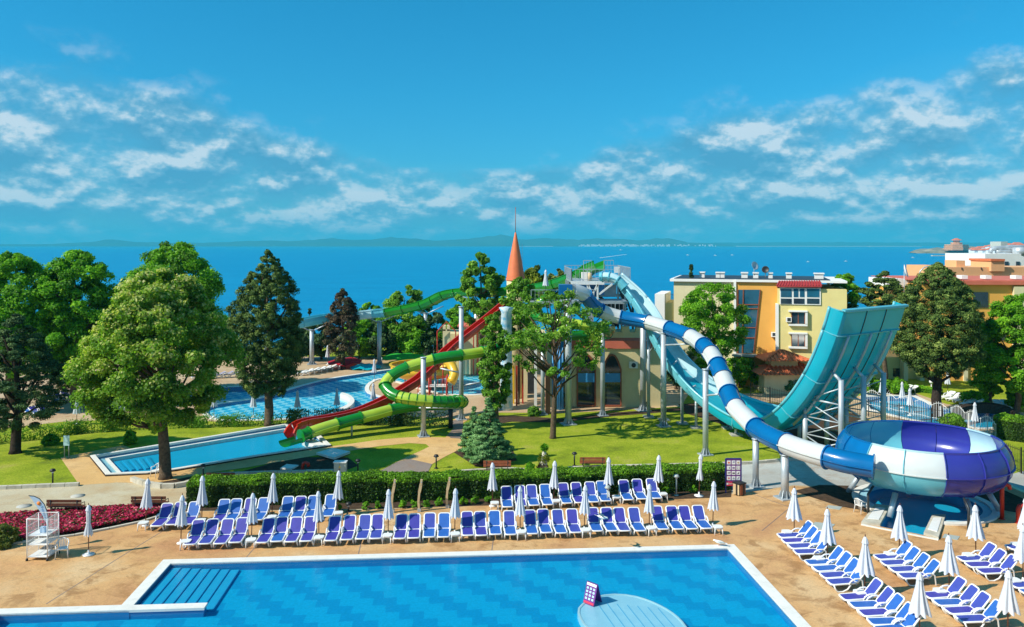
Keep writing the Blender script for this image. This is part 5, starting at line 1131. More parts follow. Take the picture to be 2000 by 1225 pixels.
o = leaf_mesh('flowers', q, nr, .17, .8, rng.random(len(q))*1.0, e, M['flowers'], 0, 9)
sheet('bed_soil', fb, [], .035, M['soil'], e)
# yucca on the lawn
yc = g(1062, 922); e = empty('yucca_plant', yc, 'yucca with dry skirt and two green heads on the big lawn', 'plant')
MB().tube([yc, yc+Vector((0, 0, .9)), yc+Vector((.05, 0, 1.5))], [.3, .22, .1], 8).build('stem', M['kerb'], e)
rng = np.random.default_rng(4); 
for c_, r_, mt in ((yc+Vector((0, 0, .95)), .42, 'lyellow'), (yc+Vector((.05, 0, 1.65)), .26, 'lfresh'), (yc+Vector((-.1, -.1, .3)), .4, 'lbrown')):
    d = rng.normal(size=(500, 3)); d /= np.linalg.norm(d, axis=1)[:, None]; p_ = np.array(c_)+d*r_*rng.uniform(.4, 1, (500, 1)); leaf_mesh('leaf_head', p_, np.cross(d, rng.normal(size=(500, 3))), .2, .25, .4+rng.normal(0, .2, 500), e, L[mt], 0, 5)
# ---------------------------------------------------------------- houses of the neighbouring hotel
def building_axes(px, Y, rz):
    o = at(px, HY, Y); c, s_ = math.cos(rz), math.sin(rz)
    ux, uy = Vector((c, s_, 0)), Vector((-s_, c, 0)); base_ = Vector((o.x, Y, 0))
    def W(u, v_, z): return base_+ux*u+uy*v_+Vector((0, 0, z))
    def U(px_): q = (px_-CX)/F; # solve point on facade line (v=0)
    def uof(px_, v_=0):
        q = (px_-CX)/F; b0 = base_+uy*v_; return (q*b0.y-b0.x)/(ux.x-q*ux.y)
    def zof(px_, py_, v_=0): p = W(uof(px_, v_), v_, 0); return H-(py_-HY)*p.y/F
    def blk(u0, u1, v0, v1, z0, z1, name, mat, parent):
        mb = MB(); c_ = W((u0+u1)/2, (v0+v1)/2, (z0+z1)/2); mb.box(c_, (abs(u1-u0), abs(v1-v0), abs(z1-z0)), rz); return mb.build(name, M[mat], parent)
    return W, uof, zof, blk, base_
W_, uof, zof, blk, base_ = building_axes(1316, 91, R(-17))
ab = empty('apartment_house', base_, 'cream and ochre apartment house with a leaning glass stairwell behind the robust tube slides', 'building'); ab['label'] = 'cream and ochre apartment house with a leaning glass stairwell behind the wall slide'
u1, u2, u3, u4, u5 = uof(1316), uof(1437), uof(1518), uof(1608), uof(1622)
zr = zof(1430, 551)
blk(u1, u2, 0, 11, 0, zr, 'wall', 'cream', ab); blk(u2, u3, -.35, 11, 0, zr+.05, 'wall', 'ochre', ab); blk(u3, u5+1.5, -1.3, 11, 2.4, zr-.6, 'wall', 'paleyellow', ab); blk(u3+.3, u5+1.2, -.9, 11, 0, 2.398, 'ground_floor', 'ochre', ab)
blk(u1-.4, u2, -.35, 11.4, zr+.003, zr+.28, 'roof_edge', 'whitewall', ab); blk(u2+.003, u5+1.6, -.65, 11.4, zr+.055, zr+.28, 'roof_edge', 'whitewall', ab); blk(u1, u5, .2, 11, zr+.283, zr+.34, 'roof', 'darksteel', ab)
blk(uof(1280), uof(1299), -.5, 6, 0, zof(1290, 574), 'side_wing', 'whitewall', ab); blk(uof(1299)+.003, u1-.003, .3, 6, 0, zof(1305, 592), 'side_wing', 'paleyellow', ab)
mb = MB()
for k in range(7): a = W_(uof(1299)+.05+k*(u1-uof(1299)-.1)/6, .4, zof(1305, 592)); mb.bar(a, a+Vector((0, 0, 1)), .03)
a, b_ = W_(uof(1299), .4, zof(1305, 592)+1), W_(u1, .4, zof(1305, 592)+1); mb.bar(a, b_, .04); mb.build('balcony_railing', M['darksteel'], ab)
# leaning glass stairwell
gq = [(1441, 566), (1485, 566), (1472, 690), (1441, 690)]
def fq(px, py, v_): return W_(uof(px, v_), v_, zof(px, py, v_))
gw = MB().slab([fq(*p, -.42) for p in gq], W_(0, .3, 0)-W_(0, 0, 0)).build('stairwell_glass', M['glassblue'], ab)
for f_ in (0, .33, .62, 1):
    a = fq(1441+0*f_, 566, -.5); xa = 1441; 
for (p0, p1) in (((1452, 566), (1450, 690)), ((1441, 595), (1482, 595)), ((1441, 603), (1481, 603)), ((1441, 640), (1477, 640)), ((1441, 660), (1475, 660)), ((1485, 566), (1472, 690)), ((1441, 566), (1441, 690))):
    MB().bar(fq(*p0, -.47), fq(*p1, -.47), .09, .09).build('glazing_bar', M['redwood'], gw)
blk(uof(1430), uof(1478), -1.2, -.4, zof(1450, 694), zof(1450, 690), 'entrance_canopy', 'concrete', ab)
blk(uof(1433), uof(1438), -.5, .1, 0, zr+.3, 'white_pilaster', 'whitewall', ab); blk(u3-.2, u3+.12, -1.45, -.37, 1.0, zof(1516, 592), 'white_edge', 'whitewall', ab)
# sunroom with tiled roof
v_ = -1.35
ua, ub = uof(1523, v_), uof(1603, v_); za, zb2 = zof(1560, 562, v_), zof(1560, 595, v_)
blk(ua, ub, v_-.06, v_+.3, zb2, za, 'sunroom_frame', 'whitewall', ab)
for (p0, p1, q0, q1) in ((1525, 1546, 564, 580), (1550, 1559, 564, 580), (1562, 1571, 564, 580), (1576, 1600, 564, 580), (1525, 1546, 583, 593), (1550, 1571, 583, 593), (1576, 1600, 583, 593)):
    f_ = blk(uof(p0, v_), uof(p1, v_), v_-.10, v_-.062, zof(p0, q1, v_), zof(p0, q0, v_), 'window_pane', 'glassblue' if q0 < 570 else 'glassdark', ab)
c0 = [fq(1517, 561, -1.75), fq(1605, 561, -1.75), fq(1600, 551, -.6), fq(1523, 551, -.6)]
MB().slab(c0, (0, 0, .12)).build('tiled_roof', M['roofred'], ab)
for k in range(17):
    t = k/16; MB().bar(c0[0].lerp(c0[1], t)+Vector((0, 0, .15)), c0[3].lerp(c0[2], t)+Vector((0, 0, .15)), .12, .08).build('ridge_tile', M['roofred'], ab)
for (x0_, y0_, x1_, y1_, g_) in ((1546, 610, 1572, 632, 'glassdark'), (1546, 653, 1572, 676, 'glassdark')):
    fr_ = blk(uof(x0_-6, v_), uof(x1_+5, v_), v_-.32, v_+.2, zof(x0_, y1_+4, v_), zof(x0_, y1_+.5, v_), 'window_surround', 'whitewall', ab)
    blk(uof(x0_-6, v_), uof(x1_+5, v_), v_-.32, v_+.2, zof(x0_, y0_-1, v_), zof(x0_, y0_-4, v_), 'window_surround', 'whitewall', ab); blk(uof(x1_+.5, v_), uof(x1_+5, v_), v_-.31, v_+.2, zof(x0_, y1_, v_)+.02, zof(x0_, y0_, v_)-.02, 'window_surround', 'whitewall', ab)
    w_ = blk(uof(x0_, v_), uof(x1_, v_), v_-.03, v_+.2, zof(x0_, y1_, v_), zof(x0_, y0_, v_), 'window', g_, ab); um = (uof(x0_, v_)+uof(x1_, v_))/2
    for uu in (uof(x0_, v_), um, uof(x1_, v_)): blk(uu-.04, uu+.04, v_-.07, v_-.032, zof(x0_, y1_, v_), zof(x0_, y0_, v_), 'window_frame', 'redwood', w_)
for px, py, vv in ((1541, 624, v_-.25), (1512, 653, -.6)): a = blk(uof(px-6, vv), uof(px+5, vv), vv-.15, vv+.2, zof(px, py+5, vv), zof(px, py-4, vv), 'air_conditioner', 'whitewall', ab); q_ = W_(uof(px, vv-.16), vv-.16, zof(px, py, vv)); MB().box(q_, (.34, .03, .34), R(-17)).build('fan_grille', M['darksteel'], a)
for px, w_ in ((1371, 10), (1402, 8), (1411, 8), (1454, 12), (1476, 10), (1505, 8), (1541, 10), (1600, 16)):
    c_ = blk(uof(px, 3)-w_*.028, uof(px, 3)+w_*.028, 3, 4, zr+.342, zr+.85, 'chimney', 'whitewall', ab); blk(uof(px, 3)-w_*.034, uof(px, 3)+w_*.034, 2.9, 4.1, zr+.853, zr+.98, 'chimney_cap', 'whitewall', c_)
def dish(root, c_, r_, mat, az=0, tilt=50, mast=1.0):
    mb = MB(); mb.lathe([(0, 0), (r_*.5, r_*.07), (r_*.85, r_*.2), (r_, r_*.29), (r_*.98, r_*.32), (r_*.8, r_*.2), (0, .04)], 18); o = mb.build('satellite_dish', M[mat], None); o.parent = root; o.location = Vector(c_)-wloc(root); o.rotation_euler = (R(tilt), 0, R(az)); MB().tube([(c_[0], c_[1], c_[2]-mast), c_], .04, 6).build('dish_mast', M['galv'], root)
dish(ab, W_(uof(1473, 3), 3, zr+1.7), .5, 'galv', 30, 70); dish(ab, W_(uof(1495, 3), 3, zr+1.3), .4, 'black', -20, 75)
# gatehouse with two tiled roofs
W2, uof2, zof2, blk2, base2 = building_axes(1480, 84, 0)
gh = empty('gatehouse', base2, 'low cream gatehouse with two stepped terracotta roofs in front of the apartment house', 'building')
def hip(root, u0, u1, v0, v1, z0, z1, ins, mat, name='roof', rows=7):
    P_ = [W2(u0, v0, z0), W2(u1, v0, z0), W2(u1, v1, z0), W2(u0, v1, z0), W2(u0+ins, (v0+v1)/2, z1), W2(u1-ins, (v0+v1)/2, z1)]
    r_ = MB().add(P_, [(0, 1, 5, 4), (1, 2, 5), (2, 3, 4, 5), (3, 0, 4), (0, 3, 2, 1)]).build(name, M[mat], root); n_ = int((u1-u0)/.42)
    for k in range(n_+1):
        u = u0+(u1-u0)*k/n_; t = min(1, (u-u0)/ins, (u1-u)/ins); 
        if t > .08: MB().bar(W2(u, v0, z0+.06), W2(u, v0+(v1-v0)/2*t, z0+(z1-z0)*t+.06), .16, .10).build('roof_tile_row', M[mat], r_)
    for a, b_ in ((0, 4), (1, 5), (4, 5)): MB().bar(P_[a]+Vector((0, 0, .08)), P_[b_]+Vector((0, 0, .08)), .2, .14).build('ridge', M[mat], r_)
ua, ub = uof2(1484), uof2(1600); blk2(ua+.5, ub, 0, 4, 0, zof2(1500, 732), 'wall', 'cream', gh); hip(gh, ua-.2, ub+.6, -.7, 4.6, zof2(1500, 731), zof2(1500, 712), 2.4, 'terracotta')
blk2(uof2(1512), uof2(1565), 1.0, 3, zof2(1500, 722), zof2(1500, 704), 'upper_wall', 'castle', gh); hip(gh, uof2(1492), uof2(1584), -.2, 4.2, zof2(1500, 705), zof2(1500, 690), 2.2, 'terracotta')
# white arched gate and fences
def fence(A, B, h, sp, mat, name, lab, arch_=0, rail=(.12, .92), pw=.025, cat='fence', wave=None):
    A, B = Vector((A.x, A.y, 0)), Vector((B.x, B.y, 0)); L_ = (B-A).length; n_ = max(2, int(L_/sp)); e = empty(name, A, lab, cat); T = (B-A).normalized()
    me = None; src = None
    def hh(t): return h+(arch_*abs(math.sin(math.pi*t*wave)) if wave else arch_*math.sin(math.pi*t))
    for k in range(n_+1):
        t = k/n_; p = A.lerp(B, t); H_ = hh(t)
        if src is None: src = MB().bar(p, p+Vector((0, 0, 1)), pw).build('picket', M[mat], e); o = src
        else: o = src.copy(); COL.objects.link(o); o.parent = e; o.location = p-A
        o.scale = (1, 1, H_)
    for f_ in rail:
        pts = [A.lerp(B, k/(n_*1.0))+Vector((0, 0, hh(k/n_)*f_)) for k in range(n_+1)]; MB().tube(pts, pw*.8, 5).build('rail', M[mat], e)
    for k in range(int(L_/2.6)+1): p = A.lerp(B, min(1, k*2.6/L_)); MB().bar(p, p+Vector((0, 0, h*1.05)), pw*2.6).build('post', M[mat], e)
    return e
fence(g(1507, 757), g(1533, 757), 1.6, .16, 'white', 'arched_gate', 'white arched gate before the gatehouse', .8, cat='gate')
fence(g(1536, 758), g(1590, 760), 1.5, .16, 'white', 'picket_fence', 'white picket fence right of the arched gate')
fence(g(1690, 792), g(1852, 826), 1.25, .22, 'white', 'wavy_fence', 'white wavy-topped fence along the near side of the garden pool', .45, wave=5)
fence(g(1858, 824), g(1945, 858), 1.25, .22, 'white', 'wavy_fence', 'white wavy-topped fence before the round garden pool', .45, wave=3)
fence(g(1466, 778), g(1540, 795), 1.5, .22, 'black', 'railing_fence', 'black railing behind the trough of the wall slide')
fence(g(1640, 806), g(1850, 836), 1.5, .2, 'black', 'railing_fence', 'black railing behind the bowl slide, below the white wavy fence')
fence(g(1948, 905), g(2040, 945), 1.7, .2, 'black', 'railing_fence', 'black railing right of the bowl at the service road')
e = empty('low_wall', g(1930, 945), 'pale low wall under the black railing right of the bowl', 'wall'); a, b_ = g(1925, 940), g(2060, 1000); MB().bar((a.x, a.y, .2), (b_.x, b_.y, .2), .3, .4).build('wall', M['cream'], e)
# right-hand hotel
W3, uof3, zof3, blk3, base3 = building_axes(1900, 92, R(-3)); W2 = W3
rh = empty('hotel_building', base3, 'yellow and peach hotel block behind the big cypress on the right', 'building')
ul, ur = uof3(1690), uof3(2300); zr3 = zof3(1930, 556)
blk3(ul, uof3(1800), 1, 12, 0, zof3(1750, 700), 'wall', 'paleyellow', rh); blk3(uof3(1800)+.003, ur, 0, 14, 0, zr3, 'wall', 'ochre', rh)
blk3(uof3(1800), ur, -.5, .5, zr3+.003, zr3+.4, 'roof_edge', 'pinkband', rh); blk3(uof3(1800)-.3, ur, -.1, 14, zr3+.403, zr3+.48, 'roof_slab', 'pinkband', rh)
blk3(uof3(1977), ur, -.4, -.003, 0, zof3(1990, 560, -.4), 'wall', 'cream', rh)
for p0, p1, q0, q1 in ((1901, 1930, 571, 601), (1752, 1770, 722, 738), (1815, 1830, 728, 742), (1905, 1925, 640, 665), (1945, 1965, 640, 665), (1905, 1925, 700, 725)):
    w_ = blk3(uof3(p0, -.1), uof3(p1, -.1), -.1 if p0 > 1800 else .9, .3 if p0 > 1800 else 1.1, zof3(p0, q1), zof3(p0, q0), 'window', 'glassdark', rh)
for p0 in (1893, 1940, 2000): 
    c_ = blk3(uof3(p0-6), uof3(p0+6), 1, 2.2, zr3+.603, zr3+1.0, 'chimney', 'whitewall', rh)
for p0 in (1768, 1800, 1885): blk3(uof3(p0-4), uof3(p0+4), -.2, .3 if p0 > 1800 else .95, 0, 3.2, 'pillar', 'cream', rh)
b3 = at(1900, HY, 112); e = empty('hotel_building', b3, 'long peach parapet block of the hotel behind, with an orange box tower', 'building')
def pb(px0, px1, py0, py1, Y, d, name, mat, par): a, b_ = at(px0, py0, Y), at(px1, py1, Y); return MB().bb(a.x, Y, b_.z, b_.x, Y+d, a.z).build(name, M[mat], par)
pb(1846, 2200, 522, 720, 112, 8, 'wall', 'peach', e); pb(1811, 1846, 519, 720, 114, 6, 'wall', 'peach', e); pb(1868, 1885, 509, 524, 113, 3, 'box_tower', 'peach', e); pb(1840, 2200, 543, 547, 111.7, .29, 'white_ledge', 'whitewall', e)
pb(1936, 1962, 508, 530, 111.5, 5, 'box_tower', 'peach', e); pb(1935.5, 1963, 506, 510, 111.3, 5.4, 'tiled_top', 'terracotta', e); pb(1845, 1925, 518.5, 521.8, 118, 1, 'white_parapet', 'whitewall', e)
for px in (1879, 1917, 1957): pb(px-.7, px+.7, 522.5, 527, 111.9, .08, 'outlet', 'darksteel', e)
e = empty('hotel_building', at(1960, HY, 130), 'white flat-roofed hotel wing carrying big steel ducts', 'building')
pb(1924, 2200, 496, 640, 130, 12, 'wall', 'whitewall', e); pb(1985, 1992, 511, 524, 129.9, .2, 'window', 'glassdark', e); pb(1963, 1970, 511, 524, 129.9, .2, 'window', 'glassdark', e)
for (pts, r_) in (([(1934, 494), (1936, 488), (1944, 485), (1960, 484), (1975, 487), (2010, 488)], .35), ([(1945, 492), (1955, 490), (1975, 491), (2010, 492)], .3), ([(1950, 487), (1970, 482), (1990, 482), (2015, 483)], .28)):
    MB().tube([at(*p, 132) for p in pts], r_, 10).build('steel_duct', M['galv'], e)
a = at(1992, 492, 131); MB().lathe([(0, -.6), (1.1, -.6), (1.1, .7), (0, .8)], 18, a).build('round_tank', M['galv'], e); pb(1955, 1968, 472, 482, 134, 3, 'plant_room', 'greycab', e)
dish(rh, at(1766, 530, 95), .8, 'white', 60, 75, 4); pb(1740, 1790, 545, 560, 96, 6, 'roof_box', 'whitewall', rh)
a, b_ = at(1795, 530, 110), at(1822, 519, 110); MB().tube([at(1795, 540, 110), at(1797, 530, 110), at(1805, 522, 110), at(1822, 519, 110)], .08, 6).build('arched_canopy_rib', M['galv'], rh)
# ---------------------------------------------------------------- furniture of the deck
OB = {}
def frame_loop(pts, r, name, mat, parent): return MB().tube(pts, r, 8, closed=True).build(name, M[mat], parent)
def make_lounger(loc, back=50):
    e = empty('sun_lounger', loc); ox = Vector(loc)
    w = .30; y0, y1, z0 = .06, 1.22, .36; bl = .78; ba = R(back)
    def P(x, y, z): return (x+ox.x, y+ox.y, z+ox.z)
    def rr(x0, x1, ya, yb, za, zb_, rad):
        pts = []
        for cx_, ty, a0 in ((x1-rad, 1-rad/ (abs(yb-ya)+abs(zb_-za)+1e-6), 0), (x0+rad, 1-rad/(abs(yb-ya)+abs(zb_-za)+1e-6), 90), (x0+rad, rad/(abs(yb-ya)+abs(zb_-za)+1e-6), 180), (x1-rad, rad/(abs(yb-ya)+abs(zb_-za)+1e-6), 270)):
            for k in range(4):
                a = R(a0+k*30); L_ = math.hypot(yb-ya, zb_-za); t = ty+rad*math.sin(a)/L_; pts.append((cx_+rad*math.cos(a), ya+(yb-ya)*t, za+(zb_-za)*t))
        return pts
    seat = rr(-w, w, y0, y1, z0-.03, z0, .12); bk = rr(-w, w, y1+.03, y1+.03+bl*math.cos(ba), z0+.02, z0+.02+bl*math.sin(ba), .12)
    for nm, lp, th, mt in (('seat_fabric', seat, Vector((0, 0, .025)), 'fabblue_skylit'), ('back_fabric', bk, Vector((0, -math.sin(ba), math.cos(ba)))*.025, 'fabpurple')):
        MB().slab([P(*p) for p in lp], th).build(nm, M[mt], e)
    MB().tube([P(*p) for p in seat], .042, 8, closed=True).build('seat_frame', M['white'], e)
    MB().tube([P(*p) for p in bk], .04, 8, closed=True).build('back_frame', M['white'], e)
    for s_ in (-1, 1):
        x = s_*(w+.03)
        MB().tube([P(x, y1-.38, z0-.05), P(x*1.02, y1-.30, z0+.10), P(x*1.04, y1-.12, z0+.20), P(x*1.04, y1+.08, z0+.21), P(x*1.02, y1+.24, z0+.12), P(x, y1+.30, .05), P(x, y1+.34, 0)], [.03, .035, .038, .038, .035, .03, .03], 8).build('armrest', M['white'], e)
        MB().tube([P(x*.95, .14, z0-.04), P(x*.97, .20, .16), P(x, .30, .03), P(x, .55, .02), P(x, .78, .12), P(x, .92, z0-.06)], [.035]*6, 8).build('leg', M['white'], e)
    return e
def make_table(loc):
    e = empty('side_table', loc); x, y, z = loc
    MB().prism([(x+.25*math.copysign(abs(math.cos(a))**.5, math.cos(a)), y+.25*math.copysign(abs(math.sin(a))**.5, math.sin(a))) for a in [2*math.pi*k/24 for k in range(24)]], z+.38, z+.42).build('table_top', M['white'], e)
    MB().bb(x-.2, y-.2, z+.31, x+.2, y+.2, z+.378).build('apron', M['white'], e)
    for sx in (-1, 1):
        for sy in (-1, 1): MB().tube([(x+sx*.19, y+sy*.19, z+.37), (x+sx*.22, y+sy*.22, z)], .028, 6).build('leg', M['white'], e)
    return e
def make_parasol(loc, base=False, thin=False, slack=0, wd=1.05):
    e = empty('closed_parasol', loc); x, y, z = loc
    MB().tube([(x, y, z), (x, y, z+2.42)], .024, 8).build('pole', M['wood'], e)
    n_ = 48; prof = [(.02, 2.40), (.07, 2.33), (.10, 2.20), (.105, 2.02), (.13, 1.75), (.17, 1.45), (.215, 1.18), (.25, 1.0)] if not thin else [(.02, 2.35), (.08, 2.3), (.10, 2.15), (.09, 1.9), (.08, 1.6), (.13, 1.3), (.17, 1.12), (.18, 1.02)]
    if not thin: prof = [(r_*(1+(wd-1)*min(1, max(0, (2.3-h_)/.6))), h_) for r_, h_ in prof]
    vs = []
    rr_ = random.Random(int(x*31+y*7))
    ph = rr_.random()*6
    for i, (r_, h_) in enumerate(prof):
        fo = .05+.17*min(1, i/5)
        for k in range(n_):
            a = 2*math.pi*k/n_; q_ = r_*(1+fo*math.cos(8*a+ph+.25*math.sin(h_*5))+.05*math.sin(3*a+ph)); zz_ = h_+(0 if i < len(prof)-1 else -.05*math.cos(8*a+ph)-.02)
            vs.append((x+q_*math.cos(a), y+q_*math.sin(a), z+zz_))
    fs = [(i*n_+k, i*n_+(k+1) % n_, (i+1)*n_+(k+1) % n_, (i+1)*n_+k) for i in range(len(prof)-1) for k in range(n_)]
    MB().add(vs, fs, True).build('canopy', M['canvas'], e)
    vs = []
    for i, (r_, h_) in enumerate([(.0, 2.50), (.05, 2.47), (.10, 2.36), (.135, 2.22)]):
        for k in range(n_): a = 2*math.pi*k/n_; q_ = r_*(1+.10*math.cos(8*a+ph)*i/3); vs.append((x+q_*math.cos(a), y+q_*math.sin(a), z+h_))
    MB().add(vs, [(i*n_+k, i*n_+(k+1) % n_, (i+1)*n_+(k+1) % n_, (i+1)*n_+k) for i in range(3) for k in range(n_)], True).build('vent_cap', M['canvas'], e)
    MB().lathe([(0, 2.60), (.02, 2.57), (.02, 2.48), (0, 2.48)], 8, (x, y, z)).build('finial', M['wood'], e)
    tb_ = .15 if thin else .155*wd
    MB().tube([(x-tb_, y, z+1.62), (x, y-tb_, z+1.60), (x+tb_, y, z+1.62), (x, y+tb_, z+1.60)], .012, 5, closed=True).build('tie_strap', M['white'], e)
    MB().lathe([(0, 0), (.28 if base else .2, 0), (.28 if base else .2, .05), (.06, .08), (.035, .25), (0, .25)], 20, (x, y, z)).build('parasol_base', M['white'], e)
    return e
hid = (0, -400, 0)
def dup(key, maker, loc, rz=0, sc=1.0, **kw):
    k2 = (key,)
    if k2 not in OB: o = maker((0, 0, 0), **kw); OB[k2] = (o, tree_of(o)); o.location = loc; o.rotation_euler = (0, 0, rz)
    else:
        src, t = OB[k2]; o = copy_tree(src, t); o.location = loc; o.rotation_euler = (0, 0, rz)
    o.scale = (sc, sc, sc) if sc != 1 else (1, 1, 1)
    return o
def setmat(o, part, mt):
    for c in o.children:
        if c.name.split('.')[0] == part: c.material_slots[0].link = 'OBJECT'; c.material_slots[0].material = M[mt]
DZ = .024
def LG(px, py): v = g(px, py, DZ); return v
rf = random.Random(77)
def lounger(px, py, rz, label, group, seat='fabblue_skylit', back='fabpurple', z=DZ, frame=None, key='lounger'):
    v = g(px, py, z); o = dup(key, make_lounger, v, rz+R(rf.uniform(-1.5, 1.5)), **({'back': 24} if key == 'lounger_low' else {})); tag(o, label, 'sun lounger', group)
    o.location.x += rf.uniform(-.04, .04); o.location.y += rf.uniform(-.07, .07)
    setmat(o, 'seat_fabric', seat); setmat(o, 'back_fabric', back)
    if frame: 
        for p in ('seat_frame', 'back_frame', 'armrest', 'leg'): setmat(o, p, frame)
    return o
# front row by the pool: px of each foot, py of the foot line
front = [(370, 1077), (399, 1076), (428, 1075), (457, 1074), (509, 1073), (538.5, 1072), (567.5, 1071), (597, 1070), (646, 1069), (676, 1068), (704, 1067), (732, 1066), (780, 1064.5), (808, 1063.5), (837, 1062.5), (865, 1061.5), (913, 1059.5), (941, 1058.5), (968, 1057.5), (997, 1056.5), (1042, 1055.5), (1070, 1054.5), (1097, 1053.5), (1125, 1052.5), (1169, 1051), (1196, 1050.5), (1223, 1050), (1251, 1049), (1298, 1047.5), (1327, 1046.5), (1355, 1045.5), (1383, 1044.5)]
sets = ['first', 'second', 'third', 'fourth', 'fifth', 'sixth', 'seventh', 'eighth']
cols_f = 'PP PB PP PP|PP BB PP PP|PP PP MM MP|PP PP|'
fpal = {'P': 'fabpurple', 'B': 'fabblue_skylit', 'M': 'fabmid'}  # one lounger cloth: violet, sky-lit blue and a tone between
fb_ = ['PP', 'PM', 'PP', 'PP', 'PP', 'PB', 'PP', 'PP', 'PP', 'PP', 'MM', 'PM', 'PP', 'PP', 'MB', 'BB', 'PP', 'MP', 'BB', 'MB', 'PB', 'PB', 'MB', 'PM', 'PB', 'PB', 'PM', 'MB', 'PB', 'PB', 'PB', 'MB']
for i, (px, py) in enumerate(front):
    bk, st = fb_[i]
    lounger(px, py, PR, '%s lounger from the left in the %s set of four along the pool edge' % (sets[i % 4], sets[i//4]), 'sun loungers in the row along the pool edge', fpal[st], fpal[bk])
backrow = [(303, 1040), (332, 1038.5), (362, 1037), (421, 1031), (448, 1030), (476, 1029), (503, 1027.5), (549, 1025), (577, 1024), (605, 1023), (637, 1021), (991, 1002), (1018, 1001), (1045, 999.5), (1070, 998), (1109, 995), (1134, 993.5), (1160, 992), (1185, 990.5), (1230, 988), (1256, 986.5), (1283, 985)]
bsets = [3, 4, 4, 4, 4, 3]; bnm = []
for si, n_ in enumerate(bsets): bnm += [(sets[k], sets[si]) for k in range(n_)]
bb_ = ['PP', 'PP', 'BP', 'BP', 'BB', 'PP', 'BB', 'BB', 'PB', 'BB', 'BB', 'PB', 'PP', 'MB', 'BB', 'PB', 'PP', 'MB', 'BB', 'PB', 'PB', 'MB']
for i, (px, py) in enumerate(backrow):
    bk, st = bb_[i]
    lounger(px, py, PR, '%s lounger from left in the %s set of the row before the hedge' % bnm[i], 'sun loungers in the row before the hedge', fpal[st], fpal[bk])
# tables and parasols of the two rows
def table(px, py, label, group, z=DZ): o = dup('table', make_table, g(px, py, z), PR+R(rf.uniform(-8, 8))); return tag(o, label, 'side table', group)
def parasol(px, py, label, group, z=DZ, sc=1.0, key='parasol', lean=(0, 0), **kw):
    o = dup(key, make_parasol, g(px, py, z), rf.uniform(0, 6), sc, **kw); o.rotation_euler = (R(lean[0]), R(lean[1]), rf.uniform(0, .7)); return tag(o, label, 'parasol', group)
for i, (px, py) in enumerate([(363, 1072), (490, 1069), (623, 1064), (757, 1060), (889, 1057), (1018, 1053), (1144, 1049), (1272, 1045), (1402, 1043)]):
    table(px, py, 'white low table along the pool edge, %s from the left' % ordn(i), 'side tables in the row along the pool edge')
for i, (px, py) in enumerate([(353, 1062), (491, 1056), (623, 1052), (758, 1048), (888, 1044), (1016, 1041), (1141, 1037), (1268, 1034), (1392, 1029)]):
    parasol(px, py, 'closed white parasol along the pool edge, %s from the left' % ordn(i), 'closed parasols along the pool edge', lean=(rf.uniform(-2, 2), rf.uniform(-2, 2)))
for i, (px, py) in enumerate([(280, 1035), (392, 1030), (531, 1023), (661, 1015), (966, 995), (1086, 991), (1204, 983), (1295, 977)]):
    table(px, py, 'white low table in the row before the hedge, %s from the left' % ordn(i), 'side tables in the row before the hedge')
for i, (px, py, l_) in enumerate([(284, 1027, 3), (394, 1020, 1), (531, 1014, 2), (659, 1008, 2), (962, 989, 0), (1081, 985, 2), (1189, 977, 0), (1285, 972, 2)]):
    parasol(px, py, 'closed white parasol before the hedge, %s from the left' % ordn(i), 'closed parasols before the hedge', sc=1.04, lean=(0, l_))
parasol(173, 1084, 'thin tied parasol on a white round base beside the plastic chair', 'single closed parasols', key='parasol_thin', base=True, thin=True)
parasol(1365, 969, 'thin slack parasol on a white disc beside the pictogram board', 'single closed parasols', key='parasol_thin2', base=True, thin=True, lean=(0, 3), sc=1.03)
# right-hand block
RD = R(4.1-90)      # foot to head points to +X
def rblock(px, py, n_, tag_, pal, key='lounger', step=.745):
    v0 = g(px, py, DZ); d = Vector((math.sin(PR), -math.cos(PR), 0))
    for k in range(n_):
        v = v0+d*(step*k+rf.uniform(-.03, .03))+Vector((rf.uniform(-.07, .07), 0, 0)); o = dup(key, make_lounger, v, RD+R(rf.uniform(-3, 3))); tag(o, '%s lounger counted from the back in %s' % (sets[k], tag_), 'sun lounger', 'sun loungers in columns on the right deck')
        bk, st = pal[k]; setmat(o, 'seat_fabric', fpal[st]); setmat(o, 'back_fabric', fpal[bk])
R1 = 'the first set near the pool corner'
rblock(1517, 1059, 4, R1, ['BM', 'BP', 'BM', 'BM'])
rblock(1574, 1113, 4, 'the second set near the pool corner', ['BB', 'BB', 'BM', 'BM'])
rblock(1642, 1182, 5, 'the third set near the pool corner', ['MP', 'MB', 'BP', 'BB', 'BB'])
rblock(1708, 1102, 4, 'the rear set of the middle column', ['BM', 'BM', 'BM', 'BM'])
rblock(1806, 1178, 4, 'the front set of the middle column', ['MP', 'MB', 'MP', 'BM'])
rblock(1871, 1105, 3, 'the rear set of the third column', ['MM', 'MP', 'MP'])
rblock(1972, 1158, 4, 'the front set of the third column', ['MM', 'MB', 'MP', 'BB'])
rblock(1968, 1082, 2, 'the column cut by the right edge', ['MM', 'MP'])
for i, (px, py, lab) in enumerate([(1537, 1053, 'white table behind the rear lounger set nearest the pool corner'), (1600, 1106, 'white table between the first and second sets nearest the pool corner'), (1680, 1174, 'white table between the second and third sets nearest the pool corner'), (1738, 1097, 'white table behind the middle column of loungers'), (1836, 1171, 'white table between the two sets of the middle column'), (1892, 1099, 'white table behind the third column of loungers'), (1982, 1150, 'white table between the sets of the third column'), (1986, 1078, 'white table behind the column cut by the right edge')]):
    table(px, py, lab, 'side tables on the right deck')
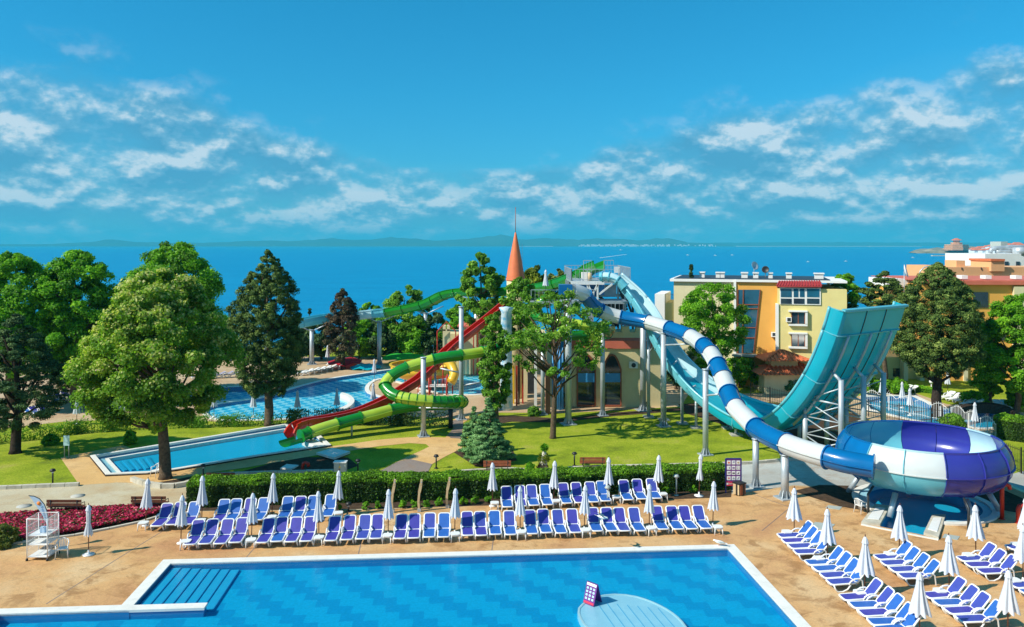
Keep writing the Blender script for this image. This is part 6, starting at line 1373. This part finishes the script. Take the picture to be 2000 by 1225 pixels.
for i, (px, py, lab) in enumerate([(1551, 1051, 'closed striped-looking parasol behind the rear lounger set nearest the pool corner'), (1616, 1100, 'closed parasol between the first and second sets nearest the pool corner'), (1689, 1165, 'closed parasol between the second and third sets nearest the pool corner'), (1796, 1250, 'closed parasol at the bottom edge in front of the third set'), (1756, 1092, 'closed parasol straight before the catch pool ramp'), (1854, 1162, 'closed parasol between the two sets of the middle column'), (1968, 1243, 'closed parasol at the bottom right beside the third column'), (1906, 1091, 'closed parasol behind the third column of loungers'), (1998, 1139, 'closed parasol at the right edge behind the third column'), (2004, 1072, 'closed parasol cut by the right edge near the red pipes')]):
    parasol(px, py, lab, 'closed parasols on the right deck', sc=1.06, key='parasol_wide', wd=1.36, lean=(rf.uniform(-1, 1), rf.uniform(-1, 2)))
# upper terrace and garden: white frames, blue cloth
ti = [0]
def far_set(pts, rz, where, seat='white', grp='loungers on the upper terrace'):
    for k, (px, py) in enumerate(pts):
        o = lounger(px, py, rz, '%s lounger %s' % (ordn(k), where), grp, seat, seat if seat == 'white' else 'fabpurple', z=.01, key='lounger_low')
far_set([(590, 731), (603, 729), (614, 727), (625, 725), (637, 723), (578, 734)], R(-75), 'at the head of the leisure pool, counted from left')
far_set([(166, 800), (182, 802), (198, 804), (214, 806), (230, 808), (250, 803), (268, 801), (286, 799), (300, 797)], R(30), 'under the linden behind the low hedge', 'fabblue_skylit')
far_set([(110, 790), (125, 786), (138, 782), (60, 812), (78, 815), (96, 812)], R(50), 'on the terrace behind the cedar', 'fabblue_skylit')
far_set([(372, 742), (388, 741), (404, 740), (420, 739), (436, 738)], R(-70), 'behind the toddler pool under the trees', 'fabblue_skylit')
far_set([(1838, 782), (1852, 786), (1864, 789), (1880, 796), (1893, 797)], R(-60), 'on the lawn of the garden pool')
far_set([(1722, 765), (1736, 766), (1748, 767), (1758, 768)], R(-80), 'at the far edge of the garden pool')
far_set([(1955, 803), (1968, 803)], R(-20), 'behind the round garden pool')
far_set([(780, 818), (800, 816), (770, 822)], R(60), 'below the winding green tube')
for px, py, lab in [(640, 712, 'small closed parasol beside the crimson canopy'), (731, 744, 'closed parasol on the far rim of the leisure pool'), (418, 815, 'closed parasol at the hedge nearest the toddler pool'), (495, 816, 'closed parasol at the hedge left of the cypress trunk'), (581, 817, 'closed parasol at the hedge right of the cypress trunk'), (658, 812, 'closed parasol by the curved pool wall'), (729, 800, 'closed parasol on the tip of the paved peninsula'), (861, 700, 'bluish closed parasol between the castle pillars'), (1722, 786, 'closed parasol left of the steel lattice by the garden pool'), (1762, 797, 'first closed parasol on the near side of the garden pool'), (1777, 812, 'second closed parasol on the near side of the garden pool'), (1851, 768, 'closed parasol right of the big cypress trunk'), (1904, 845, 'closed parasol beside the round garden pool'), (1534, 757, 'small closed parasol left in the tiled gatehouse yard'), (1548, 757, 'small closed parasol right in the tiled gatehouse yard'), (1693, 772, 'closed parasol behind the lattice of the wall slide'), (150, 830, 'closed parasol under the olive willow')]:
    parasol(px, py, lab, 'closed parasols of the terrace and garden', z=.01)
tk = dup('parasol', make_parasol, at(1066, 581, 77), 0); tag(tk, 'closed white parasol standing on the slide tower deck', 'parasol')
tk.location.z = at(0, 578, 77).z; tk.scale = (1, 1, 1)
# plastic chairs
def make_chair(loc):
    e = empty('plastic_chair', loc); x, y, z = loc
    MB().slab([(x-.22, y-.2, z+.42), (x+.22, y-.2, z+.42), (x+.2, y+.22, z+.42), (x-.2, y+.22, z+.42)], (0, 0, .03)).build('seat', M['white'], e)
    MB().tube([(x-.27, y-.18, z+.64), (x-.28, y+.05, z+.66), (x-.22, y+.24, z+.78), (x, y+.30, z+.86), (x+.22, y+.24, z+.78), (x+.28, y+.05, z+.66), (x+.27, y-.18, z+.64)], .025, 8).build('back_rail', M['white'], e)
    for k in range(5): a = -.14+k*.07; MB().bar((x+a*.8, y+.21, z+.44), (x+a*1.1, y+.285-.1*abs(a), z+.85-.3*abs(a)), .035, .012).build('back_slat', M['white'], e)
    for sx in (-1, 1):
        MB().tube([(x+sx*.27, y-.18, z+.64), (x+sx*.25, y-.2, z+.4), (x+sx*.28, y-.26, z)], .024, 6).build('leg', M['white'], e); MB().tube([(x+sx*.24, y+.22, z+.7), (x+sx*.2, y+.22, z+.42), (x+sx*.24, y+.3, z)], .024, 6).build('leg', M['white'], e)
    return e
for px, py, rz, lab, z in ((122, 1088, R(20), 'white plastic armchair beside the wire trolley', DZ), (1681, 1001, R(120), 'white plastic armchair left of the catch pool', DZ), (305, 931, R(-30), 'white plastic armchair at the pool edge by the linden trunk', .02)): tag(dup('chair', make_chair, g(px, py, z), rz), lab, 'chair', 'white plastic chairs')
# benches
def bench(px, py, wpx, rz, lab, mat, view_back=True, z=.012):
    v = g(px, py, z); k = v.y/F; L_ = wpx*k; e = empty('park_bench', v, lab, 'bench', 'park benches'); x, y = v.x, v.y; s_ = 1 if view_back else -1
    for i in range(2): MB().box((x, y-s_*.02*(1-i), z+.60+i*.19), (L_, .035, .165)).build('backrest_slat', M[mat], e)
    for i in range(4): MB().box((x, y+s_*(.08+i*.115), z+.43), (L_, .10, .035)).build('seat_slat', M[mat], e)
    for t in (-.38, .38):
        mb = MB(); mb.bar((x+t*L_, y+s_*.02, z), (x+t*L_, y-s_*.03, z+.85), .05); mb.bar((x+t*L_, y+s_*.45, z), (x+t*L_, y+s_*.45, z+.42), .05); mb.bar((x+t*L_, y, z+.40), (x+t*L_, y+s_*.48, z+.40), .05); mb.build('leg_frame', M['darksteel'], e)
        MB().tube([(x+t*1.27*L_, y, z+.66), (x+t*1.27*L_, y+s_*.4, z+.64), (x+t*1.27*L_, y+s_*.44, z+.42)], .02, 6).build('armrest', M['darksteel'], e)
bench(125, 1006, 68, 0, 'dark brown bench behind the flag, facing the promenade', 'wood'); bench(290, 999, 68, 0, 'dark brown bench behind the first back-row parasol', 'wood')
bench(431, 950, 56, 0, 'dark bench against the block wall right of the linden', 'wood', False); bench(971, 925, 54, 0, 'red-brown bench in front of the blue spruce', 'redwood'); bench(1158, 918, 50, 0, 'red-brown bench on the kerb of the big lawn', 'redwood')
# bollard lamps
def lamp(px, py, h, lab, z=0.01, mat='black', key='lamp'):
    def mk(loc, h=h):
        e = empty('bollard_lamp', loc); x, y, z = loc
        MB().tube([(x, y, z), (x, y, z+h)], .05, 8).build('post', M[mat], e); MB().lathe([(0, h+.16), (.12, h+.13), (.19, h+.02), (.17, h-.02), (0, h)], 14, (x, y, z)).build('lamp_shade', M[mat], e)
        MB().lathe([(0, h), (.08, h), (.07, h-.12), (0, h-.14)], 10, (x, y, z)).build('lens', M['canvas'], e); MB().lathe([(0, 0), (.14, 0), (.14, .04), (0, .04)], 10, (x, y, z)).build('foot', M[mat], e); return e
    o = mk(tuple(g(px, py, z))); return tag(o, lab, 'lamp', 'bollard lamps')
for px, py, pt, lab in ((103, 948, 917, 'black bollard lamp on the left lawn by the kerb'), (397, 936, 908, 'black bollard lamp beside the dark bench and long pool'), (699, 925, 898, 'black bollard lamp on the grass wedge by the grey cabinet'), (852, 915, 889, 'black bollard lamp where the brown path meets the spruce lawn'), (1122, 910, 884, 'dark bollard lamp left of the red-brown bench on the big lawn'), (1262, 800, 786, 'small dark lamp at the foot of the castle corner column')): k = g(px, py).y/F; lamp(px, py, (py-pt)*k-.1, lab)
for px, py, pt, lab in ((1321, 968, 928, 'grey lamp with a ball-like head in front of the hedge'), (1187, 985, 950, 'white lamp head between the back-row loungers'), (681, 1000, 982, 'dark lamp head sticking out of the left hedge front')): k = g(px, py).y/F; lamp(px, py, (py-pt)*k-.1, lab, .02, 'greycab' if px != 681 else 'black')
for px, py, lab in ((1819, 768, 'white globe lamp at the far side of the garden pool'), (1978, 800, 'white globe lamp by the round garden pool')):
    v = g(px, py); e = empty('globe_lamp', v, lab, 'lamp', 'globe lamps'); MB().tube([v, v+Vector((0, 0, 1.0))], .04, 6).build('post', M['white'], e); MB().lathe([(.22*math.sin(math.pi*i/8), 1.2-.22*math.cos(math.pi*i/8)) for i in range(9)], 12, v).build('globe', M['white'], e)
# timber shower posts
for i, (px, py, pt) in enumerate(((767, 1001, 937), (819, 999, 937), (874, 992, 933))):
    v = g(px, py, DZ); h_ = (py-pt)*v.y/F; e = empty('timber_post', v, ('leftmost', 'middle', 'rightmost')[i]+' of three tall curved pale timber posts at the hedge', 'post', 'curved timber posts'); x, y, z = v
    pts = [Vector((x+dx_, y, z+h_*t)) for t, dx_ in ((0, 0), (.3, -.05), (.6, .0), (.85, .1), (1, .13))]; mb = MB(); 
    for a, b_ in zip(pts, pts[1:]): mb.bar(a, b_+Vector((0, 0, .01)), .12, .16)
    mb.build('timber', M['palewood'], e); MB().bb(x-.1, y-.1, z, x+.1, y+.1, z+.18).build('steel_shoe', M['galv'], e); MB().tube([pts[-1]+Vector((0, -.09, -.12)), pts[-1]+Vector((.02, -.2, -.1))], .03, 6).build('shower_head', M['galv'], e)
# pictogram board
def text(s_, size, loc, rot, mat, parent, name='lettering', ext=.004):
    c = bpy.data.curves.new(name, 'FONT'); c.body = s_; c.size = size; c.extrude = ext; c.align_x = 'CENTER'; c.align_y = 'CENTER'; o = bpy.data.objects.new(name, c); COL.objects.link(o)
    dg_ = bpy.context.evaluated_depsgraph_get(); me = bpy.data.meshes.new_from_object(o.evaluated_get(dg_)); bpy.data.objects.remove(o); me.materials.clear(); o = link_mesh(me, name, parent, M[mat]); o.location = Vector(loc)-wloc(parent); o.rotation_euler = rot; return o
v = g(1418, 963, DZ); k = v.y/F; e = empty('pictogram_board', v, 'tall violet board with twelve white pictogram tiles and a red foot strip', 'sign')
x0, x1, zt_, zb_ = v.x, v.x+29*k, v.z+66*k, v.z+14*k
M['signpurple'] = pm('sign_violet', (.16, .02, .22), (.12, .02, .20), 1, .5); M['signred'] = pm('sign_red', (.62, .03, .08), None, 1, .5)
MB().bb(x0, v.y, zb_, x1, v.y+.05, zt_).build('panel', M['signpurple'], e)
MB().bb(x0+.01, v.y-.012, zb_, x1-.01, v.y-.004, zb_+8.5*k).build('foot_strip', M['signred'], e)
for x in (x0-.02, x1+.02): MB().box((x, v.y+.02, (zt_+.02)/2), (.06, .08, zt_+.04)).build('frame_post', M['navy'], e)
MB().bb(x0, v.y-.01, zt_, x1, v.y+.06, zt_+.06).build('frame_top', M['navy'], e)
tw_, th_ = 7.2*k, 7.6*k; rs_ = random.Random(3)
pics = ['o', 'fish', 'o', 'bar', 'box', 'dots', 'dog', 'box', 'run', 'cross', 'ring', 'slash']; pcol = ['cone', 'navy', 'palewood', 'black', 'signpurple', 'darksteel', 'darksteel', 'darksteel', 'darksteel', 'signred', 'greycab', 'darksteel']
for i in range(12):
    c_, r_ = i % 3, i//3; xa = x0+1.8*k+c_*9.2*k; za = zt_-2.6*k-r_*10.2*k
    t_ = MB().bb(xa, v.y-.014, za-th_, xa+tw_, v.y-.004, za).build('pictogram_tile', M['white'], e)
    cx_, cz_ = xa+tw_/2, za-th_/2; yy = v.y-.02; mb = MB(); p = pics[i]; u = tw_
    if p in ('o', 'ring'): mb.slab([(cx_+u*.3*math.cos(a), yy, cz_-.04*u+u*.26*math.sin(a)) for a in [2*math.pi*j/12 for j in range(12)]], (0, .005, 0))
    elif p == 'fish': mb.slab([(cx_-.3*u, yy, cz_+.05*u), (cx_, yy, cz_+.25*u), (cx_+.35*u, yy, cz_+.25*u), (cx_+.2*u, yy, cz_)], (0, .005, 0))
    elif p == 'bar': mb.bb(cx_+.05*u, yy, cz_-.3*u, cx_+.18*u, yy+.005, cz_+.25*u)
    elif p == 'box': mb.bb(cx_-.33*u, yy, cz_-.22*u, cx_+.33*u, yy+.005, cz_+.12*u)
    elif p == 'dots': [mb.bb(cx_+a*u-.1*u, yy, cz_+b_*u-.08*u, cx_+a*u+.1*u, yy+.005, cz_+b_*u+.08*u) for a in (-.22, .22) for b_ in (-.22, .2)]
    elif p == 'dog': mb.bb(cx_-.3*u, yy, cz_-.02*u, cx_+.25*u, yy+.005, cz_+.14*u); mb.bb(cx_-.25*u, yy, cz_-.3*u, cx_-.17*u, yy+.005, cz_-.02*u); mb.bb(cx_+.1*u, yy, cz_-.3*u, cx_+.18*u, yy+.005, cz_-.02*u); mb.bb(cx_+.25*u, yy, cz_+.05*u, cx_+.36*u, yy+.005, cz_+.28*u)
    elif p == 'run': mb.slab([(cx_-.3*u, yy, cz_-.3*u), (cx_+.1*u, yy, cz_+.2*u), (cx_+.3*u, yy, cz_+.1*u), (cx_, yy, cz_-.3*u)], (0, .005, 0))
    elif p == 'cross': mb.bb(cx_-.08*u, yy, cz_-.26*u, cx_+.08*u, yy+.005, cz_+.26*u); mb.bb(cx_-.26*u, yy, cz_-.08*u, cx_-.081*u, yy+.005, cz_+.08*u); mb.bb(cx_+.081*u, yy, cz_-.08*u, cx_+.26*u, yy+.005, cz_+.08*u)
    elif p == 'slash': mb.slab([(cx_-.3*u, yy, cz_-.3*u), (cx_-.2*u, yy, cz_-.34*u), (cx_+.3*u, yy, cz_+.3*u), (cx_+.2*u, yy, cz_+.34*u)], (0, .005, 0))
    mb.build('pictogram', M[pcol[i]], t_)
MB().bb(x0+.03, v.y-.02, zb_+2.4*k, x0+.03+3.6*k, v.y-.013, zb_+6.2*k).build('logo_mark', M['white'], e)
text('Sol Nessebar', 4.0*k, (x0+17*k, v.y-.02, zb_+4.2*k), (R(90), 0, 0), 'white', e)
# litter bin
v = g(1444, 966, DZ); k = v.y/F; e = empty('litter_bin', v, 'wood-slatted litter bin with black corners by the pictogram board', 'bin'); w_ = 9*k; h_ = 23*k
MB().box((v.x, v.y, v.z+h_/2), (w_*1.85, w_*1.85, h_-.06)).build('liner', M['black'], e)
for i in range(4):
    a = i*math.pi/2+.6; d = Vector((math.cos(a), math.sin(a), 0)); n2 = Vector((-d.y, d.x, 0))
    for j in (-1, 0, 1): MB().box(v+d*w_+n2*j*w_*.56+Vector((0, 0, h_*.5)), (.03, w_*.5, h_*.86), a).build('slat', M['redwood'] if i % 2 else M['palewood'], e)
MB().box(v+Vector((0, 0, h_)), (w_*2.15, w_*2.15, .07), .6).build('lid', M['black'], e)
# wire trolley, flag
v = g(84, 1088, DZ); e = empty('wire_trolley', v, 'tall white wire-mesh trolley with shelves beside the flower bed', 'trolley'); x, y, z = v
xw, yw, h_ = .50, .50, 2.05
for sx in (-1, 1):
    for sy in (-1, 1): MB().tube([(x+sx*xw, y+sy*yw, z+.12), (x+sx*xw, y+sy*yw, z+h_)], .025, 6).build('post', M['white'], e); MB().lathe([(0, 0), (.06, 0), (.06, .11), (0, .12)], 8, (x+sx*xw, y+sy*yw, z)).build('caster', M['black'], e)
for sgn, ax in ((-1, 0), (1, 0), (1, 1)):
    mb = MB(); 
    for j in range(15):
        t = -1+2*j/14
        if ax == 0: mb.bar((x+sgn*xw, y+t*yw, z+.15), (x+sgn*xw, y+t*yw, z+h_), .008)
        else: mb.bar((x+t*xw, y+sgn*yw, z+.15), (x+t*xw, y+sgn*yw, z+h_), .008)
    for j in range(6):
        q_ = z+.15+(h_-.15)*j/5
        if ax == 0: mb.bar((x+sgn*xw, y-yw, q_), (x+sgn*xw, y+yw, q_), .012)
        else: mb.bar((x-xw, y+sgn*yw, q_), (x+xw, y+sgn*yw, q_), .012)
    mb.build('mesh_panel', M['white'], e)
for zz_ in (.16, .75, 1.2): MB().bb(x-xw+.03, y-yw+.02, z+zz_, x+xw-.03, y+yw-.03, z+zz_+.03).build('shelf', M['white'], e)
MB().tube([(x-xw, y-yw, z+h_), (x+xw, y-yw, z+h_), (x+xw, y+yw, z+h_), (x-xw, y+yw, z+h_)], .025, 6, closed=True).build('top_rail', M['white'], e)
MB().bb(x-.1, y-.1, z+1.24, x+.15, y+.1, z+1.5).build('towel_stack', M['bluecanvas'], e)
v = g(93, 1071, DZ); e = empty('beach_flag', v, 'curved pale blue advertising flag leaning left behind the trolley', 'flag'); k = v.y/F
def fp_(px, py): q_ = at(px, py, v.y); return (q_.x, v.y, q_.z)
fl = [(92, 1026), (82, 1005), (72, 990), (62, 975), (56, 968), (66, 969), (77, 974), (86, 985), (91, 998), (93, 1012), (94, 1026)]
MB().slab([fp_(*p) for p in fl], (0, .02, 0)).build('flag_cloth', M['bluecanvas'], e)
MB().tube([(v.x, v.y+.05, 0)]+[fp_(*p) for p in ((94, 1026), (93.6, 1012), (91.5, 998), (86.5, 985), (77, 974), (66, 969), (56, 968))], .02, 6).build('flag_pole', M['darksteel'], e)
a = fp_(76, 983); MB().lathe([(0, 0), (.10, 0), (.10, .012), (0, .012)], 12).build('sun_emblem', M['orangeprint'], e)
o = e.children[-1]; o.data.transform(Matrix.Translation(v)); o.location = Vector((a[0], v.y-.012, a[2]))-v; o.rotation_euler = (R(90), 0, 0)
for i, ch_ in enumerate('Summer'): a = fp_(82+i*1.6, 990+i*5.2); text(ch_, .17, (a[0], v.y-.014, a[2]), (R(90), R(68), 0), 'skyblue', e)
MB().box((v.x, v.y+.05, .06), (.5, .5, .08)).build('flag_base', M['black'], e)
# A-board on the submerged platform
v = g(1157, 1177, -.12); e = empty('a_board', v, 'small violet folding sign standing on the pale platform in the pool', 'sign'); k = v.y/F
ax, ay = Vector((.42, -.42, 0)), Vector((.30, .16, 0)); top = Vector((-.15, .35, 1.0))
def face(o_, sgn, nm):
    a = v+o_-ax*.5; b_ = v+o_+ax*.5; t0 = v+Vector((0, .02, .86))-ax*.5; t1 = v+Vector((0, .02, .86))+ax*.5; MB().slab([a, b_, t1, t0], Vector((.02, .02, 0))*sgn).build(nm, M['signpurple'], e); return a, b_, t0, t1
off_ = Vector((-.20, -.22, 0)); a, b_, t0, t1 = face(off_, 1, 'front_panel'); face(-off_, 1, 'rear_panel')
nrm = (b_-a).cross(t0-a).normalized(); nrm = nrm if nrm.y < 0 else -nrm
def patch(u0, u1, w0, w1, mt, nm):
    q = [a+(b_-a)*u+(t0-a)*w+nrm*.006 for u, w in ((u0, w0), (u1, w0), (u1, w1), (u0, w1))]; return MB().slab(q, nrm*.004).build(nm, M[mt], e)
patch(.06, .94, .84, .96, 'white', 'header_strip'); patch(.04, .96, .03, .14, 'signred', 'foot_strip')
for r_ in range(4):
    for c_ in range(3): patch(.10+c_*.3, .28+c_*.3, .21+r_*.155, .305+r_*.155, 'ice', 'pictogram_tile')
# info sign on two posts
v = g(130, 895); e = empty('info_sign', v, 'small white notice board on two grey posts at the plaza edge', 'sign'); k = v.y/F; h_ = 44*k
for s_ in (-.16, .16): MB().tube([v+Vector((s_, 0, 0)), v+Vector((s_, 0, h_))], .035, 6).build('post', M['galv'], e)
MB().box(v+Vector((.02, -.05, h_-.35)), (.42, .04, .72)).build('sign_panel', M['ice'], e)
# pipes, cabinet, slabs
def hook_pipe(px, py, h_, lab, r=.11, hook=True):
    v = g(px, py, .02); e = empty('vent_pipe', v, lab, 'pipe', 'red vent pipes'); pts = [v, v+Vector((0, 0, h_-.15))]
    if hook: pts += [v+Vector((.06, 0, h_)), v+Vector((.22, -.02, h_+.06)), v+Vector((.38, -.04, h_)), v+Vector((.42, -.04, h_-.2))]
    MB().tube(pts, r, 12).build('pipe', M['redpaint'], e); MB().lathe([(0, 0), (r*1.5, 0), (r*1.5, .04), (0, .04)], 12, v).build('base_collar', M['redpaint'], e)
hook_pipe(591, 927, .75, 'red hooked vent pipe in the shaded ground behind the block wall'); hook_pipe(1957, 1014, 1.9, 'tall red vent pipe right of the bowl', .11); hook_pipe(1989, 1022, .95, 'short red vent pipe at the right edge', .12)
v = g(665, 935); e = empty('utility_cabinet', v, 'grey-green electrical cabinet on the wall behind the hedge', 'cabinet'); MB().box(v+Vector((0, 0, .55)), (.78, .45, 1.1)).build('body', M['greycab'], e); MB().box(v+Vector((0, -.01, 1.13)), (.86, .55, .06)).build('lid', M['whitewall'], e); MB().bar(v+Vector((0, -.232, .08)), v+Vector((0, -.232, 1.05)), .015, .01).build('door_seam', M['darksteel'], e); MB().slab([v+Vector((-.1, -.235, .78)), v+Vector((.08, -.235, .78)), v+Vector((-.01, -.235, .93))], (0, -.005, 0)).build('warning_mark', M['yellow'], e)
q = [g(618, 888, .1), g(650, 879, .1), g(684, 886, .1), g(652, 898, .1)]; e = empty('concrete_slab', q[0], 'white weathered slab on a plinth beside the curved path', 'slab'); MB().slab(q, (0, 0, .16)).build('top_slab', M['coping'], e); c_ = (q[0]+q[2])/2; MB().box((c_.x, c_.y, .05), (1.2, .8, .1)).build('plinth', M['kerb'], e)
q = [g(547, 917, .05), g(560, 909, .05), g(583, 911, .05), g(570, 918, .05)]; o = MB().slab(q, (0, 0, .1)).build('stone_slab', M['coping']); tag(o, 'flat pale stone slab lying in the shaded ground left of the red pipe', 'slab')
# gulls
def gull(loc, rz, lab, flying):
    e = empty('seagull', loc, lab, 'bird', 'gulls'); x, y, z = loc; s_ = .9
    MB().tube([(x-.30, y, z), (x-.2, y, z+.02), (x-.05, y, z+.03), (x+.1, y, z+.05), (x+.19, y, z+.09), (x+.24, y, z+.10), (x+.30, y, z+.085)], [.015, .05, .085, .075, .045, .045, .01], 10).build('body', M['white'], e)
    if flying:
        for sg in (-1, 1):
            MB().slab([(x+.08, y+sg*.05, z+.06), (x+.15, y+sg*.3, z+.16), (x-.05, y+sg*.68, z+.12), (x-.1, y+sg*.3, z+.13), (x-.1, y+sg*.05, z+.05)], (0, 0, .015)).build('wing', M['greycab'], e); MB().slab([(x-.05, y+sg*.68, z+.12), (x+.03, y+sg*.56, z+.135), (x-.22, y+sg*.74, z+.1)], (0, 0, .016)).build('wing_tip', M['black'], e)
    else:
        for sg in (-1, 1): MB().slab([(x+.08, y+sg*.07, z+.08), (x-.1, y+sg*.08, z+.09), (x-.36, y+sg*.03, z+.0), (x-.1, y+sg*.09, z-.0)], (0, sg*.01, 0)).build('wing', M['greycab'], e); MB().tube([(x, y+sg*.03, z-.04), (x, y+sg*.03, z-.16)], .008, 5).build('leg', M['cone'], e)
    MB().slab([(x-.28, y-.03, z), (x-.28, y+.03, z), (x-.42, y+.07, z-.01), (x-.42, y-.07, z-.01)], (0, 0, .012)).build('tail', M['white'], e); MB().tube([(x+.29, y, z+.087), (x+.35, y, z+.07)], .012, 5).build('beak', M['yellow'], e)
    e.rotation_euler = (0, 0, rz)
    return e
q_ = at(1176, 1012, 40.8); gl_ = gull(q_, R(-35), 'gull flying low over the pool-edge loungers with wings spread', True); gl_.rotation_euler = (R(-28), R(12), R(-35))
v = g(1404, 1066, .06); gull(v+Vector((0, 0, .16)), R(160), 'gull standing on the white coping at the pool corner', False)
# play equipment at the leisure pool
def canopy(pxs, Y, hgt, mat, lab, n_=6, ry=3.2):
    a, b_ = at(pxs[0], 0, Y).x, at(pxs[1], 0, Y).x; e = empty('shade_canopy', ((a+b_)/2, Y, 0), lab, 'canopy'); c_ = ((a+b_)/2, Y); N_ = 24; vs = [(c_[0], c_[1], hgt+.45)]
    for ring_, f_ in ((1, .55), (2, 1.0)):
        for k in range(N_): t = 2*math.pi*k/N_; vs.append((c_[0]+(b_-a)/2*f_*math.cos(t), c_[1]+ry*f_*math.sin(t), hgt+(.3 if ring_ == 1 else 0)+.12*math.sin(n_*t)*f_))
    fs = [(0, 1+k, 1+(k+1) % N_) for k in range(N_)]+[(1+k, 1+N_+k, 1+N_+(k+1) % N_, 1+(k+1) % N_) for k in range(N_)]
    MB().add(vs, fs, True).build('cloth', M[mat], e)
    for k in range(0, N_, 6): p = vs[1+N_+k]; MB().tube([(p[0], p[1], 0), p], .05, 6).build('leg', M['galv'], e)
canopy((642, 706), 103, .6, 'crimson', 'low crimson shade canopy behind the leisure pool'); canopy((746, 830), 106, .75, 'greenfab', 'low bright green shade canopy behind the yellow bowl'); canopy((684, 745), 101, .2, 'teal', 'low teal cover on the terrace beside the crimson canopy', ry=1.8); canopy((822, 880), 112, 2.2, 'tubeblue', 'blue shade canopy behind the castle pillar')
v = at(826, 715, 90); e = empty('funnel_slide', (v.x, 90, 0), 'big yellow bowl funnel between the green canopy and the pool', 'water slide')
MB().lathe([(1.2, .5), (2.6, .8), (3.5, 1.5), (3.6, 2.2), (3.5, 2.2), (3.3, 1.5), (2.4, .95), (0, .8)], 32, (v.x, 90, 0)).build('funnel_bowl', M['yellow'], e)
MB().lathe([(3.45, 2.2), (3.72, 2.2), (3.72, 2.28), (3.45, 2.28), (3.45, 2.2)], 32, (v.x, 90, 0), sm=False).build('rim', M['yellow'], e)
for k in range(5): a = 2*math.pi*k/5; MB().tube([(v.x+2.4*math.cos(a), 90+2.4*math.sin(a), 0), (v.x+2.2*math.cos(a), 90+2.2*math.sin(a), .8)], .09, 6).build('leg', M['galv'], e)
e = empty('kids_slide', tuple(g(880, 752)), 'yellow curved tube slide dipping into the leisure pool', 'water slide')
pts = [p for _, p in spline([at(842, 712, 86), at(858, 702, 86), at(872, 704, 85.5), at(884, 718, 85), at(887, 734, 84.4), at(880, 748, 84)], .5)]
mb = MB(); sweep(mb, pts, [(.5*math.cos(2*math.pi*k/14), .5*math.sin(2*math.pi*k/14)) for k in range(14)], sm=True); mb.build('tube', M['yellow'], e)
for i in (0, len(pts)//3, 2*len(pts)//3): p = pts[i]; MB().tube([(p.x, p.y, -.4), p], .07, 6).build('support_column', M['redpaint'], e)
v = g(856, 770, 0); e = empty('play_platform', v, 'red railed play platform with white steps in the pool', 'play structure'); k = v.y/F
MB().box(v+Vector((0, 0, .9)), (1.9, 1.2, .1)).build('deck', M['white'], e)
for sx in (-1, 1):
    for sy in (-1, 1): MB().tube([v+Vector((sx*.9, sy*.55, -.5)), v+Vector((sx*.9, sy*.55, 2.0))], .07, 8).build('post', M['redpaint'], e)
    for j in range(6): MB().bar(v+Vector((sx*.9, -.45+j*.18, .95)), v+Vector((sx*.9, -.45+j*.18, 1.75)), .04).build('picket', M['redpaint'], e)
for j in range(5): MB().box(v+Vector((-1.2-j*.22, 0, .78-j*.18)), (.24, .9, .05)).build('step', M['white'], e); MB().bar(v+Vector((-.7+j*.35, -.55, .95)), v+Vector((-.7+j*.35, -.55, 1.75)), .04).build('picket', M['redpaint'], e)
for sy in (-1, 1): MB().tube([v+Vector((-.9, sy*.5, 1.75)), v+Vector((-2.1, sy*.5, .7)), v+Vector((-2.1, sy*.5, -.3))], .035, 6).build('handrail', M['redpaint'], e); MB().bar(v+Vector((-.9, sy*.55, 1.78)), v+Vector((.9, sy*.55, 1.78)), .06).build('top_rail', M['redpaint'], e)
